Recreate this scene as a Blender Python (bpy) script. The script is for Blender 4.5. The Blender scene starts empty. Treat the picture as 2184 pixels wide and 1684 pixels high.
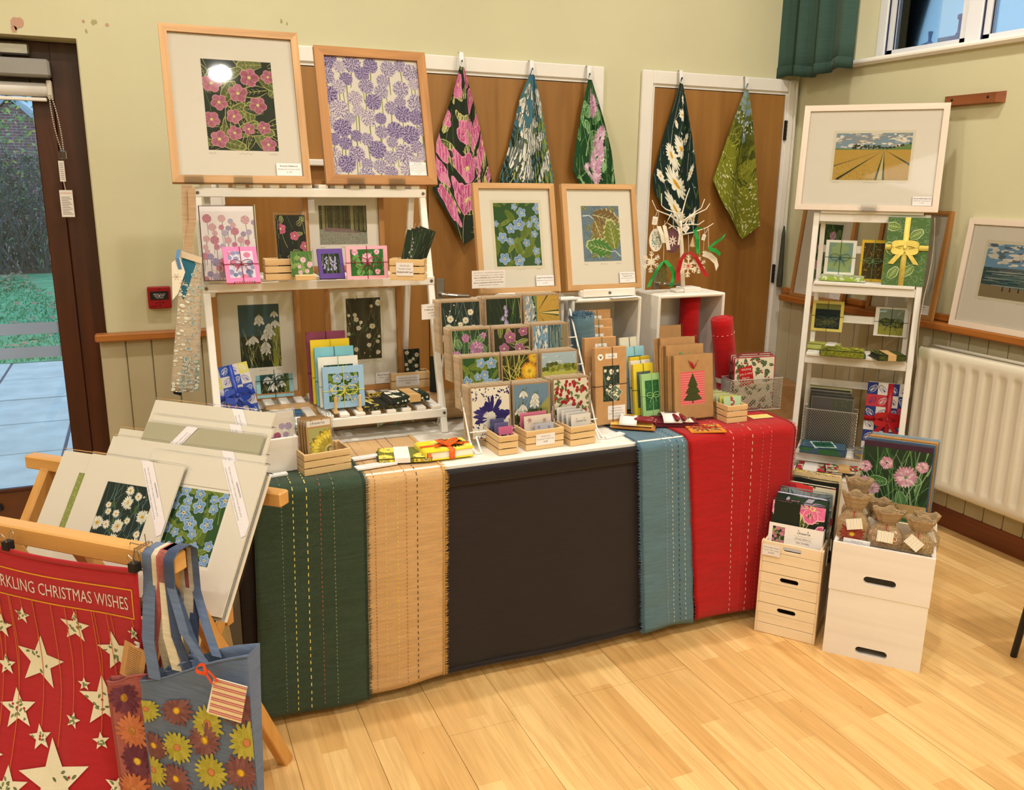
import bpy, math, random
from mathutils import Vector, Matrix, Euler
PI = math.pi
rad = math.radians
SC = bpy.context.scene
COL = SC.collection
V = Vector
rnd = random.Random(11)

# ---------------------------------------------------------------- camera, world, lights, exposure
CAM_P = V((0.0, -3.9667, 1.5662)); F_PX = 1828.5; YAW, PITCH, ROLL = 0.4073, 0.2443, 0.0116
_f = V((math.sin(YAW) * math.cos(PITCH), math.cos(YAW) * math.cos(PITCH), -math.sin(PITCH)))
_r = V((math.cos(YAW), -math.sin(YAW), 0)); _u = _r.cross(_f)
RGT = _r * math.cos(ROLL) + _u * math.sin(ROLL); UPV = -_r * math.sin(ROLL) + _u * math.cos(ROLL); FWD = _f
cam = bpy.data.objects.new('camera', bpy.data.cameras.new('camera')); COL.objects.link(cam)
cam.data.sensor_width = 36; cam.data.sensor_fit = 'HORIZONTAL'; cam.data.lens = F_PX * 36 / 2184
cam.data.clip_start = 0.05; cam.data.clip_end = 200
_m = Matrix((RGT, UPV, -FWD)).transposed().to_4x4(); _m.translation = CAM_P; cam.matrix_world = _m
SC.camera = cam
W_ = bpy.data.worlds.new('world'); SC.world = W_; W_.use_nodes = True
_bg = W_.node_tree.nodes['Background']; _bg.inputs[0].default_value = (0.42, 0.72, 1.0, 1); _bg.inputs[1].default_value = 1.0
SC.view_settings.view_transform = 'Standard'; SC.view_settings.look = 'None'
SC.view_settings.exposure = 0.0; SC.view_settings.gamma = 1; SC.view_settings.use_curve_mapping = False
SC.cycles.transparent_max_bounces = 24; SC.cycles.max_bounces = 6; SC.cycles.diffuse_bounces = 4
SC.cycles.caustics_reflective = False; SC.cycles.caustics_refractive = False
CEIL = 3.55
LAMPS = [(0.30, -1.28, 52), (2.55, -1.28, 46), (-2.1, -1.28, 40), (0.52, -3.07, 66), (2.5, -3.15, 60), (-2.1, -3.15, 50), (0.3, -5.2, 50), (2.5, -5.2, 50)]
for x, y, e in LAMPS:
    l = bpy.data.lights.new('downlight', 'AREA'); l.shape = 'DISK'; l.size = 0.11; l.energy = e * 0.46; l.color = (1.0, 0.94, 0.85)
    o = bpy.data.objects.new('downlight', l); COL.objects.link(o); o.location = (x, y, CEIL - 0.02)
for x, y in ((-0.9, -5.4), (1.9, -5.4)):                                   # two wide unseen fill lights added for soft ambient light
    l = bpy.data.lights.new('ambient_fill', 'AREA'); l.shape = 'SQUARE'; l.size = 1.2; l.energy = 24; l.color = (1.0, 0.96, 0.90)
    o = bpy.data.objects.new('ambient_fill', l); COL.objects.link(o); o.location = (x, y, CEIL - 0.03)
sun = bpy.data.lights.new('sun', 'SUN'); sun.energy = 1.3; sun.angle = rad(20); sun.color = (0.9, 0.95, 1.0)
so = bpy.data.objects.new('sun', sun); COL.objects.link(so); so.rotation_euler = (rad(-40), rad(25), 0)

# ---------------------------------------------------------------- pixel to world helpers (2184 x 1684 frame)
def ray(px, py): return RGT * ((px - 1092) / F_PX) - UPV * ((py - 842) / F_PX) + FWD
def hit(px, py, p, n):
    d = ray(px, py); n = V(n); return CAM_P + d * ((V(p) - CAM_P).dot(n) / d.dot(n))
def at(px, py, axis, val):
    n = [0, 0, 0]; n[axis] = 1; p = [0, 0, 0]; p[axis] = val; return hit(px, py, p, n)

# ---------------------------------------------------------------- colours and materials
def lin(c): c = c / 255.0; return c / 12.92 if c <= 0.04045 else ((c + 0.055) / 1.055) ** 2.4
def rgb(r, g=None, b=None):
    if g is None: r, g, b = r
    return (lin(r), lin(g), lin(b), 1.0)
_MC = {}
class NT:
    def __init__(s, name):
        s.m = bpy.data.materials.new(name); s.m.use_nodes = True; s.t = s.m.node_tree; s.b = s.t.nodes['Principled BSDF']
        s.out = s.t.nodes['Material Output']
    def n(s, kind, **kw):
        o = s.t.nodes.new('ShaderNode' + kind)
        for k, v in kw.items():
            if k.startswith('i_'):
                key = k[2:]; key = int(key) if key.isdigit() else key
                o.inputs[key].default_value = v
            else: setattr(o, k, v)
        return o
    def l(s, a, b): s.t.links.new(a, b)
    def coord(s, scale=(1, 1, 1), rot=(0, 0, 0), src='Object'):
        tc = s.n('TexCoord'); mp = s.n('Mapping'); mp.inputs['Scale'].default_value = scale; mp.inputs['Rotation'].default_value = rot
        s.l(tc.outputs[src], mp.inputs[0]); return mp.outputs[0]
    def ramp(s, fac, stops):
        r = s.n('ValToRGB'); e = r.color_ramp.elements
        while len(e) < len(stops): e.new(0.5)
        for k, (p, c) in enumerate(stops): e[k].position = p; e[k].color = c
        s.l(fac, r.inputs[0]); return r.outputs[0]
    def bump(s, h, st=0.2, d=0.002):
        bp = s.n('Bump'); bp.inputs['Strength'].default_value = st; bp.inputs['Distance'].default_value = d
        s.l(h, bp.inputs['Height']); s.l(bp.outputs[0], s.b.inputs['Normal'])
def paint(name, c, rough=0.6, var=0.06, scale=6, bump=0.0, bscale=60, metal=0.0, spec=0.4, coat=0.0):
    """Painted, paper or plastic surface with a faint tonal variation."""
    if name in _MC: return _MC[name]
    a = NT(name); c = rgb(c)
    no = a.n('TexNoise', i_Scale=scale, i_Detail=3.0); a.l(a.coord(), no.inputs['Vector'])
    lo = tuple(v * (1 - var) for v in c[:3]) + (1,); hi = tuple(min(1, v * (1 + var)) for v in c[:3]) + (1,)
    a.l(a.ramp(no.outputs[0], [(0.3, lo), (0.7, hi)]), a.b.inputs['Base Color'])
    a.b.inputs['Roughness'].default_value = rough; a.b.inputs['Metallic'].default_value = metal; a.b.inputs['Specular IOR Level'].default_value = spec
    a.b.inputs['Coat Weight'].default_value = coat
    if bump:
        n2 = a.n('TexNoise', i_Scale=bscale, i_Detail=4.0); a.l(a.coord(), n2.inputs['Vector']); a.bump(n2.outputs[0], bump, 0.003)
    _MC[name] = a.m; return a.m
def wood(name, c1, c2, axis='X', scale=1.0, rough=0.45, bump=0.08, knots=0.25, contrast=1.0):
    """Grain stretched along one local axis."""
    if name in _MC: return _MC[name]
    a = NT(name); st = {'X': (1.2, 26, 26), 'Y': (26, 1.2, 26), 'Z': (26, 26, 1.2)}[axis]
    co = a.coord(tuple(v * scale for v in st))
    no = a.n('TexNoise', i_Scale=1.0, i_Detail=5.0, i_Roughness=0.6, i_Distortion=0.6); a.l(co, no.inputs['Vector'])
    st2 = {'X': (0.8, 7, 7), 'Y': (7, 0.8, 7), 'Z': (7, 7, 0.8)}[axis]
    n2 = a.n('TexNoise', i_Scale=1.0, i_Detail=2.0, i_Distortion=1.5); a.l(a.coord(tuple(v * scale for v in st2)), n2.inputs['Vector'])
    mx = a.n('Math', operation='MULTIPLY_ADD'); a.l(n2.outputs[0], mx.inputs[0]); mx.inputs[1].default_value = knots * 2; a.l(no.outputs[0], mx.inputs[2])
    h = 0.22 / max(0.3, contrast)
    a.l(a.ramp(mx.outputs[0], [(0.5 + knots - h, rgb(c1)), (0.5 + knots + h, rgb(c2))]), a.b.inputs['Base Color'])
    a.b.inputs['Roughness'].default_value = rough; a.bump(no.outputs[0], bump, 0.001)
    _MC[name] = a.m; return a.m
def cloth(name, c, rough=0.9, weave=900, st=0.35, var=0.12, slub=0.0, c2=None):
    """Woven fabric: fine over-under relief, slight streaks along the weft."""
    if name in _MC: return _MC[name]
    a = NT(name); c = rgb(c)
    no = a.n('TexNoise', i_Scale=1.0, i_Detail=4.0); a.l(a.coord((14, 14, 160)), no.inputs['Vector'])
    lo = tuple(v * (1 - var) for v in c[:3]) + (1,); hi = rgb(c2) if c2 else tuple(min(1, v * (1 + var)) for v in c[:3]) + (1,)
    a.l(a.ramp(no.outputs[0], [(0.32, lo), (0.68, hi)]), a.b.inputs['Base Color'])
    a.b.inputs['Roughness'].default_value = rough; a.b.inputs['Specular IOR Level'].default_value = 0.15; a.b.inputs['Sheen Weight'].default_value = 0.15
    w1 = a.n('TexWave', wave_type='BANDS', bands_direction='X', i_Scale=weave / 6.3); a.l(a.coord(), w1.inputs['Vector'])
    w2 = a.n('TexWave', wave_type='BANDS', bands_direction='Z', i_Scale=weave / 6.3); a.l(a.coord(), w2.inputs['Vector'])
    ad = a.n('Math', operation='ADD'); a.l(w1.outputs['Fac'], ad.inputs[0]); a.l(w2.outputs['Fac'], ad.inputs[1])
    if slub:
        n3 = a.n('TexNoise', i_Scale=1.0, i_Detail=2.0); a.l(a.coord((6, 6, 40)), n3.inputs['Vector'])
        m3 = a.n('Math', operation='MULTIPLY_ADD'); a.l(n3.outputs[0], m3.inputs[0]); m3.inputs[1].default_value = slub; a.l(ad.outputs[0], m3.inputs[2]); a.bump(m3.outputs[0], st, 0.0015)
    else: a.bump(ad.outputs[0], st, 0.0008)
    _MC[name] = a.m; return a.m
def clear(name, tint=(1, 1, 1), gloss=1.0, rough=0.02, f0=1.45, bump=0.0):
    """Thin clear sheet: glass, acrylic or cellophane."""
    if name in _MC: return _MC[name]
    a = NT(name); a.t.nodes.remove(a.b)
    tr = a.n('BsdfTransparent'); tr.inputs[0].default_value = (*tint, 1)
    gl = a.n('BsdfGlossy'); gl.inputs[0].default_value = (gloss, gloss, gloss, 1); gl.inputs['Roughness'].default_value = rough
    fr = a.n('Fresnel', i_IOR=f0); mx = a.n('MixShader'); a.l(fr.outputs[0], mx.inputs[0]); a.l(tr.outputs[0], mx.inputs[1]); a.l(gl.outputs[0], mx.inputs[2])
    a.l(mx.outputs[0], a.out.inputs[0])
    if bump:
        n2 = a.n('TexNoise', i_Scale=18.0, i_Detail=2.0); a.l(a.coord(), n2.inputs['Vector'])
        bp = a.n('Bump'); bp.inputs['Strength'].default_value = bump; bp.inputs['Distance'].default_value = 0.01; a.l(n2.outputs[0], bp.inputs['Height'])
        a.l(bp.outputs[0], gl.inputs['Normal']); a.l(bp.outputs[0], fr.inputs['Normal'])
    _MC[name] = a.m; return a.m
def inkmat(name, rough=0.7, weave=0.0, coat=0.0):
    """Printed colour held per shape in a colour attribute."""
    if name in _MC: return _MC[name]
    a = NT(name); at_ = a.n('Attribute', attribute_name='Ink')
    no = a.n('TexNoise', i_Scale=420.0, i_Detail=2.0); a.l(a.coord(), no.inputs['Vector'])
    mr = a.n('MapRange'); mr.inputs[3].default_value = 0.86; mr.inputs[4].default_value = 1.1; a.l(no.outputs[0], mr.inputs[0])
    mx = a.n('Mix', data_type='RGBA', blend_type='MULTIPLY'); mx.inputs[0].default_value = 1.0; a.l(at_.outputs['Color'], mx.inputs[6]); a.l(mr.outputs[0], mx.inputs[7])
    a.l(mx.outputs[2], a.b.inputs['Base Color']); a.b.inputs['Roughness'].default_value = rough; a.b.inputs['Specular IOR Level'].default_value = 0.3; a.b.inputs['Coat Weight'].default_value = coat
    if weave: a.bump(no.outputs[0], weave, 0.001)
    _MC[name] = a.m; return a.m

# ---------------------------------------------------------------- meshes
class MB:
    def __init__(s): s.v = []; s.f = []; s.c = []
    def add(s, vs, fs):
        k = len(s.v); s.v += [tuple(p) for p in vs]; s.f += [tuple(i + k for i in q) for q in fs]; return s
    def box(s, x0, x1, y0, y1, z0, z1, M=None, b=0.0):
        """Box, optionally with chamfered long edges."""
        if b > 0:
            vs = []
            for z, i in ((z0, b), (z0 + b, 0), (z1 - b, 0), (z1, b)):
                X0, X1, Y0, Y1 = x0 + i, x1 - i, y0 + i, y1 - i; j = b if i == 0 else b * 0.4
                vs += [(X0 + j, Y0, z), (X1 - j, Y0, z), (X1, Y0 + j, z), (X1, Y1 - j, z), (X1 - j, Y1, z), (X0 + j, Y1, z), (X0, Y1 - j, z), (X0, Y0 + j, z)]
            fs = [tuple(range(7, -1, -1)), tuple(range(24, 32))]
            for r in range(3):
                for q in range(8): fs.append((r * 8 + q, r * 8 + (q + 1) % 8, r * 8 + 8 + (q + 1) % 8, r * 8 + 8 + q))
        else:
            vs = [(x0, y0, z0), (x1, y0, z0), (x1, y1, z0), (x0, y1, z0), (x0, y0, z1), (x1, y0, z1), (x1, y1, z1), (x0, y1, z1)]
            fs = [(3, 2, 1, 0), (4, 5, 6, 7), (0, 1, 5, 4), (1, 2, 6, 5), (2, 3, 7, 6), (3, 0, 4, 7)]
        if M is not None: vs = [M @ V(p) for p in vs]
        return s.add(vs, fs)
    def bar(s, a, b, w, t, up=(0, 0, 1), ch=0.0):
        """Square bar from a to b, w wide (across up x dir), t thick."""
        a = V(a); b = V(b); d = (b - a); L = d.length; d.normalize(); x = d.cross(V(up))
        if x.length < 1e-4: x = d.cross(V((1, 0, 0)))
        x.normalize(); y = x.cross(d)
        M = Matrix((x, y, d)).transposed().to_4x4(); M.translation = a
        return s.box(-w / 2, w / 2, -t / 2, t / 2, 0, L, M, ch)
    def tube(s, pts, r, n=8, cap=True):
        pts = [V(p) for p in pts]; rs = r if isinstance(r, (list, tuple)) else [r] * len(pts); vs = []; fs = []; px = None
        for k, p in enumerate(pts):
            t = (pts[min(k + 1, len(pts) - 1)] - pts[max(k - 1, 0)]).normalized()
            if px is None:
                px = t.orthogonal().normalized()
            px = (px - t * px.dot(t)).normalized(); py = t.cross(px)
            for q in range(n):
                a = 2 * PI * q / n; vs.append(p + (px * math.cos(a) + py * math.sin(a)) * rs[k])
        for k in range(len(pts) - 1):
            for q in range(n): fs.append((k * n + q, k * n + (q + 1) % n, k * n + n + (q + 1) % n, k * n + n + q))
        if cap: fs.append(tuple(range(n - 1, -1, -1))); fs.append(tuple((len(pts) - 1) * n + q for q in range(n)))
        return s.add(vs, fs)
    def lathe(s, prof, n=20, M=None):
        vs = []; fs = []
        for r, z in prof:
            for q in range(n): vs.append((r * math.cos(2 * PI * q / n), r * math.sin(2 * PI * q / n), z))
        for k in range(len(prof) - 1):
            for q in range(n): fs.append((k * n + q, k * n + (q + 1) % n, k * n + n + (q + 1) % n, k * n + n + q))
        fs.append(tuple(range(n - 1, -1, -1))); fs.append(tuple((len(prof) - 1) * n + q for q in range(n)))
        if M is not None: vs = [M @ V(p) for p in vs]
        return s.add(vs, fs)
    def sheet(s, fn, nu, nv, th=0.0):
        """Grid surface fn(u, v) with thickness th behind it."""
        P = [[V(fn(i / nu, j / nv)) for i in range(nu + 1)] for j in range(nv + 1)]
        vs = [p for r in P for p in r]; fs = []
        w = nu + 1
        for j in range(nv):
            for i in range(nu): fs.append((j * w + i, j * w + i + 1, j * w + w + i + 1, j * w + w + i))
        if th:
            N = []
            for j in range(nv + 1):
                for i in range(nu + 1):
                    a = P[j][min(i + 1, nu)] - P[j][max(i - 1, 0)]; b = P[min(j + 1, nv)][i] - P[max(j - 1, 0)][i]; q = a.cross(b)
                    N.append(q.normalized() if q.length > 1e-12 else V((0, -1, 0)))
            k = len(vs); vs += [p - q * th for p, q in zip(vs[:k], N)]
            fs += [tuple(i + k for i in reversed(q)) for q in fs]
            ring = [i for i in range(w)] + [j * w + nu for j in range(1, nv + 1)] + [nv * w + i for i in range(nu - 1, -1, -1)] + [j * w for j in range(nv - 1, 0, -1)]
            for a, b in zip(ring, ring[1:] + ring[:1]): fs.append((b, a, a + k, b + k))
        return s.add(vs, fs)
    def prism(s, pts, y0, y1, M=None):
        """Outline in x,z extruded along y."""
        n = len(pts); vs = [(x, y0, z) for x, z in pts] + [(x, y1, z) for x, z in pts]
        fs = [tuple(range(n)), tuple(range(2 * n - 1, n - 1, -1))] + [((k + 1) % n, k, k + n, (k + 1) % n + n) for k in range(n)]
        if M is not None: vs = [M @ V(p) for p in vs]
        return s.add(vs, fs)
    def build(s, name, m, parent=None, loc=None, rot=None, smooth=False, kind=None):
        me = bpy.data.meshes.new(name); me.from_pydata([tuple(p) for p in s.v], [], s.f); me.update()
        me.materials.append(m)
        if smooth:
            for p in me.polygons: p.use_smooth = True
        o = bpy.data.objects.new(name, me); COL.objects.link(o)
        if parent is not None: o.parent = parent
        if loc is not None: o.location = loc
        if rot is not None: o.rotation_euler = rot
        if kind: o['kind'] = kind
        return o
def thing(name, label, cat, loc=(0, 0, 0), rz=0.0, group=None, tilt=0.0, roll=0.0):
    o = bpy.data.objects.new(name, None); COL.objects.link(o); o.empty_display_size = 0.05
    o.location = loc; o.rotation_euler = (-tilt, roll, rz); o['label'] = label; o['category'] = cat
    if group: o['group'] = group
    return o
def tag(o, label, cat, group=None):
    o['label'] = label; o['category'] = cat
    if group: o['group'] = group
    return o
def struct(o): o['kind'] = 'structure'; return o
def dup(root, loc=None, rot=None, label=None):
    r = root.copy(); COL.objects.link(r)
    if loc is not None: r.location = loc
    if rot is not None: r.rotation_euler = rot
    if label: r['label'] = label
    for ch in list(root.children):
        c = ch.copy(); COL.objects.link(c); c.parent = r
        for g in list(ch.children):
            d = g.copy(); COL.objects.link(d); d.parent = c
    return r
def bx(name, m, x0, x1, y0, y1, z0, z1, parent=None, b=0.0, **k): return MB().box(x0, x1, y0, y1, z0, z1, None, b).build(name, m, parent, **k)
def place(bl, br, top, z=None, yaw=0.0, tilt=0.0, y=None, p0=None):
    """Stand a flat thing up: its bottom left and right corners and a point of its top edge as seen, on height z (or depth y)."""
    P0 = V(p0) if p0 is not None else (at(*bl, 2, z) if y is None else at(*bl, 1, y))
    e = V((math.cos(yaw), math.sin(yaw), 0)); b = V((-math.sin(yaw), math.cos(yaw), 0)); u = V((0, 0, math.cos(tilt))) + b * math.sin(tilt)
    n = e.cross(u); P1 = hit(*br, P0, n); P2 = hit(*top, P0, n)
    w = (P1 - P0).dot(e); h = (P2 - P0).dot(u)
    return P0 + e * w / 2, yaw, tilt, w, h
# ---------------------------------------------------------------- printed artwork: flat coloured shapes
_TX = {}
def text_tris(s):
    if s in _TX: return _TX[s]
    cu = bpy.data.curves.new('lettering', 'FONT'); cu.body = s; cu.size = 1.0; cu.resolution_u = 2
    ob = bpy.data.objects.new('lettering', cu); me = bpy.data.meshes.new_from_object(ob)
    vs = [(v.co.x, v.co.y) for v in me.vertices]; fs = [tuple(p.vertices) for p in me.polygons]
    w = max([v[0] for v in vs], default=0.0)
    bpy.data.objects.remove(ob); bpy.data.curves.remove(cu); bpy.data.meshes.remove(me)
    _TX[s] = (vs, fs, w); return _TX[s]
def clip(poly, w, h):
    for ax, lim, sg in ((0, 0.0, 1), (0, w, -1), (1, 0.0, 1), (1, h, -1)):
        out = []; n = len(poly)
        for k in range(n):
            a = poly[k]; b = poly[(k + 1) % n]; da = (a[ax] - lim) * sg; db = (b[ax] - lim) * sg
            if da >= 0: out.append(a)
            if (da >= 0) != (db >= 0):
                t = da / (da - db); out.append((a[0] + (b[0] - a[0]) * t, a[1] + (b[1] - a[1]) * t))
        poly = out
        if len(poly) < 3: return []
    return poly
class Art:
    def __init__(s, w, h, bg, seed=1):
        s.w = w; s.h = h; s.P = []; s.lay = 0; s.r = random.Random(seed); s.win = (0, 0, w, h)
        if bg: s.rect(0, 0, w, h, bg)
    def window(s, x0, y0, x1, y1): s.win = (x0, y0, x1, y1); return s
    def up(s): s.lay += 1
    def poly(s, pts, c, inc=True):
        x0, y0, x1, y1 = s.win
        q = clip([(x - x0, y - y0) for x, y in pts], x1 - x0, y1 - y0)
        if len(q) < 3: return
        if inc: s.lay += 1
        s.P.append(([(x + x0, y + y0) for x, y in q], rgb(c), s.lay))
    def rect(s, x, y, w, h, c): s.poly([(x, y), (x + w, y), (x + w, y + h), (x, y + h)], c)
    def ell(s, x, y, rx, ry, c, rot=0, n=9, inc=True, wob=0.0):
        ca, sa = math.cos(rot), math.sin(rot); pts = []
        for k in range(n):
            a = 2 * PI * k / n; q = 1 + (s.r.uniform(-wob, wob) if wob else 0)
            u, v = rx * q * math.cos(a), ry * q * math.sin(a); pts.append((x + u * ca - v * sa, y + u * sa + v * ca))
        s.poly(pts, c, inc)
    def petal(s, x, y, ang, L, wd, c, inc=True, tip=0.6, r0=0.0):
        ca, sa = math.cos(ang), math.sin(ang)
        pts = [(r0, -wd * 0.18), (L * tip * 0.6, -wd * 0.45), (L * tip, -wd * 0.5), (L * 0.92, -wd * 0.28), (L, 0), (L * 0.92, wd * 0.28), (L * tip, wd * 0.5), (L * tip * 0.6, wd * 0.45), (r0, wd * 0.18)]
        s.poly([(x + u * ca - v * sa, y + u * sa + v * ca) for u, v in pts], c, inc)
    def line(s, pts, w0, w1, c, inc=True):
        if inc: s.lay += 1
        n = len(pts)
        for k in range(n - 1):
            (x0, y0), (x1, y1) = pts[k], pts[k + 1]; d = math.hypot(x1 - x0, y1 - y0) or 1e-9
            a = (w0 + (w1 - w0) * k / (n - 1)) / 2; b = (w0 + (w1 - w0) * (k + 1) / (n - 1)) / 2; nx, ny = -(y1 - y0) / d, (x1 - x0) / d
            s.poly([(x0 + nx * a, y0 + ny * a), (x0 - nx * a, y0 - ny * a), (x1 - nx * b, y1 - ny * b), (x1 + nx * b, y1 + ny * b)], c, False)
    def curve(s, x, y, ang, L, bend, w0, w1, c, n=5, inc=True):
        pts = [(x, y)]
        for k in range(n):
            x += math.cos(ang) * L / n; y += math.sin(ang) * L / n; ang += bend / n; pts.append((x, y))
        s.line(pts, w0, w1, c, inc); return x, y
    def leaf(s, x, y, ang, L, wd, c, vein=None, edge=None):
        if edge: s.petal(x, y, ang, L * 1.06, wd * 1.18, edge, tip=0.5)
        s.petal(x, y, ang, L, wd, c, tip=0.5)
        if vein:
            ca, sa = math.cos(ang), math.sin(ang); lw = max(wd * 0.05, 0.0004)
            s.line([(x, y), (x + L * 0.95 * ca, y + L * 0.95 * sa)], lw * 1.4, lw * 0.6, vein)
            for k in (0.25, 0.42, 0.58, 0.74):
                for sg in (-1, 1):
                    bx_, by_ = x + L * k * ca, y + L * k * sa; a2 = ang + sg * 0.75; q = wd * 0.42 * (1 - abs(k - 0.45))
                    s.line([(bx_, by_), (bx_ + q * math.cos(a2), by_ + q * math.sin(a2))], lw, lw * 0.5, vein, False)
    def text(s, t, x, y, size, c, al='C', rot=0.0, sx=1.0, bold=0.0):
        vs, fs, w = text_tris(t); off = {'C': -w / 2, 'L': 0, 'R': -w}[al]; ca, sa = math.cos(rot), math.sin(rot); s.lay += 1
        for dx in ((0,) if not bold else (-bold, bold)):
            q = [((vx + off) * size * sx + dx * size, vy * size) for vx, vy in vs]
            q = [(x + u * ca - v * sa, y + u * sa + v * ca) for u, v in q]
            for f in fs: s.P.append(([q[i] for i in f], rgb(c), s.lay))
    def build(s, name, parent=None, m=None, fn=None, loc=None, rot=None, dz=5e-6, base=2e-4, ox=None, oy=0.0):
        """fn(u, v, height) maps the printed sheet onto its surface; default is upright facing -Y."""
        ox = -s.w / 2 if ox is None else ox
        if fn is None: fn = lambda x, y, hh: (x + ox, -hh, y + oy)
        vs = []; fs = []; cs = []
        for pts, c, lay in s.P:
            k = len(vs); hh = base + lay * dz
            vs += [tuple(fn(x, y, hh)) for x, y in pts]; cs += [c] * len(pts); fs.append(tuple(range(k, k + len(pts))))
        me = bpy.data.meshes.new(name); me.from_pydata(vs, [], fs); me.update()
        ca = me.color_attributes.new('Ink', 'FLOAT_COLOR', 'POINT'); ca.data.foreach_set('color', [q for c in cs for q in c])
        me.materials.append(m or inkmat('printed_ink'))
        o = bpy.data.objects.new(name, me); COL.objects.link(o)
        if parent is not None: o.parent = parent
        if loc is not None: o.location = loc
        if rot is not None: o.rotation_euler = rot
        return o

def jit(c, r, k=14):
    d = r.uniform(-k, k); return tuple(max(0, min(255, v + d)) for v in c)
# ---- motifs; each paints a window (x0,y0,x1,y1) of an Art
def daisy(a, x, y, R, pc=(240, 238, 222), cc=(222, 170, 40), n=None, squash=1.0):
    r = a.r; n = n or r.randint(15, 20); a.up(); t0 = r.uniform(0, 6)
    for k in range(n):
        an = t0 + 2 * PI * k / n + r.uniform(-.07, .07); L = R * r.uniform(.82, 1.05)
        a.petal(x, y, an, L, L * 0.24, jit(pc, r, 8), False, tip=0.72, r0=R * 0.2)
    a.ell(x, y, R * .25, R * .23 * squash, cc, n=10); a.ell(x + R * .04, y - R * .04, R * .13, R * .1, (196, 136, 24), n=7)
def grass(a, n, cols, Lf=(0.3, 0.9), wf=0.008, ang=(1.1, 2.0), bend=1.0, low=False):
    x0, y0, x1, y1 = a.win; w, h = x1 - x0, y1 - y0; r = a.r
    for k in range(n):
        a.curve(r.uniform(x0, x1), y0 + (r.uniform(-.2, .15) if low else r.uniform(-.1, .8)) * h, r.uniform(*ang), h * r.uniform(*Lf), r.uniform(-bend, bend), min(w, h) * wf * r.uniform(.7, 1.6), min(w, h) * wf * .4, jit(r.choice(cols), r, 10))
def m_daisies(a, n=14, bg=(30, 44, 38), R=0.11, line=((150, 170, 160), (92, 120, 104), (60, 92, 60)), spots=None, leaves=8, g=34):
    x0, y0, x1, y1 = a.win; w, h = x1 - x0, y1 - y0; r = a.r; S = min(w, h) if h < 2 * w else w * 1.2
    a.rect(x0, y0, w, h, bg); grass(a, g, line, (0.25, .8), .007)
    for k in range(leaves): a.leaf(r.uniform(x0, x1), r.uniform(y0, y0 + h * .7), r.uniform(.3, 2.8), S * .16, S * .07, (58, 84, 40), (110, 140, 90))
    if spots is None:
        spots = []
        for k in range(400):
            q = (r.uniform(.04, .96), r.uniform(.06, .94), r.uniform(.45, 1.1))
            if all(math.hypot((q[0] - p[0]) * w, (q[1] - p[1]) * h) > S * R * (q[2] + p[2]) * .88 for p in spots): spots.append(q)
            if len(spots) >= n: break
    for u, v, k in spots: daisy(a, x0 + u * w, y0 + v * h, S * R * k)
    for k in range(6): a.ell(r.uniform(x0, x1), r.uniform(y0, y1), S * .016, S * .022, (232, 224, 196), r.uniform(0, 3), 6)
def m_forget(a, n=17, R=0.13):
    x0, y0, x1, y1 = a.win; w, h = x1 - x0, y1 - y0; r = a.r; S = min(w, h)
    a.rect(x0, y0, w, h, (44, 84, 40))
    for k in range(30): a.leaf(r.uniform(x0, x1), r.uniform(y0, y1), r.uniform(.2, 2.9), S * r.uniform(.25, .4), S * r.uniform(.09, .15), jit((112, 134, 52), r, 18), (74, 104, 40))
    grass(a, 16, ((146, 160, 80), (64, 100, 46)), (.2, .5), .01)
    pts = []
    for k in range(900):
        q = (r.uniform(.02, .98), r.uniform(.03, .97), r.uniform(.55, 1.12))
        if all(math.hypot((q[0] - p[0]) * w, (q[1] - p[1]) * h) > S * R * (q[2] + p[2]) * .82 for p in pts): pts.append(q)
        if len(pts) >= n: break
    for u, v, k in pts:
        x, y, q = x0 + u * w, y0 + v * h, S * R * k; t = r.uniform(0, 6); a.up()
        for j in range(5): a.petal(x, y, t + j * 2 * PI / 5, q * 1.04, q * .8, (196, 214, 238), False, tip=.62)
        a.up()
        for j in range(5): a.petal(x, y, t + j * 2 * PI / 5, q * .96, q * .66, jit((124, 164, 214), r, 14), False, tip=.62)
        for j in range(5): a.line([(x, y), (x + q * .6 * math.cos(t + j * 1.2566), y + q * .6 * math.sin(t + j * 1.2566))], q * .07, q * .02, (222, 232, 246), j == 0)
        a.ell(x, y, q * .23, q * .23, (246, 226, 150), n=8); a.ell(x, y, q * .1, q * .1, (60, 44, 20), n=6)
def allium(a, x, y, R, base=(200, 188, 222), dot=(98, 84, 142), den=1.0, star=True):
    r = a.r; a.ell(x, y, R, R, base, n=16, wob=.05); n = int(60 * den); a.up()
    for k in range(n):
        d = R * math.sqrt((k + .5) / n) * 1.03; t = k * 2.39996 + r.uniform(-.2, .2); q = R * (.10 if d < R * .9 else .075)
        px, py = x + d * math.cos(t), y + d * math.sin(t)
        if star:
            for j in range(2): a.petal(px - q * math.cos(t + j * 1.6), py - q * math.sin(t + j * 1.6), t + j * 1.6, q * 2, q * .8, jit(dot, r, 22), False)
        else: a.ell(px, py, q * .8, q * .8, jit(dot, r, 22), 0, 5, False)
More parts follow.
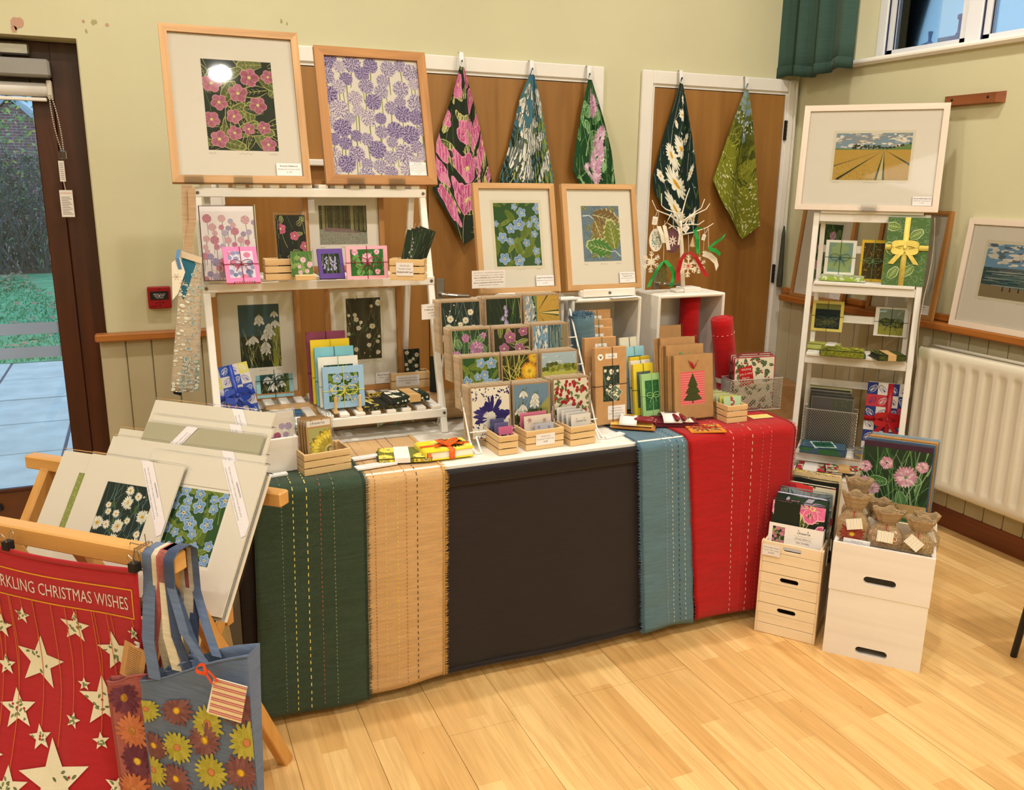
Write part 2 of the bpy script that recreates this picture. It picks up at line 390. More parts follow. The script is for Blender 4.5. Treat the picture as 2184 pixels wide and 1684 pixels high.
def m_alliums(a, n=46, R=0.085, bg=(240, 234, 226), cols=(((214, 204, 226), (104, 90, 150)), ((204, 192, 222), (84, 70, 134)), ((228, 218, 230), (136, 120, 172)), ((178, 164, 208), (72, 56, 124))), top=0.92, stems=(146, 158, 74), big=1.0, star=True, den=1.0):
    x0, y0, x1, y1 = a.win; w, h = x1 - x0, y1 - y0; r = a.r; S = min(w, h); a.rect(x0, y0, w, h, bg); L = []
    for k in range(n * 30):
        v = r.random() ** 1.25 * top; q = r.uniform(.75, 1.25) * big
        p = (r.uniform(.0, 1.0), v, q)
        if all(math.hypot((p[0] - o[0]) * w, (p[1] - o[1]) * h) > S * R * (q + o[2]) * .8 for o in L): L.append(p)
        if len(L) >= n: break
    for u, v, q in sorted(L, key=lambda t: -t[1]):
        x, y = x0 + u * w, y0 + v * h
        a.line([(x, y), (x + r.uniform(-.03, .03) * w, y - S * r.uniform(.25, .4))], S * .014, S * .008, jit(stems, r, 16))
    for u, v, q in sorted(L, key=lambda t: -t[1]):
        b, d = r.choice(cols); allium(a, x0 + u * w, y0 + v * h, S * R * q, b, d, den, star)
def hell(a, x, y, R, ang, c1=(196, 112, 150), c2=(226, 160, 188), c3=(150, 60, 108)):
    r = a.r
    for j in range(5):
        t = ang + j * 2 * PI / 5; a.petal(x, y, t, R, R * .95, c2, tip=.6); a.petal(x, y, t, R * .93, R * .82, jit(c1, r, 14), tip=.6)
        for k in (-.25, -.08, .08, .25):
            a.line([(x + R * .2 * math.cos(t), y + R * .2 * math.sin(t)), (x + R * .8 * math.cos(t + k), y + R * .8 * math.sin(t + k))], R * .03, R * .012, c3 if r.random() < .5 else (238, 196, 214), False)
    a.ell(x, y, R * .2, R * .17, (226, 220, 150), n=8)
    for k in range(8): a.ell(x + R * .17 * math.cos(k), y + R * .17 * math.sin(k), R * .035, R * .035, (176, 140, 70), 0, 5, False)
def m_hellebore(a, n=9, bg=(34, 42, 34), R=0.17, lc=(92, 108, 62), le=(208, 208, 140), nl=20, pink=(190, 104, 142), pink2=(226, 168, 190)):
    x0, y0, x1, y1 = a.win; w, h = x1 - x0, y1 - y0; r = a.r; S = min(w, h); a.rect(x0, y0, w, h, bg)
    for k in range(nl):
        a.leaf(r.uniform(x0, x1), r.uniform(y0, y1), r.uniform(-.6, 3.6), S * r.uniform(.26, .42), S * r.uniform(.11, .17), jit(lc, r, 16) if r.random() < .6 else jit(bg, r, 8), le, le)
    grass(a, 8, (le, (120, 140, 80)), (.2, .6), .008); L = []
    for k in range(600):
        q = (r.uniform(.02, .98), r.uniform(.03, .97), r.uniform(.7, 1.1))
        if all(math.hypot((q[0] - p[0]) * w, (q[1] - p[1]) * h) > S * R * (q[2] + p[2]) * .95 for p in L): L.append(q)
        if len(L) >= n: break
    for u, v, q in L: hell(a, x0 + u * w, y0 + v * h, S * R * q, r.uniform(0, 6), pink, pink2)
def snowdrop(a, x, y, L, c=(232, 232, 226)):
    r = a.r; a.curve(x - L * .1, y - L * 1.6, 1.5, L * 2.2, -.5, L * .06, L * .05, (60, 78, 40)); a.ell(x, y + L * .1, L * .13, L * .18, (86, 110, 50))
    for t in (-.62, .0, .62):
        an = -PI / 2 + t; a.petal(x, y, an, L, L * .42, (90, 100, 96), tip=.6); a.petal(x, y, an, L * .96, L * .36, jit(c, r, 8), tip=.6)
        a.line([(x, y), (x + L * .7 * math.cos(an), y + L * .7 * math.sin(an))], L * .03, L * .01, (150, 156, 150), False)
def m_snowdrops(a, n=12, top=(46, 78, 82), low=(30, 40, 26), gl=(150, 160, 60), L=0.17, bright=0):
    x0, y0, x1, y1 = a.win; w, h = x1 - x0, y1 - y0; r = a.r; S = min(w, h); a.rect(x0, y0, w, h, top)
    a.poly([(x0 + w * .45, y0), (x1, y0), (x1, y0 + h * .72), (x0 + w * .7, y0 + h * .5)], gl); a.rect(x0, y0, w * .8, h * .5, low)
    for k in range(70): a.curve(r.uniform(x0, x1), y0 + r.uniform(-.05, .3) * h, r.uniform(1.2, 1.95), h * r.uniform(.2, .5), r.uniform(-.5, .5), S * .018, S * .004, jit(r.choice(((52, 66, 34), (86, 98, 50), (24, 32, 22), (168, 172, 110))), r, 8))
    for k in range(n): snowdrop(a, x0 + w * r.uniform(.05, .95), y0 + h * (.28 + .62 * (k + .6) / n), S * L * r.uniform(.8, 1.15))
def pompom(a, x, y, R, c=(206, 150, 186), c2=(236, 200, 218)):
    r = a.r
    for ring, n in ((1.0, 22), (.72, 16), (.42, 10)):
        a.up(); t0 = r.uniform(0, 1)
        for k in range(n):
            t = t0 + 2 * PI * k / n; a.petal(x, y, t, R * ring * r.uniform(.88, 1.06), R * .2, jit(r.choice((c, c2, c)), r, 14), False, tip=.8, r0=R * ring * .3)
def m_clover(a, n=5, bg=(36, 62, 36), lc=(66, 112, 60), le=(168, 196, 150), R=0.13, c=(206, 150, 186), c2=(236, 200, 218), nl=16, spots=None, g=46):
    x0, y0, x1, y1 = a.win; w, h = x1 - x0, y1 - y0; r = a.r; S = min(w, h); a.rect(x0, y0, w, h, bg)
    grass(a, g, ((96, 142, 84), (60, 104, 54), (140, 176, 120)), (.25, .7), .016)
    for k in range(nl): a.leaf(r.uniform(x0, x1), r.uniform(y0, y0 + h * .75), r.uniform(-.3, 3.4), S * r.uniform(.2, .32), S * r.uniform(.13, .19), jit(lc, r, 12), le, le)
    grass(a, 10, (le, (120, 160, 96)), (.2, .5), .012)
    for u, v, q in spots or [(r.uniform(.08, .92), r.uniform(.15, .92), r.uniform(.6, 1.2)) for k in range(n)]: pompom(a, x0 + u * w, y0 + v * h, S * R * q, c, c2)
def m_bluebells(a, bg=(28, 40, 30), c=(150, 130, 190), n=3, fade=0):
    x0, y0, x1, y1 = a.win; w, h = x1 - x0, y1 - y0; r = a.r; S = min(w, h); a.rect(x0, y0, w, h, bg)
    grass(a, 26, ((62, 92, 50), (36, 60, 34), (138, 160, 96)), (.4, 1.0), .018, (1.3, 1.85), .5)
    for j in range(n):
        bx_ = x0 + w * (.5 if n == 1 else .25 + .5 * j / max(1, n - 1)) + r.uniform(-.05, .05) * w
        a.curve(bx_, y0, 1.5, h * .85, .25, S * .03, S * .015, (104, 132, 66))
        for k in range(9):
            t = k / 8; x = bx_ + r.uniform(-.13, .13) * S * (1.3 - t); y = y0 + h * (.28 + .58 * t)
            for q in (-.4, 0, .4): a.petal(x, y, -PI / 2 + q, S * .16 * (1.1 - .4 * t), S * .05, jit(c if q else (206, 196, 228), r, 16))
def m_oak(a):
    x0, y0, x1, y1 = a.win; w, h = x1 - x0, y1 - y0; r = a.r; S = min(w, h); a.rect(x0, y0, w, h, (108, 132, 150))
    for k in range(150):
        cx, cy = r.uniform(x0, x1), r.uniform(y0, y1); q = S * r.uniform(.02, .07); f = (cy - y0) / h; c = jit((128, 152, 170) if r.random() < .5 else (70, 84, 100), r, 10)
        a.line([(cx + q * math.cos(t * .9), cy + q * math.sin(t * .9)) for t in range(5)], S * .008, S * .005, c)
    def oak(x, y, ang, L, c, e):
        for col, g in ((e, 1.08), (c, 1.0)):
            pts = []
            for sg in (1, -1):
                seq = [(k / 12, .1 + .26 * math.sin(PI * min(1, k / 12 * 1.02)) * (1.0 if k % 2 else .62)) for k in range(13)]
                pts += [(u, v * sg) for u, v in (seq if sg > 0 else reversed(seq))]
            a.poly([(x + (u * math.cos(ang) - v * math.sin(ang)) * L * g, y + (u * math.sin(ang) + v * math.cos(ang)) * L * g) for u, v in pts], col)
        a.line([(x, y), (x + L * math.cos(ang), y + L * math.sin(ang))], L * .03, L * .01, (212, 214, 170))
        for k in range(1, 6):
            for sg in (-1, 1):
                px, py = x + L * k / 6 * math.cos(ang), y + L * k / 6 * math.sin(ang); a.line([(px, py), (px + L * .22 * math.cos(ang + sg * .7), py + L * .22 * math.sin(ang + sg * .7))], L * .018, L * .008, (206, 208, 160), False)
    oak(x0 + w * .3, y0 + h * .84, -.25, S * .68, (120, 96, 52), (206, 192, 140)); oak(x0 + w * .34, y0 + h * .72, -1.2, S * .62, (134, 112, 52), (206, 192, 140))
    oak(x0 + w * .84, y0 + h * .22, 1.75, S * .66, (120, 136, 46), (206, 210, 150)); oak(x0 + w * .74, y0 + h * .17, 2.85, S * .64, (70, 128, 50), (190, 210, 150))
    a.line([(x0 + w * .03, y0 + h * .82), (x0 + w * .2, y0 + h * .83), (x0 + w * .32, y0 + h * .76)], S * .03, S * .016, (214, 224, 228)); a.line([(x0 + w * .98, y0 + h * .08), (x0 + w * .84, y0 + h * .18), (x0 + w * .72, y0 + h * .17)], S * .03, S * .016, (196, 220, 226))
    for u, v in ((.15, .93), (.12, .55), (.2, .4), (.9, .92), (.88, .6), (.2, .08), (.72, .06)): oak(x0 + u * w, y0 + v * h, r.uniform(0, 6), S * .16, (110, 120, 70), (150, 160, 120))
def clouds(a, x0, y0, w, h, n, cols, flat=.22):
    r = a.r
    for k in range(n):
        x, y = r.uniform(x0, x0 + w), r.uniform(y0, y0 + h); s_ = w * r.uniform(.03, .1)
        for j in range(4): a.ell(x + r.uniform(-1, 1) * s_, y + r.uniform(-.2, .2) * s_, s_ * r.uniform(.3, .8), s_ * flat * r.uniform(.5, 1.2), r.choice(cols), r.uniform(-.1, .1), 8)
def m_field(a):
    x0, y0, x1, y1 = a.win; w, h = x1 - x0, y1 - y0; r = a.r; a.rect(x0, y0, w, h, (132, 158, 176))
    clouds(a, x0, y0 + h * .68, w, h * .32, 46, ((226, 222, 208), (240, 236, 222), (150, 152, 156), (172, 172, 172))); hz = y0 + h * .645
    a.poly([(x0, y0 + h * .63), (x0, y0 + h * .68), (x0 + w * .3, y0 + h * .66), (x0 + w * .7, y0 + h * .67), (x1, y0 + h * .78), (x1, y0 + h * .63)], (108, 136, 76))
    for k in range(60): u = r.uniform(.22, 1.0); a.ell(x0 + u * w, hz + h * (.03 + (.07 if .25 < u < .62 else .02) * r.random() + max(0, u - .7) * .3), w * .014, h * .022, jit((44, 62, 34), r, 8), 0, 6)
    a.rect(x0, y0, w, hz - y0, (196, 158, 72)); vp = (x0 + w * .655, hz)
    for k in range(900):
        v = r.random() ** 1.5; y = hz - (hz - y0) * v; x = r.uniform(x0, x1); q = .4 + 1.4 * v; c = jit(r.choice(((222, 190, 96), (176, 134, 52), (110, 128, 56), (196, 180, 84))) if r.random() > v * .75 else r.choice(((64, 86, 44), (92, 112, 52), (206, 192, 110), (150, 160, 74))), r, 12)
        a.line([(x, y), (x + w * .004 * r.uniform(-1, 1), y + h * .012 * q)], w * .004 * q, w * .0025 * q, c, k % 10 == 0)
    for u0, u1, yy in ((-.6, -.5, 0), (.0, .1, 0), (1.08, 1.2, .2)):
        for k in range(60): t = k / 60; a.ell(vp[0] + (x0 + w * (u0 + u1) / 2 - vp[0]) * t, vp[1] + (y0 + yy * h - vp[1]) * t, w * .014 * (t + .12), h * .028 * (t + .1), jit((62, 78, 40), r, 8), 0, 5, k % 4 == 0)
    a.poly([(vp[0] - w * .004, hz), (vp[0] + w * .004, hz), (x0 + w * .665, y0), (x0 + w * .585, y0)], (206, 186, 128))
    for k in range(70):
        for sg in (-1, 1): t = k / 70; a.ell(vp[0] + sg * w * .05 * t + (w * -.028 * t), hz + (y0 - hz) * t, w * .016 * (t + .1), h * .03 * (t + .1), jit((70, 92, 44), r, 10), 0, 5, k % 4 == 0)
def m_sea(a):
    x0, y0, x1, y1 = a.win; w, h = x1 - x0, y1 - y0; r = a.r; a.rect(x0, y0, w, h, (116, 160, 196))
    clouds(a, x0, y0 + h * .6, w, h * .4, 60, ((236, 234, 222), (222, 220, 210), (96, 116, 134)), .2); a.rect(x0, y0 + h * .2, w, h * .36, (52, 84, 92))
    for k in range(160): y = y0 + h * r.uniform(.18, .56); a.line([(r.uniform(x0, x1) + w * .02 * j, y + h * .004 * (j % 2)) for j in range(3)], h * .008, h * .004, r.choice(((196, 206, 200), (66, 110, 108), (30, 54, 66), (110, 140, 140))), k % 6 == 0)
    a.poly([(x0, y0), (x1, y0), (x1, y0 + h * .16), (x0 + w * .5, y0 + h * .2), (x0, y0 + h * .24)], (142, 128, 96))
    for u in (.25, .33, .42, .7): a.line([(x0 + u * w, y0 + h * .14), (x0 + u * w, y0 + h * .22)], w * .016, w * .01, (40, 36, 40))
def m_woods(a):
    x0, y0, x1, y1 = a.win; w, h = x1 - x0, y1 - y0; r = a.r; a.rect(x0, y0, w, h, (62, 58, 34))
    for k in range(150): x = r.uniform(x0, x1); a.line([(x, y0 + h * .35), (x + r.uniform(-.01, .01) * w, y1)], w * r.uniform(.004, .012), w * .004, r.choice(((110, 106, 62), (44, 40, 26), (140, 136, 84), (84, 80, 46))), k % 5 == 0)
    for k in range(150): x, y = r.uniform(x0, x1), y0 + h * r.uniform(.45, 1); a.line([(x, y), (x + w * .03, y + r.uniform(-.02, .02) * h)], h * .012, h * .006, r.choice(((124, 124, 70), (50, 48, 28))), k % 5 == 0)
    for u in (.06, .66): a.rect(x0 + u * w, y0 + h * .3, w * .06, h * .7, (148, 140, 96))
    a.poly([(x0, y0), (x1, y0), (x1, y0 + h * .3), (x0 + w * .5, y0 + h * .36), (x0, y0 + h * .4)], (150, 150, 136)); a.poly([(x0 + w * .1, y0 + h * .34), (x0 + w * .9, y0 + h * .28), (x0 + w * .6, y0 + h * .4), (x0 + w * .1, y0 + h * .44)], (134, 108, 110))
    for k in range(200): a.ell(r.uniform(x0, x1), y0 + h * r.random() * .36, w * .008, h * .009, r.choice(((112, 116, 96), (182, 180, 164), (90, 96, 74))), 0, 5, k % 8 == 0)
def m_park(a, sky=(168, 190, 204), tr=((120, 130, 40), (148, 152, 54), (84, 96, 34)), fl=(188, 188, 84)):
    x0, y0, x1, y1 = a.win; w, h = x1 - x0, y1 - y0; r = a.r; S = min(w, h); a.rect(x0, y0, w, h, sky); clouds(a, x0, y0 + h * .65, w, h * .35, 8, ((206, 216, 220), (150, 176, 196)))
    a.rect(x0, y0, w, h * .32, fl)
    for k in range(46): u = r.random(); a.ell(x0 + u * w, y0 + h * (.34 + .2 * r.random() * (1.3 - abs(u - .4))), S * .09, S * .08, jit(r.choice(tr), r, 12), 0, 9, True, .15)
    for k in range(60): x, y = r.uniform(x0, x1), y0 + h * r.uniform(.02, .5); a.curve(x, y, r.uniform(0, 3), S * .08, 1.5, S * .008, S * .004, r.choice(((70, 80, 30), (206, 206, 110), (104, 116, 44))), 3)
def m_dandelion(a):
    x0, y0, x1, y1 = a.win; w, h = x1 - x0, y1 - y0; S = min(w, h); a.rect(x0, y0, w, h, (50, 52, 26)); grass(a, 44, ((176, 170, 62), (120, 124, 48), (206, 196, 100)), (.3, .9), .022, (.4, 2.6), 1.8)
    for u, v, q in ((.52, .36, .3), (.78, .66, .28), (.95, .95, .2), (.05, .1, .15)):
        for R, n, c in ((1, 30, (206, 140, 36)), (.8, 26, (232, 184, 44)), (.5, 16, (244, 206, 70))):
            a.up(); t0 = a.r.random()
            for k in range(n): a.petal(x0 + u * w, y0 + v * h, t0 + 2 * PI * k / n, S * q * R * a.r.uniform(.85, 1.1), S * .04, jit(c, a.r, 10), False, tip=.85)
def m_corn(a):
    x0, y0, x1, y1 = a.win; w, h = x1 - x0, y1 - y0; r = a.r; S = min(w, h); a.rect(x0, y0, w, h, (236, 230, 218)); c = (46, 36, 112)
    for k in range(46): t = r.uniform(-.4, 3.6); a.petal(x0 + w * .5, y0 + h * .42, t, S * r.uniform(.3, .55), S * r.uniform(.05, .11), jit(c, r, 12), tip=.85, r0=S * .12)
    for k in range(26): t = r.uniform(0, 6.3); a.petal(x0 + w * .46, y0 + h * .38, t, S * .2, S * .02, (226, 220, 214), tip=.7, r0=S * .04)
    for k in range(60): a.ell(r.uniform(x0, x1), y0 + (h * r.uniform(.74, 1) if k % 3 else h * r.uniform(0, .3)), S * r.uniform(.01, .05), S * r.uniform(.008, .026), jit(c, r, 16), r.uniform(0, 3), 7, True, .3)
def m_berries(a, bg=(226, 220, 202), red=(164, 30, 40), gr=(96, 116, 66), n=46, R=0.045, leafy=70):
    x0, y0, x1, y1 = a.win; w, h = x1 - x0, y1 - y0; r = a.r; S = min(w, h); a.rect(x0, y0, w, h, bg)
    for k in range(leafy): a.leaf(r.uniform(x0, x1), r.uniform(y0, y1), r.uniform(0, 6.3), S * R * 2.6, S * R * 1.3, jit(gr, r, 16))
    for k in range(n):
        x, y = r.uniform(x0, x1), r.uniform(y0, y1); a.petal(x, y + S * R, -PI / 2 + r.uniform(-.3, .3), S * R * 2.1, S * R * 1.8, jit(red, r, 14), tip=.38)
def m_holly(a, bg=(232, 228, 208), n=60, R=0.075, gr=(62, 88, 56), red=(170, 40, 48), edge=(206, 206, 160)):
    x0, y0, x1, y1 = a.win; w, h = x1 - x0, y1 - y0; r = a.r; S = min(w, h); a.rect(x0, y0, w, h, bg)
    for k in range(n):
        x, y, t, L = r.uniform(x0, x1), r.uniform(y0, y1), r.uniform(0, 6.3), S * R * r.uniform(1.2, 2.2); ca, sa = math.cos(t), math.sin(t); pts = []
        for sg in (1, -1):
            seq = [(j / 8, (.2 + .16 * (j % 2)) * math.sin(PI * min(.97, .1 + j / 8 * .9))) for j in range(9)]
            pts += [(u, v * sg) for u, v in (seq if sg > 0 else reversed(seq))]
        a.poly([(x + (u * ca - v * sa) * L, y + (u * sa + v * ca) * L) for u, v in pts], jit(gr, r, 14)); a.line([(x, y), (x + L * ca, y + L * sa)], L * .05, L * .02, edge)
        if k % 3 == 0:
            for j in range(3): a.ell(x + r.uniform(-.3, .3) * L, y + r.uniform(-.3, .3) * L, L * .13, L * .13, jit(red, r, 12), 0, 7)
def m_rings(a, bg=(58, 122, 150), c=(226, 228, 216), n=120, R=0.07, mid=None):
    x0, y0, x1, y1 = a.win; w, h = x1 - x0, y1 - y0; r = a.r; S = min(w, h); a.rect(x0, y0, w, h, bg); L = []
    for k in range(n * 14):
        q = (r.uniform(x0, x1), r.uniform(y0, y1), S * R * r.choice((.25, .5, .8, 1.1, 1.5)))
        if all(math.hypot(q[0] - p[0], q[1] - p[1]) > (q[2] + p[2]) * 1.04 for p in L): L.append(q)
        if len(L) >= n: break
    for x, y, q in L:
        a.ell(x, y, q, q, c, 0, 11, True, .06); a.ell(x, y, q * .72, q * .72, mid or bg, 0, 10)
        if q > S * R * .6: a.ell(x, y, q * .5, q * .5, c, 0, 9); a.ell(x, y, q * .34, q * .34, mid or bg, 0, 8)
        a.ell(x, y, q * .17, q * .17, c, 0, 6)
def m_checker(a, nx, ny, c1, c2, lv, extra=None):
    x0, y0, x1, y1 = a.win; r = a.r; dx, dy = (x1 - x0) / nx, (y1 - y0) / ny
    for i in range(nx):
        for j in range(ny):
            odd = (i + j) % 2; c = c1 if odd else c2
            if extra and r.random() < .16: c = extra
            X, Y = x0 + i * dx, y0 + j * dy; a.rect(X, Y, dx, dy, c); fl = lv if odd else c1; t = .8 if (i + j) % 4 < 2 else 2.3
            cx, cy = X + dx / 2 - dx * .42 * math.cos(t), Y + dy / 2 - dy * .42 * math.sin(t); L = math.hypot(dx, dy) * .62
            a.petal(cx, cy, t, L, L * .6, fl, tip=.5); a.petal(cx, cy, t, L * .94, L * .5, jit(c, r, 6), tip=.5)
            for k in (-.3, -.15, 0, .15, .3): a.line([(cx + L * .12 * math.cos(t + k), cy + L * .12 * math.sin(t + k)), (cx + L * .85 * math.cos(t + k * .7), cy + L * .85 * math.sin(t + k * .7))], L * .035, L * .015, fl, k == -.3)
def m_sunfl(a, x, y, R, bg=None, c=(232, 206, 66), e=(120, 106, 40)):
    x0, y0, x1, y1 = a.win; r = a.r
    if bg: a.rect(x0, y0, x1 - x0, y1 - y0, bg)
    for g, col in ((1.06, e), (1.0, c), (.82, (244, 226, 100))):
        a.up(); t0 = r.random()
        for k in range(26): a.petal(x, y, t0 + 2 * PI * k / 26, R * g * r.uniform(.9, 1.04), R * .26, jit(col, r, 10), False, tip=.62, r0=R * .2)
    for k in range(40): t = r.uniform(0, 6.3); a.line([(x + R * .3 * math.cos(t), y + R * .3 * math.sin(t)), (x + R * .85 * math.cos(t), y + R * .85 * math.sin(t))], R * .015, R * .008, (190, 158, 50), k == 0)
    a.ell(x, y, R * .27, R * .27, (214, 200, 130), 0, 16); a.ell(x, y, R * .18, R * .18, (132, 116, 70), 0, 14); a.ell(x, y, R * .08, R * .08, (200, 190, 130), 0, 10)
def m_dahlia(a, n, bg, c1, c2, R, cen=(226, 196, 56), spots=None):
    x0, y0, x1, y1 = a.win; w, h = x1 - x0, y1 - y0; r = a.r; a.rect(x0, y0, w, h, bg)
    for k, (u, v, alt) in enumerate(spots):
        x, y = x0 + u * w, y0 + v * h; c = c2 if alt else c1
        for g, q in ((1, 18), (.78, 13)):
            a.up(); t0 = r.random()
            for j in range(q): a.petal(x, y, t0 + 2 * PI * j / q, R * g * r.uniform(.88, 1.08), R * .25, jit(c, r, 12), False, tip=.6, r0=R * .2)
        a.ell(x, y, R * .24, R * .24, (164, 120, 48), 0, 10); a.ell(x, y, R * .16, R * .17, cen if not alt else (206, 132, 96), 0, 10)
def sign(a, x0, y0, w, h, lines, sizes=None, c=(70, 68, 72), bg=(232, 228, 230), bolds=()):
    """A white slip of card with centred lines of lettering."""
    a.rect(x0, y0, w, h, bg); n = len(lines); st = h / (n + 1.1)
    for k, t in enumerate(lines):
        s_ = st * (0.72 if not sizes else sizes[k]); tw = text_tris(t)[2] * s_
        sx = min(1.0, w * .9 / tw) if tw else 1
        a.text(t, x0 + w / 2, y0 + h - st * (k + 1.15), s_, (40, 38, 42) if k in bolds else c, 'C', 0, sx, .03 if k in bolds else 0)
def logo(a, x, y, s_, c=(70, 68, 72), rot=0.0):
    """The maker's hand-drawn word with two small flowers above."""
    a.text('cheerie', x, y, s_, c, 'C', rot, 1.15); ca, sa = math.cos(rot), math.sin(rot)
    for u in (-1.45, 1.05): a.ell(x + (u * ca - .95 * sa) * s_, y + (u * sa + .95 * ca) * s_, s_ * .14, s_ * .14, (50, 48, 52), 0, 7)
# ---------------------------------------------------------------- materials of the room
XR = 3.407
M_wall = paint('wall_green', (206, 202, 168), 0.75, 0.03, 2.5, 0.10, 45)
M_panel = paint('panel_sage', (186, 176, 146), 0.5, 0.04, 3, 0.04)
M_white = paint('white_gloss', (236, 232, 226), 0.35, 0.03, 5)
M_oakdoor = wood('door_veneer', (130, 86, 36), (162, 114, 56), 'Z', 0.55, 0.38, 0.03, 0.3, 0.7)
M_dado = wood('dado_wood', (146, 84, 32), (190, 122, 56), 'X', 0.8, 0.35)
M_dadoY = wood('dado_wood_long', (146, 84, 32), (184, 116, 52), 'Y', 0.8, 0.35)
M_mahog = wood('mahogany', (52, 22, 12), (84, 38, 20), 'Z', 0.6, 0.35, 0.03)
M_mahogX = wood('mahogany_rail', (88, 46, 20), (124, 70, 32), 'X', 0.6, 0.4, 0.03)
M_mahogY = wood('skirting_wood', (92, 44, 20), (134, 68, 32), 'Y', 0.7, 0.35, 0.03)
M_upvc = paint('window_plastic', (228, 230, 238), 0.3, 0.02, 4)
M_glass = clear('window_glass', (0.93, 0.97, 1.0))
M_steel = paint('brushed_steel', (176, 174, 170), 0.3, 0.05, 30, metal=0.9)
M_black = paint('black_plastic', (22, 20, 22), 0.45, 0.08, 20)
# floor: three-strip beech boards, each a piece of its own
def floor_mat():
    a = NT('beech_floor'); g = a.n('NewGeometry'); mp = a.n('Mapping'); mp.inputs['Rotation'].default_value = (0, 0, rad(90)); mp.inputs['Location'].default_value = (0, -0.705, 0)
    a.l(g.outputs['Position'], mp.inputs[0])
    br = a.n('TexBrick', offset=0.37, offset_frequency=2, squash=1.0)
    for k, v in (('Scale', 1.0), ('Brick Width', 0.46), ('Row Height', 0.07117), ('Mortar Size', 0.0004), ('Bias', -0.1), ('Mortar Smooth', 0.3)): br.inputs[k].default_value = v
    br.inputs['Color1'].default_value = rgb(234, 196, 134); br.inputs['Color2'].default_value = rgb(210, 162, 98); br.inputs['Mortar'].default_value = rgb(196, 148, 88); a.l(mp.outputs[0], br.inputs['Vector'])
    m2 = a.n('Mapping'); m2.inputs['Scale'].default_value = (34, 2.2, 1); a.l(g.outputs['Position'], m2.inputs[0])
    no = a.n('TexNoise', i_Scale=1.0, i_Detail=5.0, i_Distortion=1.4); a.l(m2.outputs[0], no.inputs['Vector'])
    gr = a.ramp(no.outputs[0], [(0.3, (0.84, 0.80, 0.74, 1)), (0.62, (1.06, 1.06, 1.06, 1))])
    mx = a.n('Mix', data_type='RGBA', blend_type='MULTIPLY'); mx.inputs[0].default_value = 1; a.l(br.outputs['Color'], mx.inputs[6]); a.l(gr, mx.inputs[7])
    vo = a.n('TexNoise', i_Scale=26.0, i_Detail=3.0, i_Roughness=0.75); m3 = a.n('Mapping'); m3.inputs['Scale'].default_value = (2.2, 0.8, 1); a.l(g.outputs['Position'], m3.inputs[0]); a.l(m3.outputs[0], vo.inputs['Vector'])
    sp = a.ramp(vo.outputs[0], [(0.70, (1, 1, 1, 1)), (0.735, (0.42, 0.34, 0.28, 1))])
    m4 = a.n('Mix', data_type='RGBA', blend_type='MULTIPLY'); m4.inputs[0].default_value = 0.8; a.l(mx.outputs[2], m4.inputs[6]); a.l(sp, m4.inputs[7])
    a.l(m4.outputs[2], a.b.inputs['Base Color']); a.b.inputs['Roughness'].default_value = 0.42; a.b.inputs['Specular IOR Level'].default_value = 0.35; a.bump(no.outputs[0], 0.04, 0.001)
    return a.m
M_floor = floor_mat()
floor = struct(bx('floor', M_mahogX, -2.6, XR + 0.02, -6.2, 0.02, -0.06, -0.012))
_pw = 0.2135; _mesh = {}
for k in range(-11, 13):
    x0 = 0.705 + _pw * k
    if x0 > XR: continue
    x1 = min(x0 + _pw, XR) - 0.0012
    s0 = {2: -1.858, 3: -1.857, 4: -2.079, 5: -1.762}.get(k, -1.9 + ((k * 0.731) % 1.0) * 1.9)
    cuts = [y for y in (s0 - 4.4, s0 - 2.2, s0, s0 + 2.2) if -6.0 < y < -0.15]; ys = [-6.1] + cuts + [0.0]
    for a_, b_ in zip(ys[:-1], ys[1:]): bx('plank', M_floor, x0, x1, a_ + 0.0006, b_ - 0.0006, -0.012, 0.0 - (k % 3) * 0.0002, floor)
# walls
wb = MB()
wb.box(-2.6, -1.42, 0, 0.32, 0, CEIL); wb.box(-1.42, -0.158, 0, 0.32, 2.087, CEIL); wb.box(-0.158, XR + 0.3, 0, 0.32, 0, CEIL)
wall_back = struct(wb.build('wall_back', M_wall))
wr = MB()
WY0, WY1, WZ0, WZ1 = -0.40, -2.9, 2.175, 3.25
wr.box(XR, XR + 0.2, -6.2, 0, 0, WZ0); wr.box(XR, XR + 0.2, -6.2, 0, WZ1, CEIL); wr.box(XR, XR + 0.2, WY0, 0, WZ0, WZ1); wr.box(XR, XR + 0.2, -6.2, WY1, WZ0, WZ1)
wall_right = struct(wr.build('wall_right', M_wall))
struct(bx('wall_left', M_wall, -2.8, -2.6, -6.2, 0.3, 0, CEIL)); struct(bx('wall_front', M_wall, -2.8, XR + 0.3, -6.4, -6.2, 0, CEIL))
struct(bx('ceiling', paint('ceiling_white', (238, 234, 224), 0.8), -2.8, XR + 0.3, -6.4, 0.32, CEIL, CEIL + 0.1))
# chipped paint on the back wall
mk = MB()
def flake(cx, cz, r, seed, n=13, sq=1.0):
    q = random.Random(seed); mk.prism([(cx + r * sq * q.uniform(.55, 1.1) * math.cos(2 * PI * k / n), cz + r * q.uniform(.55, 1.1) * math.sin(2 * PI * k / n)) for k in range(n)], -0.0012, 0.001)
p = at(36, 50, 1, 0); flake(p.x, p.z, 0.026, 5); flake(p.x - .012, p.z - .02, 0.016, 8); p = at(229, 53, 1, 0); flake(p.x, p.z, 0.008, 3); p = at(178, 45, 1, 0); flake(p.x, p.z, 0.007, 9)
mk.build('paint_chip', paint('old_pink_plaster', (192, 152, 132), 0.8), wall_back)
mk = MB()
for px, py, r, s_ in ((198, 47, .012, 1), (204, 46, .010, 2), (184, 66, .009, 4), (600, 45, .010, 6), (612, 50, .008, 7)): p = at(px, py, 1, 0); flake(p.x, p.z, r, s_, 10, .6)
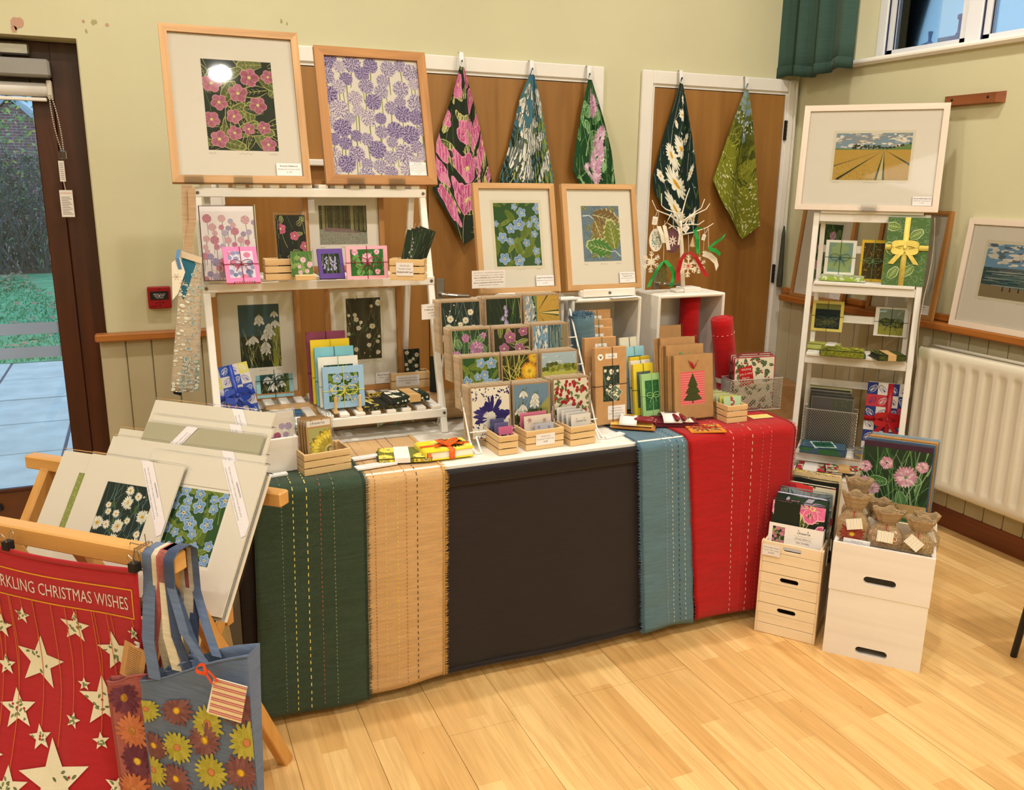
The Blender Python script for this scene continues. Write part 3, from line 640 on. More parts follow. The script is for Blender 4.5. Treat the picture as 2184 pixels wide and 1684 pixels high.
mk.build('scuff_mark', paint('scuff', (168, 162, 120), 0.8), wall_back)
# tongue and groove boards under the dado
for k in range(5):
    x0 = -0.19 + k * 0.1015; x1 = min(x0 + 0.0985, 0.27)
    if x1 - x0 > 0.03: bx('board', M_panel, x0, x1, -0.018, 0.0, 0.1, 0.90, wall_back, 0.004)
for x0, x1 in ((2.19, 2.29), (2.292, 2.392)): bx('board', M_panel, x0, x1, -0.018, 0, 0.1, 0.90, wall_back, 0.004)
for k in range(46):
    y1 = -0.02 - k * 0.0975
    if y1 < -4.4: break
    bx('board', M_panel, XR - 0.018, XR, y1 - 0.0945, y1, 0.09, 0.93, wall_right, 0.004)
def dado(name, m, x0, x1, y0, y1, z0, z1):
    return struct(bx(name, m, x0, x1, y0, y1, z0, z1, None, 0.006))
dado('trim_1', M_dado, -0.205, 0.27, -0.056, 0.0, 0.893, 0.926)
dado('trim_2', M_dadoY, XR - 0.075, XR, -4.6, -0.07, 0.922, 0.958)
dado('trim_3', M_dadoY, XR - 0.024, XR, -4.6, -0.03, 0.958, 0.992)
dado('trim_4', M_dado, 2.185, 2.395, -0.056, 0.0, 0.893, 0.926)
struct(bx('baseboard_right', M_mahogY, XR - 0.022, XR, -5.0, 0, 0, 0.1, None, 0.005)); struct(bx('baseboard_back', M_mahogX, -0.19, 0.27, -0.024, 0, 0, 0.1, None, 0.005))
# inner doors: white architraves, veneered leaves
def doorset(name, x0, x1, leaves, hinge_x=None):
    d = thing(name, 'x', 'x', (x0, 0, 0)); del d['label'], d['category']; d['kind'] = 'structure'; w = x1 - x0; t = 0.066; ZT = 2.118
    f = MB(); f.box(0, t, -0.022, 0.0, 0, ZT, None, 0.005); f.box(w - t, w, -0.022, 0.0, 0, ZT, None, 0.005); f.box(t, w - t, -0.022, 0.0, ZT - t, ZT, None, 0.005)
    f.box(t, t + 0.012, -0.012, 0.0, 0, ZT - t); f.box(w - t - 0.012, w - t, -0.012, 0.0, 0, ZT - t); f.box(t + .012, w - t - .012, -0.012, 0.0, ZT - t - 0.012, ZT - t)
    f.build('door_frame', M_white, d)
    for a, b in leaves: bx('door_leaf', M_oakdoor, a - x0, b - x0, -0.010, -0.0005, 0.008, ZT - t - 0.016, d)
    bx('door_gap', M_black, t + .012, w - t - .012, -0.0012, -0.0002, 0.0, ZT - t - 0.0121, d)
    return d
d1 = doorset('door_1', 0.276, 2.180, [(0.356, 1.262), (1.267, 2.100)])
d2 = doorset('door_2', 2.400, 3.394, [(2.480, 3.312)])
def lever(d, x, z, x0, sg=1):
    h = MB(); h.box(x - x0 - 0.020, x - x0 + 0.020, -0.017, -0.010, z - 0.085, z + 0.085, None, 0.003)
    h.tube([(x - x0, -0.016, z + .01), (x - x0, -0.05, z + .01), (x - x0 + sg * .02, -0.062, z + .009), (x - x0 + sg * .065, -0.064, z + .004), (x - x0 + sg * .128, -0.060, z)], [.010, .010, .0105, .010, .008], 10)
    h.build('door_handle', M_steel, d, smooth=False)
lever(d1, 1.322, 1.022, 0.276); lever(d2, 2.548, 1.032, 2.4)
for z in (1.855, 1.07, 0.3):
    h = MB(); h.box(3.318 - 2.4, 3.330 - 2.4, -0.026, -0.012, z - 0.052, z + 0.052, None, 0.002)
    for q in range(5): h.tube([(3.324 - 2.4, -0.026, z - .052 + q * .021), (3.324 - 2.4, -0.026, z - .034 + q * .021)], 0.006, 8)
    h.build('hinge', paint('dark_hinge', (52, 46, 42), 0.4, metal=0.6), d2)
bx('push_rail', M_white, 0.60 - .276, 0.86 - .276, -0.05, -0.010, 1.622, 1.650, d1, 0.004)
# glazed outside door in its recess
d3 = thing('door_3', 'x', 'x', (0, 0.15, 0)); del d3['label'], d3['category']; d3['kind'] = 'structure'
f = MB(); f.box(-0.271, -0.158, 0, 0.10, 0, 2.087, None, .004); f.box(-1.30, -0.265, 0, 0.10, 1.99, 2.087, None, .004); f.box(-1.42, -1.30, 0, 0.10, 0, 2.087); f.build('door_frame', M_mahog, d3)
f = MB(); f.box(-0.352, -0.272, 0.015, 0.065, 0.02, 1.985, None, .004); f.box(-1.29, -1.20, 0.015, 0.065, 0.02, 1.985); f.box(-1.2, -0.352, 0.015, 0.065, 1.88, 1.985); f.build('door_stile', M_mahog, d3)
bx('door_rail', M_mahogX, -1.2, -0.352, 0.015, 0.065, 0.02, 0.215, d3, .003); bx('glazing_bead', M_mahog, -1.2, -0.352, 0.008, 0.03, 0.215, 0.232, d3, .003)
bx('door_pane', M_glass, -1.2, -0.352, 0.036, 0.040, 0.23, 1.882, d3)
mf = paint('frosted_vinyl', (150, 172, 208), 0.5, 0.03)
for z0, z1 in ((0.906, 0.955), (0.803, 0.851)): bx('frosted_strip', mf, -1.2, -0.354, 0.0335, 0.0355, z0, z1, d3)
bx('threshold', M_mahogX, -1.3, -0.27, 0.0, 0.12, 0.0, 0.018, d3)
st = MB().lathe([(0.012, 0), (0.014, .012), (0.010, .02), (0.008, .03)], 10, Matrix.Translation((-0.66, 0.015, 0.15)) @ Matrix.Rotation(rad(90), 4, 'X')); st.box(-.668, -.652, .004, .013, .155, .168); st.build('door_stop', M_black, d3)
# soffit trims in plaster
tr = MB(); tr.box(-1.42, -0.158, 0.0, 0.15, 2.087, 2.0875); wj = struct(bx('trim_5', M_wall, -0.160, -0.157, 0.0, 0.149, 0.93, 2.086))
bx('door_closer', M_steel, -0.44, -0.335, 0.085, 0.149, 2.025, 2.07, None, .006); tag(bpy.data.objects['door_closer'], 'silver door closer body at the top of the glazed door', 'door closer')
arm = MB().bar((-0.36, .1, 2.03), (-0.9, .09, 2.04), .02, .006); arm.build('closer_arm', M_steel, bpy.data.objects['door_closer'])
hb = tag(bx('shade_box', paint('shade_grey', (150, 148, 146), 0.5), -1.25, -0.268, 0.060, 0.1485, 1.945, 2.012, None, .008), 'long grey cassette box across the glazed door head', 'cassette')
rb = thing('roller_blind', 'white rolled blind with bead chain above the door glass', 'blind', (-0.30, 0.12, 1.90))
MB().tube([(-0.9, 0, 0), (0.012, 0, 0)], 0.027, 16).build('blind_roll', M_white, rb, smooth=True); bx('end_bracket', paint('blind_bracket', (206, 200, 190), .5), 0.012, 0.030, -0.030, 0.029, -.036, .036, rb, .003); bx('bottom_bar', M_white, -.9, .008, -.012, .012, -.044, -.030, rb, .003)
ch = MB()
for k in range(26):
    t = k / 25
    for s_ in (-1, 1):
        p = V((0.022 + 0.022 * t + s_ * (.004 + .006 * math.sin(PI * t)), -0.034, -0.02 - 0.215 * t)); ch.box(p.x - .0022, p.x + .0022, p.y - .0022, p.y + .0022, p.z - .0026, p.z + .0026)
ch.build('bead_chain', paint('bead_silver', (196, 190, 180), .35, metal=.5), rb); bx('chain_cleat', clear('clear_plastic', (.85, .87, .88)), .030, .058, -.045, -.026, -.268, -.235, rb, .003)
ta = Art(0.021, 0.082, (226, 222, 216), 4)
for k in range(9): ta.rect(.004, .008 + k * .0078, .013, .0022, (120, 116, 112))
bx('safety_tag', M_white, .024, .045, -.0405, -.0395, -.356, -.274, rb); ta.build('tag_print', rb, loc=(0.0345, -.0406, -.356))
tb = Art(0.048, 0.108, (232, 226, 220), 5); tb.text('WARNING', .024, .093, .0085, (196, 70, 50))
for k in range(11): tb.rect(.005, .010 + k * .0068, .038 - (k % 3) * .006, .0022, (110, 106, 104))
bx('warning_card', M_white, .016, .064, -.0425, -.0415, -.498, -.390, rb); tb.build('card_print', rb, loc=(0.040, -.0426, -.498))
MB().tube([(.036, -.041, -.356), (.040, -.042, -.392)], .0012, 5).build('tag_string', M_white, rb)
# high window
w1 = thing('window_1', 'x', 'x', (XR, 0, WZ0)); del w1['label'], w1['category']; w1['kind'] = 'structure'
struct(bx('trim_6', M_white, XR - 0.035, XR + 0.16, WY1, WY0 - 0.0, WZ0 - 0.03, WZ0 + 0.002, None, .012))
f = MB()
def vbar(y0, y1, x0=.13, x1=.20, z0=0.0, z1=1.07): f.box(x0, x1, min(y0, y1), max(y0, y1), z0, z1, None, .004)
vbar(WY0, WY0 - .055); vbar(-0.925, -1.005); vbar(-1.55, -1.63); vbar(WY1 + .06, WY1); f.box(.13, .20, WY1, WY0, 0, .028); f.box(.13, .20, WY1, WY0, 1.01, 1.075); f.build('window_frame', M_upvc, w1)
f = MB()
for y0, y1 in ((WY0 - .058, -.922), (-1.008, -1.548), (-1.632, WY1 + .062)):
    f.box(.145, .185, y0 - .034, y0, .03, 1.0); f.box(.145, .185, y1, y1 + .034, .03, 1.0); f.box(.145, .185, y1, y0, .028, .05); f.box(.145, .185, y1, y0, .98, 1.01)
f.build('window_sash', M_upvc, w1)
f = MB()
for y in (WY0 - .056, -1.007): f.box(.138, .150, y - .004, y, .03, 1.0); f.box(.15, .156, y - .040, y - .037, .045, .99)
f.build('gasket', paint('gasket_blue_black', (30, 36, 70), .5), w1)
for y0, y1 in ((WY0 - .09, -.89), (-1.04, -1.515), (-1.665, WY1 + .095)): bx('pane', M_glass, .165, .169, y1, y0, .045, .985, w1)
# ---------------------------------------------------------------- outside the glazed door and the high window
M_slab = paint('paving_stone', (206, 208, 206), 0.85, 0.12, 5, 0.6, 16)
struct(bx('ground', paint('soil', (120, 108, 92), 0.9), -9, 30, 0.33, 34, -0.3, -0.14))
pav = thing('paving', 'x', 'x', (0, 0, -0.1)); del pav['label'], pav['category']; pav['kind'] = 'structure'
bx('mortar_bed', paint('mortar', (96, 98, 112), 0.9), -3.2, 3, 0.33, 4.89, -.04, -.010, pav)
for i in range(8):
    for j in range(6):
        ox = -0.545 + (i - 4) * 0.62; y0 = 0.37 + j * 0.752
        bx('slab', M_slab, ox + .010, ox + .610, y0 + (0.1 if i == 4 and 0 else 0), y0 + .735, -.03, rnd.uniform(-.002, .002), pav, .004)
lawn = MB()
for k in range(5200):
    y = 4.92 + 7.6 * rnd.random() ** 1.2; x = -0.225 * y + rnd.uniform(-1.3, 1.0); h = rnd.uniform(.02, .04); a = rnd.uniform(0, 6.3); dx, dy = .004 * math.cos(a), .004 * math.sin(a); q = .9 + y * .25
    lawn.add([(x - dx * q, y - dy * q, -.1), (x + dx * q, y + dy * q, -.1), (x + rnd.uniform(-.02, .02), y + rnd.uniform(-.02, .02), -.1 + h)], [(0, 1, 2)])
lawn.build('grass', paint('grass_blade', (112, 176, 124), 0.8, 0.25, 3), kind='stuff')
struct(bx('lawn', paint('lawn_green', (104, 168, 124), 0.9, 0.22, 5, .5, 30), -6, 4, 4.89, 13.2, -.2, -.1))
lv = MB()
for k in range(900):
    y = 4.95 + 8.0 * rnd.random() ** .8; x = -0.225 * y + rnd.uniform(-1.3, 1.0); s_ = rnd.uniform(.03, .07); a = rnd.uniform(0, 6.3); t = rnd.uniform(-.3, .3)
    if y < 10.5 and rnd.random() < .55: continue
    u = V((math.cos(a), math.sin(a), t)) * s_; w = V((-math.sin(a), math.cos(a), -t)) * s_ * .55; c = V((x, y, -.035 + rnd.uniform(0, .01))); lv.add([c - u, c - w * .9, c + u, c + w * .9], [(0, 1, 2, 3)])
lv.build('fallen_leaves', paint('dry_leaf', (176, 140, 112), 0.8, 0.35, 2), kind='stuff')
# hedge behind the lawn: bare twigs below, leaves thinning and yellowing upwards
hg = thing('hedge', 'tangled garden hedge with bare twigs and yellowing leaves', 'hedge', (-2.9, 14.2, -.1))
tw = MB()
for k in range(420):
    x, y = rnd.uniform(-2.4, 2.2), rnd.uniform(-.9, .9); p = V((x, y, 0)); pts = [p.copy()]; d = V((rnd.uniform(-.5, .5), rnd.uniform(-.3, .3), 1)).normalized()
    for j in range(5):
        d = (d + V((rnd.uniform(-.35, .35), rnd.uniform(-.3, .3), rnd.uniform(-.15, .2)))).normalized(); p = p + d * rnd.uniform(.3, .62); pts.append(p.copy())
    tw.tube(pts, [.014, .012, .010, .008, .006, .004], 4)
tw.build('twigs', paint('grey_twig', (112, 110, 112), .8, .2, 3), hg, kind='stuff')
for nm, n, z0, z1, col, s0 in (('leaves', 5200, .05, 2.0, (66, 92, 74), .05), ('leaves', 1500, 1.2, 3.4, (150, 176, 120), .055), ('leaves', 420, 1.5, 3.4, (214, 206, 96), .06), ('leaves', 420, .2, 1.6, (150, 178, 130), .055)):
    b = MB()
    for k in range(n):
        c = V((rnd.uniform(-2.6, 2.4), rnd.uniform(-1.0, .9), rnd.uniform(z0, z1))); u = V((rnd.gauss(0, 1), rnd.gauss(0, 1), rnd.gauss(0, 1))).normalized(); w = u.orthogonal().normalized(); s_ = s0 * rnd.uniform(.6, 1.2)
        b.add([c - u * s_, c - w * s_ * .5, c + u * s_, c + w * s_ * .5], [(0, 1, 2, 3)])
    b.build(nm, paint('leaf_%d_%d' % (col[0], n), col, .7, .3, 3), hg, kind='stuff')
# brick house beyond the hedge
def brick_mat():
    a = NT('house_brick'); br = a.n('TexBrick')
    for k, v in (('Scale', 1.0), ('Brick Width', .23), ('Row Height', .078), ('Mortar Size', .008)): br.inputs[k].default_value = v
    br.inputs['Color1'].default_value = rgb(190, 126, 124); br.inputs['Color2'].default_value = rgb(158, 98, 104); br.inputs['Mortar'].default_value = rgb(206, 196, 196)
    a.l(a.coord((1, 1, 1), (rad(90), 0, 0)), br.inputs['Vector']); a.l(br.outputs[0], a.b.inputs['Base Color']); a.b.inputs['Roughness'].default_value = .9; return a.m
M_brick = brick_mat()
gh = thing('brick_house', 'red brick gable house beyond the garden hedge', 'house', (-3.05, 25, -.1))
MB().prism([(-3.4, 0), (3.4, 0), (3.4, .0), (2.0, 1.95), (0, 3.72), (-2.0, 1.95), (-3.4, .5)], 0, 5).build('gable_wall', M_brick, gh)
m_ = MB()
for sg in (-1, 1): m_.bar((0, -.12, 3.86), (sg * 3.6, -.12, .35), .22, .12)
m_.build('bargeboard', paint('white_board', (214, 222, 232), .6), gh)
m_ = MB()
for sg in (-1, 1): m_.add([(0, -.1, 3.9), (sg * 3.6, -.1, .4), (sg * 3.6, 5, .4), (0, 5, 3.9)], [(0, 1, 2, 3)])
m_.build('roof', paint('slate', (126, 136, 150), .7, .1, 4), gh)
bx('house_window', M_upvc, 1.0, 1.5, -.05, 0.02, .9, 1.75, gh, .02)
# roof and chimney seen through the high window
M_haze1 = paint('hazed_roof_tile', (150, 166, 190), .8, .08, 3); M_haze2 = paint('hazed_brick', (150, 146, 176), .8, .1, 6)  # bluish haze of overexposure put into these tile and brick colours
rg = thing('neighbour_roof', 'hipped tiled roof with finial outside the high window', 'roof', (15.5, 10.2, 0))
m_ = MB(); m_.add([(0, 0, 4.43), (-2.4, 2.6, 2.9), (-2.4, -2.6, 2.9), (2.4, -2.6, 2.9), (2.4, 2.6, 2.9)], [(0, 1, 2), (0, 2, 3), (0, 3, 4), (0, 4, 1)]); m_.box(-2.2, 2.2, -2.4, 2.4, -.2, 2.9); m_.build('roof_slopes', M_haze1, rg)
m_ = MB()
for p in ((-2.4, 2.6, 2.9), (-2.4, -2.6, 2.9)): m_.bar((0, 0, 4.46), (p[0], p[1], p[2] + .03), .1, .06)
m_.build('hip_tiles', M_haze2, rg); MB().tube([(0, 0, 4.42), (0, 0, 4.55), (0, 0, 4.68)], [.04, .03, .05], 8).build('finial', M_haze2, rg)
p = at(2052, 78, 0, 15.0)
cg = thing('chimney_stack', 'haze-tinted chimney stack with one tall pot outside the window', 'chimney', (15.0, p.y, 0))
m_ = MB(); m_.box(-.28, .28, -.28, .28, -.2, p.z - .02)
for k, q in enumerate((.30, .33, .30)): m_.box(-q, q, -q, q, p.z - .3 + k * .1, p.z - .21 + k * .1)
m_.build('stack', M_haze2, cg); MB().lathe([(.12, p.z - .02), (.13, p.z + .05), (.10, p.z + .1), (.095, p.z + .32), (.125, p.z + .33), (.125, p.z + .40), (.09, p.z + .41)], 12).build('chimney_pot', paint('hazed_clay_pot', (142, 128, 168), .8), cg)  # pot colour carries the same painted bluish haze
# ---------------------------------------------------------------- shared builders for the stall
M_frameH = wood('oak_frame_rail', (172, 128, 80), (206, 164, 112), 'X', 1.3, 0.5, .1, .2); M_frameV = wood('oak_frame_stile', (172, 128, 80), (206, 164, 112), 'Z', 1.3, 0.5, .1, .2)
M_frame2H = wood('tan_frame_rail', (146, 96, 46), (188, 136, 76), 'X', 1.3, 0.5, .1, .2); M_frame2V = wood('tan_frame_stile', (146, 96, 46), (188, 136, 76), 'Z', 1.3, 0.5, .1, .2)
M_limedH = wood('limed_rail', (214, 196, 180), (236, 222, 208), 'X', 1.0, 0.5, .05, .2, .6); M_limedV = wood('limed_stile', (214, 196, 180), (236, 222, 208), 'Z', 1.0, 0.5, .05, .2, .6)
M_pineX = wood('pine_slat', (206, 168, 116), (234, 206, 158), 'X', 1.2, 0.55, .05, .22, .8); M_pineY = wood('pine_end', (198, 160, 110), (232, 202, 154), 'Y', 1.2, 0.55, .05, .22, .8)
M_pineZ = wood('pine_peg', (206, 166, 110), (230, 196, 140), 'Z', 1.2, 0.55, .05, .22, .8)
M_mount = paint('ivory_mount', (240, 234, 222), 0.8, 0.01, 4); M_card = paint('white_card', (240, 237, 236), 0.6, 0.01, 4)
M_kraft = paint('kraft_card', (190, 146, 98), 0.8, 0.06, 40); M_cello = clear('cellophane', (0.99, 0.99, 0.99), 1.0, 0.06, 1.16, .25); M_acr = clear('acrylic', (.92, .93, .94))
M_pglass = clear('picture_glass', (1, 1, 1), 1.0, 0.035, 1.22)
M_stand = paint('stand_white', (238, 234, 228), 0.4, 0.02, 6); M_bolt = paint('bolt_grey', (110, 106, 104), .35, .05, 20, metal=.8)
M_text = inkmat('fabric_ink', 0.9, 0.12)
def cord(m, pts, r=.0011): return m.tube([tuple(p) for p in pts], r, 5)
def bow(m, x, z, s_, y=-.004, r=.0011, tails=True):
    for sg in (-1, 1):
        m.tube([(x + sg * s_ * .55 * (1 - math.cos(t)) * (.5 + .5 * 1), y - s_ * .12 * math.sin(t / 2), z + s_ * .38 * math.sin(t) * 1.0 + s_ * .1 * (1 - math.cos(t)) * .5) for t in [2 * PI * k / 10 for k in range(11)]], r, 5)
        if tails: m.tube([(x, y - .001, z), (x + sg * s_ * .35, y - .003, z - s_ * .4), (x + sg * s_ * .6, y - .001, z - s_ * .95)], r, 5)
def ribbon(m, pts, wd, up=(0, 0, 1), th=.0006):
    """Flat band following pts; up is the direction of its width."""
    pts = [V(p) for p in pts]; n = len(pts); ups = up if isinstance(up, list) else [up] * n
    vs = []
    for p, q in zip(pts, ups): q = V(q).normalized(); vs += [p - q * wd / 2, p + q * wd / 2]
    fs = [(2 * k, 2 * k + 2, 2 * k + 3, 2 * k + 1) for k in range(n - 1)]; return m.add(vs, fs)
def mitre(parent, w, h, fw, d, mh, mv, y0=0.0):
    for nm, mt, quads in (('frame_rail', mh, (((0, 0), (w, 0), (w - fw, fw), (fw, fw)), ((fw, h - fw), (w - fw, h - fw), (w, h), (0, h)))), ('frame_stile', mv, (((0, 0), (fw, fw), (fw, h - fw), (0, h)), ((w - fw, fw), (w, 0), (w, h), (w - fw, h - fw))))):
        for q in quads:
            m = MB(); m.prism([(x - w / 2, z) for x, z in q], y0, y0 + d); m.build(nm, mt, parent)
def slip(parent, lines, x, z, w, h, y, bolds=(), sizes=None, tilt=0.0, name='price_label'):
    bx(name, M_card, x, x + w, y, y + .0012, z, z + h, parent); a = Art(w, h, None, 3); sign(a, 0, 0, w, h, lines, sizes, bolds=bolds); a.build('label_print', parent, loc=(x + w / 2, y, z))
def framed(name, label, pl, fw, mats, fn, pr, lines=None, lw=.075, lh=.042, d=.022, seed=1, deckle=None, caption=True, group=None, bolds=(0,)):
    loc, yaw, tilt, w, h = pl; t = thing(name, label, 'picture', loc, yaw, group, tilt)
    mitre(t, w, h, fw, d, mats[0], mats[1]); bx('backing', M_kraft, -w / 2 + .004, w / 2 - .004, d - .004, d - .001, .004, h - .004, t)
    bx('mount', M_mount, -w / 2 + fw - .002, w / 2 - fw + .002, .0115, .014, fw - .002, h - fw + .002, t)
    iw, ih = w - 2 * fw, h - 2 * fw; u0, v0, u1, v1 = pr; a = Art((u1 - u0) * iw, (v1 - v0) * ih, None, seed)
    if deckle: q = Art((u1 - u0) * iw + deckle * 2, (v1 - v0) * ih + deckle * 2, deckle and (233, 226, 204), 2); q.build('print_paper', t, loc=((u0 + u1 - 1) * iw / 2, .0114, fw + v0 * ih - deckle))
    fn(a)
    a.build('print', t, loc=((u0 + u1 - 1) * iw / 2, .0110, fw + v0 * ih), base=1e-4)
    if caption:
        c = Art((u1 - u0) * iw, .012, None, 2)
        for q, ww in ((.0, .1), (.42, .2), (.86, .12)):
            x = c.w * q; c.line([(x + c.w * ww * k / 7, .004 + .003 * math.sin(k * 2.3 + q * 9)) for k in range(8)], .0007, .0005, (120, 112, 104))
        c.build('pencil_signature', t, loc=((u0 + u1 - 1) * iw / 2, .0113, fw + v0 * ih - .014 - (deckle * .2 if deckle else 0)))['kind'] = 'stuff'
    bx('picture_pane', M_pglass, -w / 2 + fw - .001, w / 2 - fw + .001, .0062, .0074, fw - .001, h - fw + .001, t)
    if lines: slip(t, lines, w / 2 - fw - lw - .004, fw + .002, lw, lh, .0046, bolds)
    return t
def cardset(name, label, pl, col, fn, bd=(.14, .14), cordc=None, seed=1, th=.010, bowx=.5, bowz=.5, roll=0.0, group=None, rough=.75, sleeve=False, loc2=None):
    loc, yaw, tilt, w, h = pl; t = thing(name, label, 'card set', loc, yaw, group, tilt, roll)
    bx('card', paint('card_%d_%d_%d' % tuple(col), col, rough, .02, 5), -w / 2, w / 2, 0, th, 0, h, t)
    bxm, bzm = bd[0] * w, bd[1] * h; a = Art(w - 2 * bxm, h - 2 * bzm, None, seed); fn(a); a.build('print', t, loc=(0, 0, bzm))
    if cordc:
        m = MB(); cx = (bowx - .5) * w; cz = bowz * h
        cord(m, [(cx, -.0015, 0), (cx, -.0035, h / 2), (cx, -.0015, h), (cx, th + .001, h)]); cord(m, [(-w / 2 - .001, th, cz), (-w / 2 - .001, -.0015, cz), (0, -.0035, cz), (w / 2 + .001, -.0015, cz), (w / 2 + .001, th, cz)])
        bow(m, cx, cz, w * .3); m.build('cord', paint('cord_%d_%d_%d' % tuple(cordc), cordc, .7), t)
    if sleeve: bx('sleeve', M_cello, -w / 2 - .003, w / 2 + .003, -.005, th + .002, -.001, h + .006, t)
    return t
def slatbox(name, label, fl, fr, top, z, depth, yaw=0.0, n=3, group=None, lines=None, lpos=(.25, .2, .5, .55), p0=None, cat='box', ends='panel', y=None):
    loc, yaw, tl, w, h = place(fl, fr, top, z, yaw, 0, y, p0); t = thing(name, label, cat, loc, yaw, group); g = .0035; sh = (h - g * (n - 1)) / n; th = .006
    for k in range(n):
        z0 = k * (sh + g)
        bx('slat', M_pineX, -w / 2, w / 2, 0, th, z0, z0 + sh, t, .0008); bx('slat', M_pineX, -w / 2, w / 2, depth - th, depth, z0, z0 + sh, t, .0008)
    for sg in (-1, 1):
        x0 = -w / 2 + .0005 if sg < 0 else w / 2 - th - .0005
        for k in range(n): z0 = k * (sh + g); bx('end_slat', M_pineY, x0, x0 + th, th + .0002, depth - th - .0002, z0, z0 + sh, t, .0008)
        for yy in (th, depth - 2 * th - .002): bx('corner_post', M_pineZ, x0 + (th if sg < 0 else -.008), x0 + (th + .008 if sg < 0 else 0), yy + .0003, yy + .008, 0.001, h - .002, t)
    bx('base', M_pineX, -w / 2 + th + .001, w / 2 - th - .001, th + .0002, depth - th - .0002, .001, .005, t)
    if lines: slip(t, lines, -w / 2 + lpos[0] * w, lpos[1] * h, lpos[2] * w, lpos[3] * h, -.002, (len(lines) - 1,))
    return t, w, h
def boxed(t, dx, dy, z0=.006):
    """World point inside a box thing."""
    return t.matrix_basis @ V((dx, dy, z0))
# ---------------------------------------------------------------- trestle table, black cover, woven runners
T = 0.735
TX0, TX1, TY0, TY1 = 0.19, 2.08, -1.640, -0.885
tb_ = thing('trestle_table', 'white topped trestle table carrying the whole craft display', 'table', (TX0, TY0, 0))
bx('table_top', paint('table_white', (240, 236, 228), .45, .02, 4), 0, TX1 - TX0, 0, TY1 - TY0, T - .035, T, tb_, .004)
for x in (.12, TX1 - TX0 - .12):
    for y in (.09, TY1 - TY0 - .09): MB().tube([(x, y, 0), (x, y, T - .035)], .014, 10).build('leg', M_steel, tb_)
m = MB()
def cover(u, v):
    x = TX0 - .012 + (TX1 - TX0 + .024) * u; z = .052 + (T - .052 - .012) * v; k = 1 - v
    return (x, TY0 - .006 - .010 * k + .004 * k * math.sin(u * 21) + .002 * math.sin(u * 47 + v * 9) * k, z - .010 * math.sin(u * 3.1) * k)
m.sheet(cover, 90, 14, .003)
cv = m.build('table_cover', cloth('black_cover', (40, 34, 36), .55, 1400, .1, .1), smooth=True); tag(cv, 'plain black cloth cover hanging down the front of the trestle table', 'tablecloth')
m = MB(); m.sheet(lambda u, v: (TX0 - .012 + (TX1 - TX0 + .024) * u, TY0 - .014 - .003 * math.sin(v * PI), .670 + .052 * v), 40, 4, .002); m.build('top_band', cloth('black_band', (34, 29, 31), .6, 1400, .1, .1), cv, smooth=True)
m = MB(); m.sheet(lambda u, v: (TX0 - .012 + (TX1 - TX0 + .024) * u, TY0 - .019 - .004 * math.sin(v * PI) + .004 * math.sin(u * 21), .050 + .020 * v - .010 * math.sin(u * 3.1)), 60, 3, .002); m.build('hem', cloth('black_band', (34, 29, 31)), cv, smooth=True)
for x_ in (TX0 - .016, TX1 + .006): bx('side_drop', cloth('black_cover', (40, 34, 36)), x_, x_ + .006, TY0, TY1, .05, T - .01, cv)
def runner(label, x0, x1, xb0, xb1, zb, yback, m_, fr_cols, fr_side, stitches, off=.001, seed=1, bulge=0.0):
    """Woven runner lying over the table edge: flat on top, then hanging down the front."""
    Lt = TY0 - yback; Lt = abs(Lt); Ld = T - zb; L = Lt + Ld; r0 = .018
    def S(x, s_, hh=0.0):
        k = s_ / L; 
        if s_ < Lt - r0: y, z, ny, nz, f = yback - s_, T + off, 0, 1, 0
        elif s_ < Lt + r0:
            a = (s_ - Lt + r0) / (2 * r0) * PI / 2; y = TY0 + r0 - (r0 + off + .024) * math.sin(a); z = T - r0 + (r0 + off) * math.cos(a); ny, nz, f = -math.sin(a), math.cos(a), 0
        else: d_ = s_ - Lt; f = d_ / Ld; y = TY0 - off - .024 - .012 * f - bulge * math.sin(f * PI); z = T - d_; ny, nz = -1, 0
        u = (x - x0) / (x1 - x0); X = x0 + (x1 - x0) * u + f * ((xb0 - x0) + (xb1 - xb0 - x1 + x0) * u)
        w_ = .0035 * f * math.sin(u * 7 + seed) + .0022 * f * math.sin(f * 34 + u * 2 + seed)
        return V((X, y + ny * hh - w_, z + nz * hh + (.006 * f * math.sin(u * 4 + seed) if f > .9 else 0)))
    mm = MB(); mm.sheet(lambda u, v: S(x0 + (x1 - x0) * u, (1 - v) * L), 24, 60, .0022)
    t = tag(mm.build('table_runner', m_, smooth=True), label, 'table runner')
    q = random.Random(seed)
    for side, x in fr_side:
        fb = MB()
        for k in range(330):
            s_ = L * (k + q.random()) / 330; a = S(x, s_, .001); ln = q.uniform(.006, .014); dx = side * ln; wv = q.uniform(-.004, .004)
            b = S(x + dx, min(L, max(0, s_ + wv)), q.uniform(.0, .003)); c = S(x + dx * .2, min(L, s_ + .0022), .0015); d_ = S(x - side * .010, min(L, s_ + .001), .0015)
            fb.add([a, c, b], [(0, 1, 2)]); fb.add([d_, S(x - side * .004, max(0, s_ - .003), .003), S(x, min(L, s_ + .002), .0022)], [(0, 1, 2)])
        fb.build('fringe', fr_cols, t, kind='stuff')
    by = {}
    for fx, c, dash in stitches: by.setdefault(c, []).append((fx, dash))
    for c, L_ in by.items():
        sb = MB()
        for fx, dash in L_:
            x = x0 + (x1 - x0) * fx; s_ = 0.0
            while s_ < L - .012:
                sb.add([S(x - .0013, s_, .0014), S(x + .0013, s_, .0014), S(x + .0013, s_ + dash, .0014), S(x - .0013, s_ + dash, .0014)], [(0, 1, 2, 3)]); s_ += dash * 2.1
        sb.build('stitching', paint('thread_%d_%d_%d' % c, c, .8), t, kind='stuff')
    return t
xg = at(765, 1000, 2, T).x; xgb = at(786, 1480, 1, -1.66).x; xt = at(936, 985, 2, T).x; xtb = at(947, 1452, 1, -1.66).x
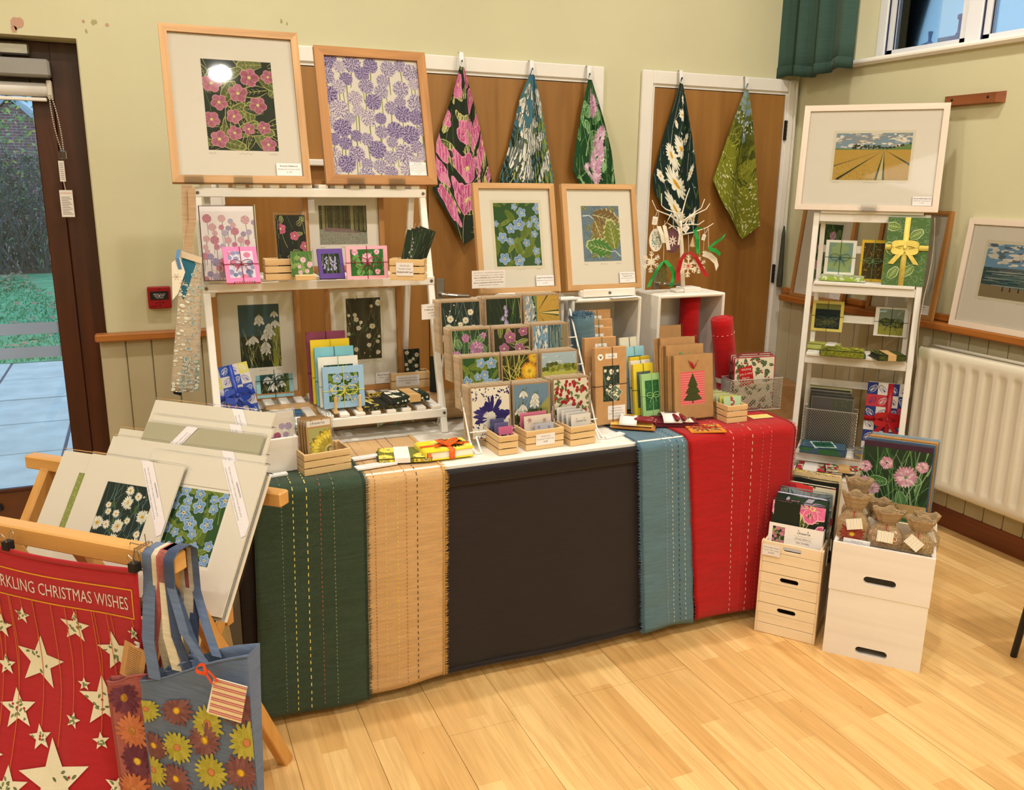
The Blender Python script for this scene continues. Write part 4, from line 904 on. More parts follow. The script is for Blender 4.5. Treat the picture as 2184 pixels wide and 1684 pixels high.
M_tan = cloth('runner_tan', (206, 168, 120), .9, 700, .5, .10, 1.5); M_green = cloth('runner_green', (56, 74, 58), .9, 700, .5, .12, 1.5); M_blue = cloth('runner_blue', (92, 124, 142), .9, 700, .5, .10, 1.5); M_red = cloth('runner_red', (176, 14, 20), .85, 700, .5, .10, 1.2)
runner('dark green woven runner with yellow running stitches over the table front', .225, xg, .205, xgb, .035, -1.30, M_green, paint('green_fringe', (44, 60, 50), .9), [(1, xg)], [(.34, (206, 196, 110), .009), (.46, (222, 206, 120), .011), (.58, (150, 92, 70), .007), (.70, (120, 134, 100), .006), (.24, (110, 124, 100), .006)], .003, 2)
runner('beige woven runner with brown running stitches over the table front', xg - .035, xt, xgb - .035, xtb, .050, -1.30, M_tan, paint('tan_fringe', (196, 152, 84), .9), [(1, xt)], [(.33, (214, 196, 110), .007), (.46, (222, 200, 90), .007), (.56, (176, 110, 70), .006), (.68, (74, 56, 44), .009), (.22, (150, 110, 70), .005)], .0005, 4)
xb0 = at(1366, 948, 2, T).x; xb1 = at(1478, 935, 2, T).x; xr1 = 2.10
runner('grey blue woven runner with dark running stitches beside the red one', xb0, xb1, at(1366, 1335, 1, -1.66).x, at(1474, 1310, 1, -1.66).x, .045, -1.30, M_blue, paint('blue_fringe', (74, 104, 128), .9), [(-1, xb0)], [(.62, (196, 200, 196), .008), (.74, (44, 52, 62), .009), (.85, (190, 196, 190), .009), (.5, (150, 160, 160), .006)], .0005, 6)
runner('bright red woven runner with white running stitches at the table end', at(1470, 935, 2, T).x, xr1, at(1476, 1325, 1, -1.66).x, xr1 - .02, .050, -1.15, M_red, paint('red_fringe', (160, 18, 26), .9), [(-1, at(1470, 935, 2, T).x), (1, xr1)], [(.40, (226, 190, 170), .010), (.50, (190, 70, 60), .007), (.58, (232, 206, 180), .012), (.68, (206, 100, 90), .007), (.76, (210, 120, 110), .007)], .003, 8)

# ---------------------------------------------------------------- white slatted ladder stand on the table
LX0, LX1 = 0.166, 0.910
sd = thing('ladder_stand', 'white slatted three tier display stand on the table left half', 'display stand', (LX0, -1.32, T)); WL = LX1 - LX0
def fy(z): return (z - T) * (0.225 / 0.79)                      # front leg lean
def ly(z): return -1.32 + fy(z)
for x in (.011, WL - .011): MB().bar((x, fy(T) + .012, 0), (x, fy(1.535) + .012, .80), .022, .020, (0, 1, 0), .002).build('leg', M_stand, sd)
for x in (.040, WL - .040): MB().bar((x, .42, 0), (x, .262, .79), .020, .018, (0, 1, 0), .002).build('rear_leg', M_stand, sd)
LEV = ((0.830, .330), (1.262, .185), (1.548, .100))
for z, dp in LEV:
    y0 = fy(z) - .012; zz = z - T
    bx('shelf_rail', M_stand, 0.0, WL, y0, y0 + .016, zz - .040, zz - .012, sd, .002); bx('shelf_rail', M_stand, 0.03, WL - .03, y0 + dp - .016, y0 + dp, zz - .040, zz - .012, sd, .002)
    for k in range(14): x = .022 + (WL - .044 - .030) * k / 13; bx('slat', M_stand, x, x + .030, y0 + .002, y0 + dp, zz - .0118, zz, sd, .0015)
    for x in (.011, WL - .011): MB().lathe([(.005, 0), (.005, .003), (.002, .0035)], 10, Matrix.Translation((x, y0 - .0005, zz - .026)) @ Matrix.Rotation(rad(90), 4, 'X')).build('bolt', M_bolt, sd)
Z1, Z2, Z3 = LEV[0][0], LEV[1][0], LEV[2][0]
# the two tall pictures on its top, held by clear clips
def P0(px, py, y, z): p = at(px, py, 1, y); return V((p.x, y, z))
framed('framed_print', 'large oak framed pink hellebore print in a wide white mount, highest on the left', place((368, 388), (665, 393), (340, 48), tilt=.285, p0=P0(368, 388, -1.115, Z3 + .004)), .023, (M_frameH, M_frameV), lambda a: m_hellebore(a.window(0, 0, a.w, a.h), 13, (40, 52, 42), .135, (98, 108, 62), (176, 178, 108), 36, (186, 112, 134), (216, 156, 172)), (.245, .185, .815, .83), ['Romsey Hellebores', 'Reduction Linocut print', '£ 195'], .078, .040, seed=3)
framed('framed_print', 'oak framed print of massed purple alliums standing beside the hellebore picture', place((697, 389), (934, 396), (665, 95), tilt=.285, p0=P0(697, 389, -1.115, Z3 + .004)), .030, (M_frame2H, M_frame2V), lambda a: m_alliums(a, 78, .082, top=.97, den=1.1), (0, 0, 1, 1), ['Allium Gathering', 'Original hand block printed textile', 'print with detailed extensive hand', 'finishing. Stretched textiles custom', 'made and tray mount and unglazed in', 'a solid oak frame', '£ 145'], .058, .044, seed=5, caption=False)
for x, lab in ((415, 'clear acrylic clip under the left half of the hellebore picture'), (520, 'clear acrylic clip under the right half of the hellebore picture'), (760, 'clear acrylic clip under the left half of the allium picture'), (848, 'clear acrylic clip under the allium picture near its text slip')):
    p = at(x, 392, 1, -1.118); c = MB(); c.box(-.028, .028, -.006, -.004, -.012, .012); c.box(-.028, .028, -.006, .02, -.0145, -.012)
    t = c.build('picture_clip', M_acr, loc=(p.x, -1.112, Z3 + .0146)); tag(t, lab, 'clip', 'clear clips under the tall prints')
# middle shelf
framed('framed_print', 'oak framed woodland print half hidden behind the cards on the middle shelf', (V((at(651, 520, 1, -1.02).x + .135, -1.03, Z2)), 0, .06, .275, .30), .018, (M_frame2H, M_frame2V), m_woods, (.15, .27, .83, .76), None, seed=7)
a_ = place((438, 602), (556, 603), (433, 439), Z2, 0, .14); 
def canvas(name, label, pl, fn, seed, th=.018):
    loc, yaw, tilt, w, h = pl; t = thing(name, label, 'picture', loc, yaw, None, tilt); bx('canvas_block', paint('canvas_side', (96, 76, 72), .8), -w / 2, w / 2, 0, th, 0, h, t)
    a = Art(w - .004, h - .004, None, seed); fn(a); a.build('print', t, loc=(0, 0, .002)); bx('sleeve', M_cello, -w / 2 - .004, w / 2 + .004, -.004, th + .003, -.001, h + .003, t); return t
a_[0].y += .035
canvas('print_block', 'cellophane wrapped block of red and purple alliums behind the pink card', a_, lambda a: m_alliums(a, 46, .085, (236, 232, 236), (((200, 190, 216), (110, 96, 156)), ((206, 150, 170), (160, 50, 90)), ((180, 170, 204), (96, 84, 140)), ((222, 190, 200), (180, 90, 120))), .84, (130, 120, 100), .8, den=.8), 9)
M_PK = (236, 120, 168)
t = cardset('card_set', 'hot pink bordered allium card set tied with red cord on a small stand', place((484, 603), (557, 601), (449, 527), Z2 + .006, 0, .70), M_PK, lambda a: m_alliums(a, 16, .12, (196, 190, 206), (((150, 150, 186), (50, 48, 84)), ((206, 130, 160), (150, 30, 70)), ((120, 126, 160), (40, 42, 70))), .95, (90, 90, 90)), (.13, .13), (120, 20, 44), 4)
m = MB()
for x in (-.028, .028): m.tube([(x, -.016, .010), (x, -.018, .002), (x, .0, .002), (x, .055, .0), (x, .085, .058)], .0014, 6)
m.tube([(-.028, .02, .001), (.028, .02, .001)], .0014, 6)
for k in range(9): m.lathe([(.0002, -.002), (.002, -.0008), (.002, .0008), (.0002, .002)], 6, Matrix.Translation((-.028 + k * .007, -.017, .009)))
es = m.build('wire_easel', M_bolt, loc=(t.location.x, t.location.y - .004, Z2 + .0016)); tag(es, 'small wire easel with beaded lip holding the hot pink card set', 'easel')
b1, w1_, h1_ = slatbox('slatted_box', 'small slatted pine box of hellebore bookmarks on the middle shelf', (567, 598), (640, 598), (562, 553), Z2, .05, 0, 3)
def sleeve_card(name, label, pos, yaw, tilt, w, h, fn, seed, cat='bookmark', col=(186, 150, 110), mg=.10, th=.003, group=None, roll=0, tops=None):
    t = thing(name, label, cat, pos, yaw, group, tilt, roll); bx('card', paint('backing_%d_%d_%d' % tuple(col), col, .8, .03), -w / 2, w / 2, 0, th, 0, h, t)
    g = mg * w; a = Art(w - 2 * g, h - 2 * g, None, seed); fn(a); a.build('print', t, loc=(0, 0, g)); bx('sleeve', M_cello, -w / 2 - .004, w / 2 + .004, -.002, th + .002, -.001, h + .010, t)
    if tops: tops(t, w, h)
    return t
p = place((576, 556), (628, 556), (566, 456), Z2 + .035, 0, .16)
for k in range(3): sleeve_card('bookmark', ['dark hellebore bookmark in clear film standing in the slatted box beside the pink card', 'second hellebore bookmark tucked behind the front one in its slatted box', 'hindmost hellebore bookmark in the slatted box beside the pink card'][k], (p[0].x - .003 * k, b1.location.y + .009 + .012 * k, Z2 + .006), 0, .16, p[3], p[4] + .035, lambda a: m_hellebore(a, 4, (32, 36, 30), .22, (80, 96, 56), (198, 198, 130), 9, (196, 90, 128), (220, 140, 160)), 6 + k, col=(40, 44, 36), mg=.02)
pl = place((623, 590), (668, 590), (622, 536), Z2 + .012, 0, .10)
cardset('mini_card', 'small pink clover card standing in a grooved pine block', pl, (210, 222, 196), lambda a: m_clover(a, 6, (86, 130, 62), (120, 160, 70), (196, 210, 150), .15, (236, 190, 214), (248, 220, 232), 6), (.0, .0), None, 8, .003, sleeve=True)
bk = bx('card_block', M_pineX, 0, .062, -.012, .022, 0, .018, loc=(pl[0].x - .024, pl[0].y - .006, Z2), b=.002); tag(bk, 'grooved pine block holding the small pink clover card', 'card holder')
bk.location.y = pl[0].y - .002; bk.location.z = Z2
cardset('card_set', 'deep purple bordered bluebell card set on the middle shelf', place((683, 594), (737, 593), (660, 531), Z2, 0, .42), (92, 66, 146), lambda a: m_bluebells(a, (22, 26, 28), (120, 120, 160), 3), (.15, .17), None, 5)
cardset('card_set', 'pale pink bordered clover card set tied with crimson cord', place((741, 596), (829, 596), (738, 525), Z2, 0, .12), (244, 176, 198), lambda a: m_clover(a, 3, (44, 104, 44), (80, 150, 66), (150, 206, 130), .2, (226, 150, 186), (246, 206, 222), 8, [(.5, .64, 1.2), (.14, .9, .7), (.8, .9, .6), (.8, .14, .6)]), (.10, .10), (122, 30, 50), 9)
b2, w2_, h2_ = slatbox('slatted_box', 'slatted pine box with a price slip holding bluebell bookmarks', (831, 597), (904, 597), (828, 552), Z2, .055, -.50, 3, lines=['Handmade', 'Double Sided', 'Bookmarks with Tassel'], lpos=(.2, .22, .5, .62))
for k in range(4):
    p = boxed(b2, .004 * k - .006, .012 + .010 * k); sleeve_card('bookmark', ['front bluebell bookmark in the slatted box at the shelf end', 'second bluebell bookmark leaning right in the slatted box at the shelf end', 'third bluebell bookmark leaning right in the slatted box at the shelf end', 'hindmost bluebell bookmark in the slatted box at the shelf end'][k], p, -.40, .10, .052, .148 + .004 * k, lambda a: m_bluebells(a, (34, 54, 36), (156, 136, 196), 1), 10 + k, col=(40, 40, 40), mg=.03, roll=.22 + .04 * k)
# lower shelf
framed('framed_print', 'oak framed snowdrop print standing behind the cards on the lower shelf', (V((at(450, 640, 1, -1.0).x + .142, -1.01, Z1)), 0, .03, .285, .385), .019, (M_frame2H, M_frame2V), lambda a: m_snowdrops(a, 13, (50, 82, 92), (34, 42, 30), (150, 156, 56), .2), (.26, .26, .80, .88), None, seed=4)
framed('framed_print', 'oak framed daisy print standing behind the cards on the lower shelf', (V((at(692, 640, 1, -1.0).x + .137, -1.01, Z1)), 0, .03, .275, .385), .019, (M_frame2H, M_frame2V), lambda a: m_daisies(a, 16, (46, 44, 26), .10, ((120, 112, 60), (90, 96, 56), (160, 160, 110))), (.24, .27, .76, .90), ['Mercy Meadow Daisies', 'Reduction Linocut', '£ 195'], .08, .04, seed=6, deckle=.01)
# fabric wrapped pack with blue ribbon
def wrapped(name, label, pl, nx, ny, c1, c2, lv, rib, seed, th=.03, roll=0.0, extra=None, ribx=.5, ribz=.45, fn=None, cat='parcel'):
    loc, yaw, tilt, w, h = pl; t = thing(name, label, cat, loc, yaw, None, tilt, roll); bx('body', paint('wrap_%d_%d_%d' % tuple(c2), c2, .8, .05), -w / 2, w / 2, 0, th, 0, h, t, .003)
    a = Art(w, h, None, seed)
    if fn: fn(a)
    else: m_checker(a, nx, ny, c1, c2, lv, extra)
    a.build('pattern', t, m=M_text, base=4e-4); m = MB(); rw = w * .13; cx = (ribx - .5) * w; cz = ribz * h; yy = -.005
    m.box(cx - rw / 2, cx + rw / 2, yy, yy + .0006, 0, h); m.box(-w / 2 - .001, w / 2 + .001, yy - .0006, yy, cz - rw / 2, cz + rw / 2)
    for sg in (-1, 1):
        m.sheet(lambda u, v: (cx + sg * (.004 + w * .30 * math.sin(PI * u) ** .8 * (1 if True else 0)), yy - .004 - .012 * math.sin(PI * u), cz + (v - .5) * rw * (1 + .4 * math.sin(PI * u)) + w * .12 * math.cos(PI * u)), 8, 2)
        m.sheet(lambda u, v: (cx + sg * w * .30 * u + (v - .5) * rw, yy - .003 - .004 * math.sin(PI * u), cz - w * .42 * u - .1 * (v - .5) * rw), 6, 2)
    m.lathe([(.001, -.008), (.008, -.005), (.008, .005), (.001, .008)], 8, Matrix.Translation((cx, yy - .006, cz)))
    m.build('ribbon', rib, t, smooth=True); return t
M_ribblue = paint('ribbon_blue', (26, 62, 168), .35, .15, 40, spec=.6)
wrapped('wrapped_notebook', 'blue and yellow leaf patterned notebook tied with a royal blue ribbon', (V((at(490, 838, 2, Z1).x, -1.245, Z1 + .006)), .0, .22, .118, .168), 4, 5, (58, 84, 162), (206, 200, 206), (216, 218, 228), M_ribblue, 3, .022, -.17, (206, 200, 104), .55, .42)
cardset('card_set', 'pale aqua bordered snowdrop card set tied with dark green cord', place((549, 850), (628, 848), (538, 777), Z1 + .004, 0, .20), (150, 200, 214), lambda a: m_snowdrops(a, 6, (30, 88, 88), (26, 34, 24), (110, 126, 40), .28), (.11, .13), (24, 60, 62), 11)
# fan of five card sets in a peg stand
fan = [((690, 873), (777, 867), (681, 786), (152, 190, 226), lambda a: m_forget(a, 9, .22), (226, 216, 92), 'blue forget-me-not card set tied with yellow cord, front of the peg stand'),
       ((682, 868), (766, 862), (672, 765), (232, 232, 226), lambda a: m_clover(a, 5, (30, 60, 36), (56, 100, 50), (180, 200, 170), .16), (150, 196, 150), 'white bordered card set second in the peg stand'),
       ((676, 864), (758, 858), (664, 744), (126, 194, 214), lambda a: m_snowdrops(a, 6, (28, 92, 92), (26, 40, 30), (60, 110, 80), .24), (40, 90, 96), 'teal bordered snowdrop card set third in the peg stand'),
       ((668, 860), (750, 854), (653, 728), (238, 206, 48), lambda a: m_dandelion(a), (206, 170, 40), 'yellow bordered dandelion card set fourth in the peg stand'),
       ((660, 856), (742, 850), (648, 711), (132, 62, 92), lambda a: m_alliums(a, 16, .13, (100, 90, 110), (((100, 90, 130), (40, 36, 70)), ((150, 80, 110), (90, 20, 50))), .95), (40, 20, 40), 'plum bordered card set hindmost in the peg stand')]
for k, (bl, br, tp, col, fn, cc, lab) in enumerate(fan):
    q = place(bl, br, tp, Z1 + .012, .0, .10); q[0].y = -1.262 + .026 * k; hh = q[4] * (1.0 if k == 0 else 1.0)
    s_ = (q[0].y + 3.97) / max(.1, (place(bl, br, tp, Z1 + .012, .0, .10)[0].y + 3.97)); q = (V((at((bl[0] + br[0]) / 2, 800, 1, q[0].y).x, q[0].y, Z1 + .012)), 0, .10, q[3] * s_, (at(tp[0], tp[1], 1, q[0].y).z - Z1 - .012))
    cardset('card_set', lab, q, col, fn, (.13, .16), cc, 20 + k, .012, bowz=.42)
ps = thing('peg_stand', 'pine peg stand holding five card sets on the lower shelf', 'card holder', (fan and at(735, 875, 1, -1.25).x, -1.275, Z1))
for x in (-.035, .045): bx('foot_bar', M_pineY, x - .007, x + .007, -.014, .15, 0, .010, ps, .001); MB().tube([(x, -.007, .010), (x, -.007, .055)], .005, 10).build('peg', M_pineZ, ps)
# daisy bookmarks, flat cloths
b3, w3_, h3_ = slatbox('slatted_box', 'slatted pine box of daisy bookmarks with a printed price slip', (835, 831), (917, 829), (834, 797), Z1, .05, 0, 2, lines=['Handmade Jumbo Sized', 'Double Sided Bookmarks', '£3.50'], lpos=(.12, .16, .6, .68))
sleeve_card('bookmark', 'tall daisy bookmark with a tassel in the box on the lower shelf', boxed(b3, .012, .012), 0, .08, .058, .135, lambda a: m_daisies(a, 10, (36, 42, 30), .17), 31, col=(50, 54, 36), mg=.02, tops=lambda t, w, h: bx('tassel', paint('tassel_gold', (176, 118, 56), .8), -.002, .020, -.006, -.003, .0, .035, t))
sleeve_card('bookmark', 'amber edged bookmark standing left of the tall daisy one', boxed(b3, -.026, .020), .25, .08, .022, .125, lambda a: m_dahlia(a, 3, (186, 130, 50), (222, 168, 70), (160, 100, 40), .012, spots=[(.5, .2, 0), (.5, .5, 1), (.5, .8, 0)]), 32, col=(206, 176, 90), mg=.02)
fd = thing('folder', 'thin black folder leaning upright at the lower shelf end', 'folder', (at(932, 800, 1, -1.16).x, -1.15, Z1), -.5, None, .05); bx('folder_cover', paint('folder_black', (26, 30, 24), .5), -.022, .022, 0, .004, 0, .135, fd)
def folded(name, label, cx, cy, z, w, d, th, rz, fn, seed, cat='tea towel', layers=3, band=None, col=(60, 60, 50), sag=.0, bandpos=.5):
    """A folded cloth: stacked soft layers with the printed face on top."""
    t = thing(name, label, cat, (cx, cy, z), rz); n = layers; h = th / n
    for k in range(n):
        q = 1 - .02 * k; dx = rnd.uniform(-.004, .004); m = MB()
        def S(u, v, k=k, q=q, dx=dx):
            a = 2 * PI * v; ww = w * q / 2; dd = d * q / 2
            return None
        m.box(-w / 2 * q + dx, w / 2 * q + dx, -d / 2 * q, d / 2 * q, k * h + .0002, (k + 1) * h - .0008, None, min(h * .35, .003)); m.build('cloth_layer', cloth('layer_%d_%d_%d' % tuple(col), col, .9, 800, .2), t)
    a = Art(w * .95, d * .95, None, seed); fn(a); a.build('printed_face', t, m=M_text, fn=lambda x, y, hh: (x - w * .475, y - d * .475, th - .0006 + hh + .0006 * math.sin(x * 60) + .0006))
    # printed folded edge in front
    e = Art(w * .94, th * .8, None, seed + 1); fn(e); e.build('printed_edge', t, m=M_text, loc=(0, -d / 2 - .0004, th * .1))
    if band:
        bx('paper_band', band, -w / 2 + bandpos * w - w * .14, -w / 2 + bandpos * w + w * .14, -d / 2 - .0018, d / 2, -.0 + .001, th + .0022, t)
    return t
M_band = paint('band_kraft', (208, 170, 112), .7, .04); M_bandw = paint('band_white', (238, 234, 232), .6, .02)
folded('folded_cloth', 'black and yellow folded cloth on the lower shelf front edge', at(835, 884, 2, Z1).x, -1.225, Z1, .15, .13, .012, .05, lambda a: (a.rect(0, 0, a.w, a.h, (36, 36, 26)), grass(a, 40, ((222, 198, 70), (190, 160, 50), (232, 222, 150)), (.3, .9), .05, (.3, 2.8), 1.5)), 41, 'cloth', 2)
folded('folded_tea_towel', 'folded dark daisy tea towel with a kraft band on the lower shelf', at(886, 868, 2, Z1 + .012).x, -1.225, Z1 + .0122, .140, .105, .022, .10, lambda a: m_daisies(a, 7, (34, 46, 38), .26), 42, band=M_band, layers=3, bandpos=.6)
cardset('card_set', 'flat yellow and black card set tied with gold cord near the shelf stand', (V((at(800, 842, 2, Z1).x, -1.16, Z1 + .002)), .0, 1.35, .065, .055), (206, 176, 60), lambda a: (a.rect(0, 0, a.w, a.h, (40, 38, 26))), (.08, .1), (222, 196, 80), 43, .004)
folded('folded_cloth', 'navy cloth folded flat on the lower shelf below the snowdrop cards', at(592, 858, 2, Z1).x, -1.245, Z1, .105, .06, .010, -.05, lambda a: a.rect(0, 0, a.w, a.h, (52, 88, 120)), 44, 'cloth', 2, None, (46, 84, 118))
folded('paper_pack', 'flat cellophane pack of patterned papers in front of the snowdrop cards', at(600, 876, 2, Z1 - .03).x, -1.30, Z1 - .022, .10, .05, .008, .06, lambda a: m_checker(a, 6, 2, (226, 228, 228), (120, 140, 120), (206, 206, 210)), 45, 'paper', 2, None, (226, 224, 222))
# ---------------------------------------------------------------- left end and front of the table
hp = at(400, 540, 1, -1.24)
ap = thing('hanging_apron', 'blue ring patterned cloth on beige straps hanging at the stand left end', 'apron', (0, -1.24, 0))
q4 = [at(*p_, 1, -1.24) for p_ in ((387, 534), (430, 548), (364, 836), (424, 832))]
aw, ah = (q4[1] - q4[0]).length, (q4[2] - q4[0]).length
def apf(u, v, hh=0.0):
    a = q4[0].lerp(q4[1], u); b = q4[2].lerp(q4[3], u); p_ = a.lerp(b, v); return (p_.x, .010 * math.sin(u * 5 + v * 2) - hh - .012 * math.sin(v * PI), p_.z)
MB().sheet(apf, 8, 24, .002).build('cloth_panel', cloth('apron_back', (196, 180, 160)), ap, smooth=True)
a = Art(.14, .14 * ah / aw * 1.3, None, 7); m_rings(a, (52, 116, 146), (226, 228, 216), 190, .085); a.window(.05, 0, .14, a.h * .24); m_rings(a, (140, 156, 150), (228, 224, 212), 50, .10); a.window(0, 0, a.w, a.h); a.rect(0, a.h * .955, a.w, a.h * .045, (218, 200, 176))
a.build('ring_print', ap, m=M_text, fn=lambda x, y, hh: apf(x / a.w, 1 - y / a.h, hh + .0032))
m = MB(); ribbon(m, [(at(398, 394, 1, -1.22).x, .015, at(398, 394, 1, -1.22).z), (at(400, 470, 1, -1.22).x, .012, at(400, 470, 1, -1.22).z), (at(402, 540, 1, -1.22).x, .002, at(402, 540, 1, -1.22).z)], .030, (1, 0, 0)); m.build('strap', cloth('strap_beige', (192, 164, 134)), ap)
m = MB(); ribbon(m, [(at(408, 400, 1, -1.22).x, .004, at(408, 400, 1, -1.22).z), (at(410, 470, 1, -1.22).x, .004, at(404, 470, 1, -1.22).z), (at(396, 545, 1, -1.22).x, .004, at(396, 545, 1, -1.22).z)], .022, (1, 0, .1)); m.build('strap', cloth('strap_beige', (192, 164, 134)), ap)
pts = [at(*p_, 1, -1.262) for p_ in ((366, 560), (384, 548), (395, 580), (380, 625), (368, 640))]
m = MB(); m.prism([(p_.x, p_.z) for p_ in pts], -.022, -.020); m.build('swing_tag', M_mount, ap)
m = MB(); ribbon(m, [(at(381, 532, 1, -1.26).x, -.02, at(381, 532, 1, -1.26).z), (at(378, 550, 1, -1.26).x, -.026, at(378, 550, 1, -1.26).z), (at(384, 574, 1, -1.26).x, -.023, at(384, 574, 1, -1.26).z)], .010, (1, 0, 0)); m.build('tag_ribbon', paint('gingham_blue', (88, 136, 190), .7), ap)
a = Art(.05, .06, None, 3)
for cx, cy in ((.015, .04), (.032, .022)):
    for k in range(6): a.line([(cx, cy), (cx + .011 * math.cos(k * PI / 3), cy + .011 * math.sin(k * PI / 3))], .0012, .0012, (190, 160, 140))
a.build('snowflake_print', ap, loc=(pts[0].x + .020, -.0225, pts[3].z + .008))
ap2 = MB().prism([(at(*p_, 1, -1.2).x, at(*p_, 1, -1.2).z) for p_ in ((368, 832), (388, 834), (386, 842), (370, 838))], .03, .034).build('lining', cloth('lining_navy', (36, 40, 66)), ap)
# alarm call point
p = at(340, 634, 1, -.02); fa = thing('alarm_call_point', 'red square fire alarm break glass point on the wall', 'fire alarm', (p.x, -.0, p.z)); M_fred = paint('alarm_red', (150, 14, 24), .35, .02, 5)
bx('case', M_fred, -.046, .046, -.036, 0, -.046, .046, fa, .004); bx('glass_panel', M_black, -.036, .036, -.0375, -.035, -.008, .028, fa)
a = Art(.072, .036, None, 1); a.text('BREAK GLASS', .036, .021, .0078, (226, 222, 220)); a.ell(.036, .0165, .0035, .0035, (220, 216, 214)); a.line([(.016, .0165), (.03, .0165)], .002, .002, (220, 216, 214)); a.line([(.042, .0165), (.056, .0165)], .002, .002, (220, 216, 214)); a.text('PRESS HERE', .036, .007, .0058, (226, 222, 220)); a.build('panel_lettering', fa, loc=(0, -.0376, -.008))
a = Art(.09, .09, None, 1); a.text('FIRE', .045, .079, .007, (70, 8, 12))
for x_, y_ in ((.032, .024), (.045, .025), (.058, .024), (.045, .014)): a.ell(x_, y_, .004, .004, (90, 6, 14))
a.rect(.008, .008, .026, .004, (90, 6, 14)); a.build('moulded_marks', fa, loc=(0, -.0361, -.045))
# packs at the table's left end
q = (V((at(474, 860, 1, -1.385).x, -1.385, T + .004)), 0, .62, .162, .095)
t = wrapped('fabric_pack', 'allium patterned fabric pack leaning at the stand foot behind the print rack', (q[0], .05, .62, q[3], q[4] + .02), 1, 1, (230, 224, 232), (222, 216, 226), (0, 0, 0), M_mount, 6, .02, -.10, fn=lambda a: m_alliums(a, 22, .20, (232, 226, 232), (((206, 190, 222), (110, 80, 160)), ((206, 140, 170), (160, 50, 90)), ((196, 190, 220), (100, 96, 150)), ((226, 180, 190), (190, 90, 110))), .98, (80, 90, 60)))
for c in [c for c in t.children if c.name.startswith('ribbon')]: bpy.data.objects.remove(c)
M_wbox = wood('painted_white_wood', (222, 216, 210), (238, 234, 228), 'X', .8, .5, .08, .25, .6)
pw = place((560, 1014), (640, 997), (581, 937), T + .004, .13)
wb_ = thing('white_box', 'white painted wooden box holding allium cards at the table corner', 'box', pw[0], .13); w_, h_ = pw[3], pw[4]
bx('front_panel', M_wbox, -w_ / 2, w_ / 2, 0, .010, 0, h_, wb_, .002); bx('back_panel', M_wbox, -w_ / 2, w_ / 2, .10, .11, 0, h_, wb_, .002); bx('side_panel', M_wbox, -w_ / 2, -w_ / 2 + .01, .0102, .0998, 0, h_, wb_, .002); bx('side_panel', M_wbox, w_ / 2 - .01, w_ / 2, .0102, .0998, 0, h_, wb_, .002); bx('base', M_wbox, -w_ / 2 + .0102, w_ / 2 - .0102, .0102, .0998, 0, .008, wb_)
for k in range(3): sleeve_card('greeting_card', ['allium card at the front of the white corner box', 'second allium card in the white corner box', 'hindmost allium card in the white corner box'][k], boxed(wb_, .006, .018 + .012 * k, .010), .13, .06, w_ * .82, h_ + .060, lambda a: (m_alliums(a, 20, .12, (236, 230, 222), (((206, 180, 210), (110, 70, 120)), ((190, 110, 140), (140, 40, 80)), ((206, 190, 220), (120, 100, 160))), .78, (120, 130, 90))), 50 + k, 'card', (236, 232, 226), .03)
pq = place((650, 1016), (750, 998), (649, 971), T + .004, .16)
b4, w4, h4 = slatbox('slatted_box', 'slatted pine box of sunflower bookmarks on the green runner', (650, 1016), (750, 998), (649, 971), T + .004, .10, .16, 3)
def sunflower_card(a):
    a.rect(0, 0, a.w, a.h, (190, 150, 100)); a.rect(a.w * .04, a.h * .86, a.w * .92, a.h * .115, (236, 232, 230)); logo(a, a.w * .45, a.h * .895, a.w * .17); a.window(a.w * .08, a.h * .14, a.w * .94, a.h * .82)
    m_sunfl(a, a.w * .90, a.h * .37, a.w * .82, (176, 176, 112)); a.window(0, 0, a.w, a.h); sign(a, a.w * .1, 0, a.w * .82, a.h * .14, ['Happy Reading!', 'cheerie bookmarks', 'www'], None)
for k in range(4):
    sleeve_card('bookmark', ['sunflower bookmark on a kraft card facing out of the green runner box', 'second sunflower bookmark behind the front one on the green runner', 'third sunflower bookmark in the green runner box', 'hindmost sunflower bookmark in the green runner box'][k], boxed(b4, -.012 - .004 * k, .020 + .012 * k), .16, .10, .076, .150, sunflower_card, 55 + k, col=(190, 150, 100), mg=.0)
def price_slip(label, px, py, w, d, rz, lines, z=T + .004, th=.006, col=None, nm='price_slip'):
    p_ = at(px, py, 2, z); t = thing(nm, label, 'price slip', (p_.x, p_.y, z), rz); bx('slip', M_card, -w / 2, w / 2, -d / 2, d / 2, 0, th, t, .0008); a = Art(w, d, None, 1); sign(a, 0, 0, w, d, lines, bg=col or (238, 236, 236), c=(120, 118, 122)); a.build('slip_print', t, fn=lambda x, y, hh: (x - w / 2, y - d / 2, th + hh)); return t
price_slip('small blank white price slip beside the white corner box', 594, 1014, .05, .020, .15, ['£4.50'])
price_slip('white price slip behind the larger one on the beige runner', 779, 977, .085, .026, .12, ['Tea towels Organic', 'cotton hand printed'])
price_slip('larger white price slip at the front of the beige runner', 802, 994, .125, .032, .13, ['Hand printed fabric covered', 'notebooks with pencil £18'])
price_slip('white price slip on the table beside the tag box', 1308, 930, .085, .028, .25, ['Candle & napkin', 'gift set £15'], z=T + .001)
price_slip('white price slip behind the red napkin gift sets', 1418, 880, .10, .026, .22, ['Christmas napkins', '£12 each'], z=T + .005); price_slip('small white slip on the red runner near the pegs', 1488, 868, .045, .020, .15, ['£6.00'], z=T + .005)
price_slip('pale yellow leaflet on the red runner at the table end', 1621, 888, .085, .045, -.10, ['Christmas Fair', 'Saturday & Sunday'], z=T + .005, th=.001, col=(238, 216, 120), nm='leaflet')
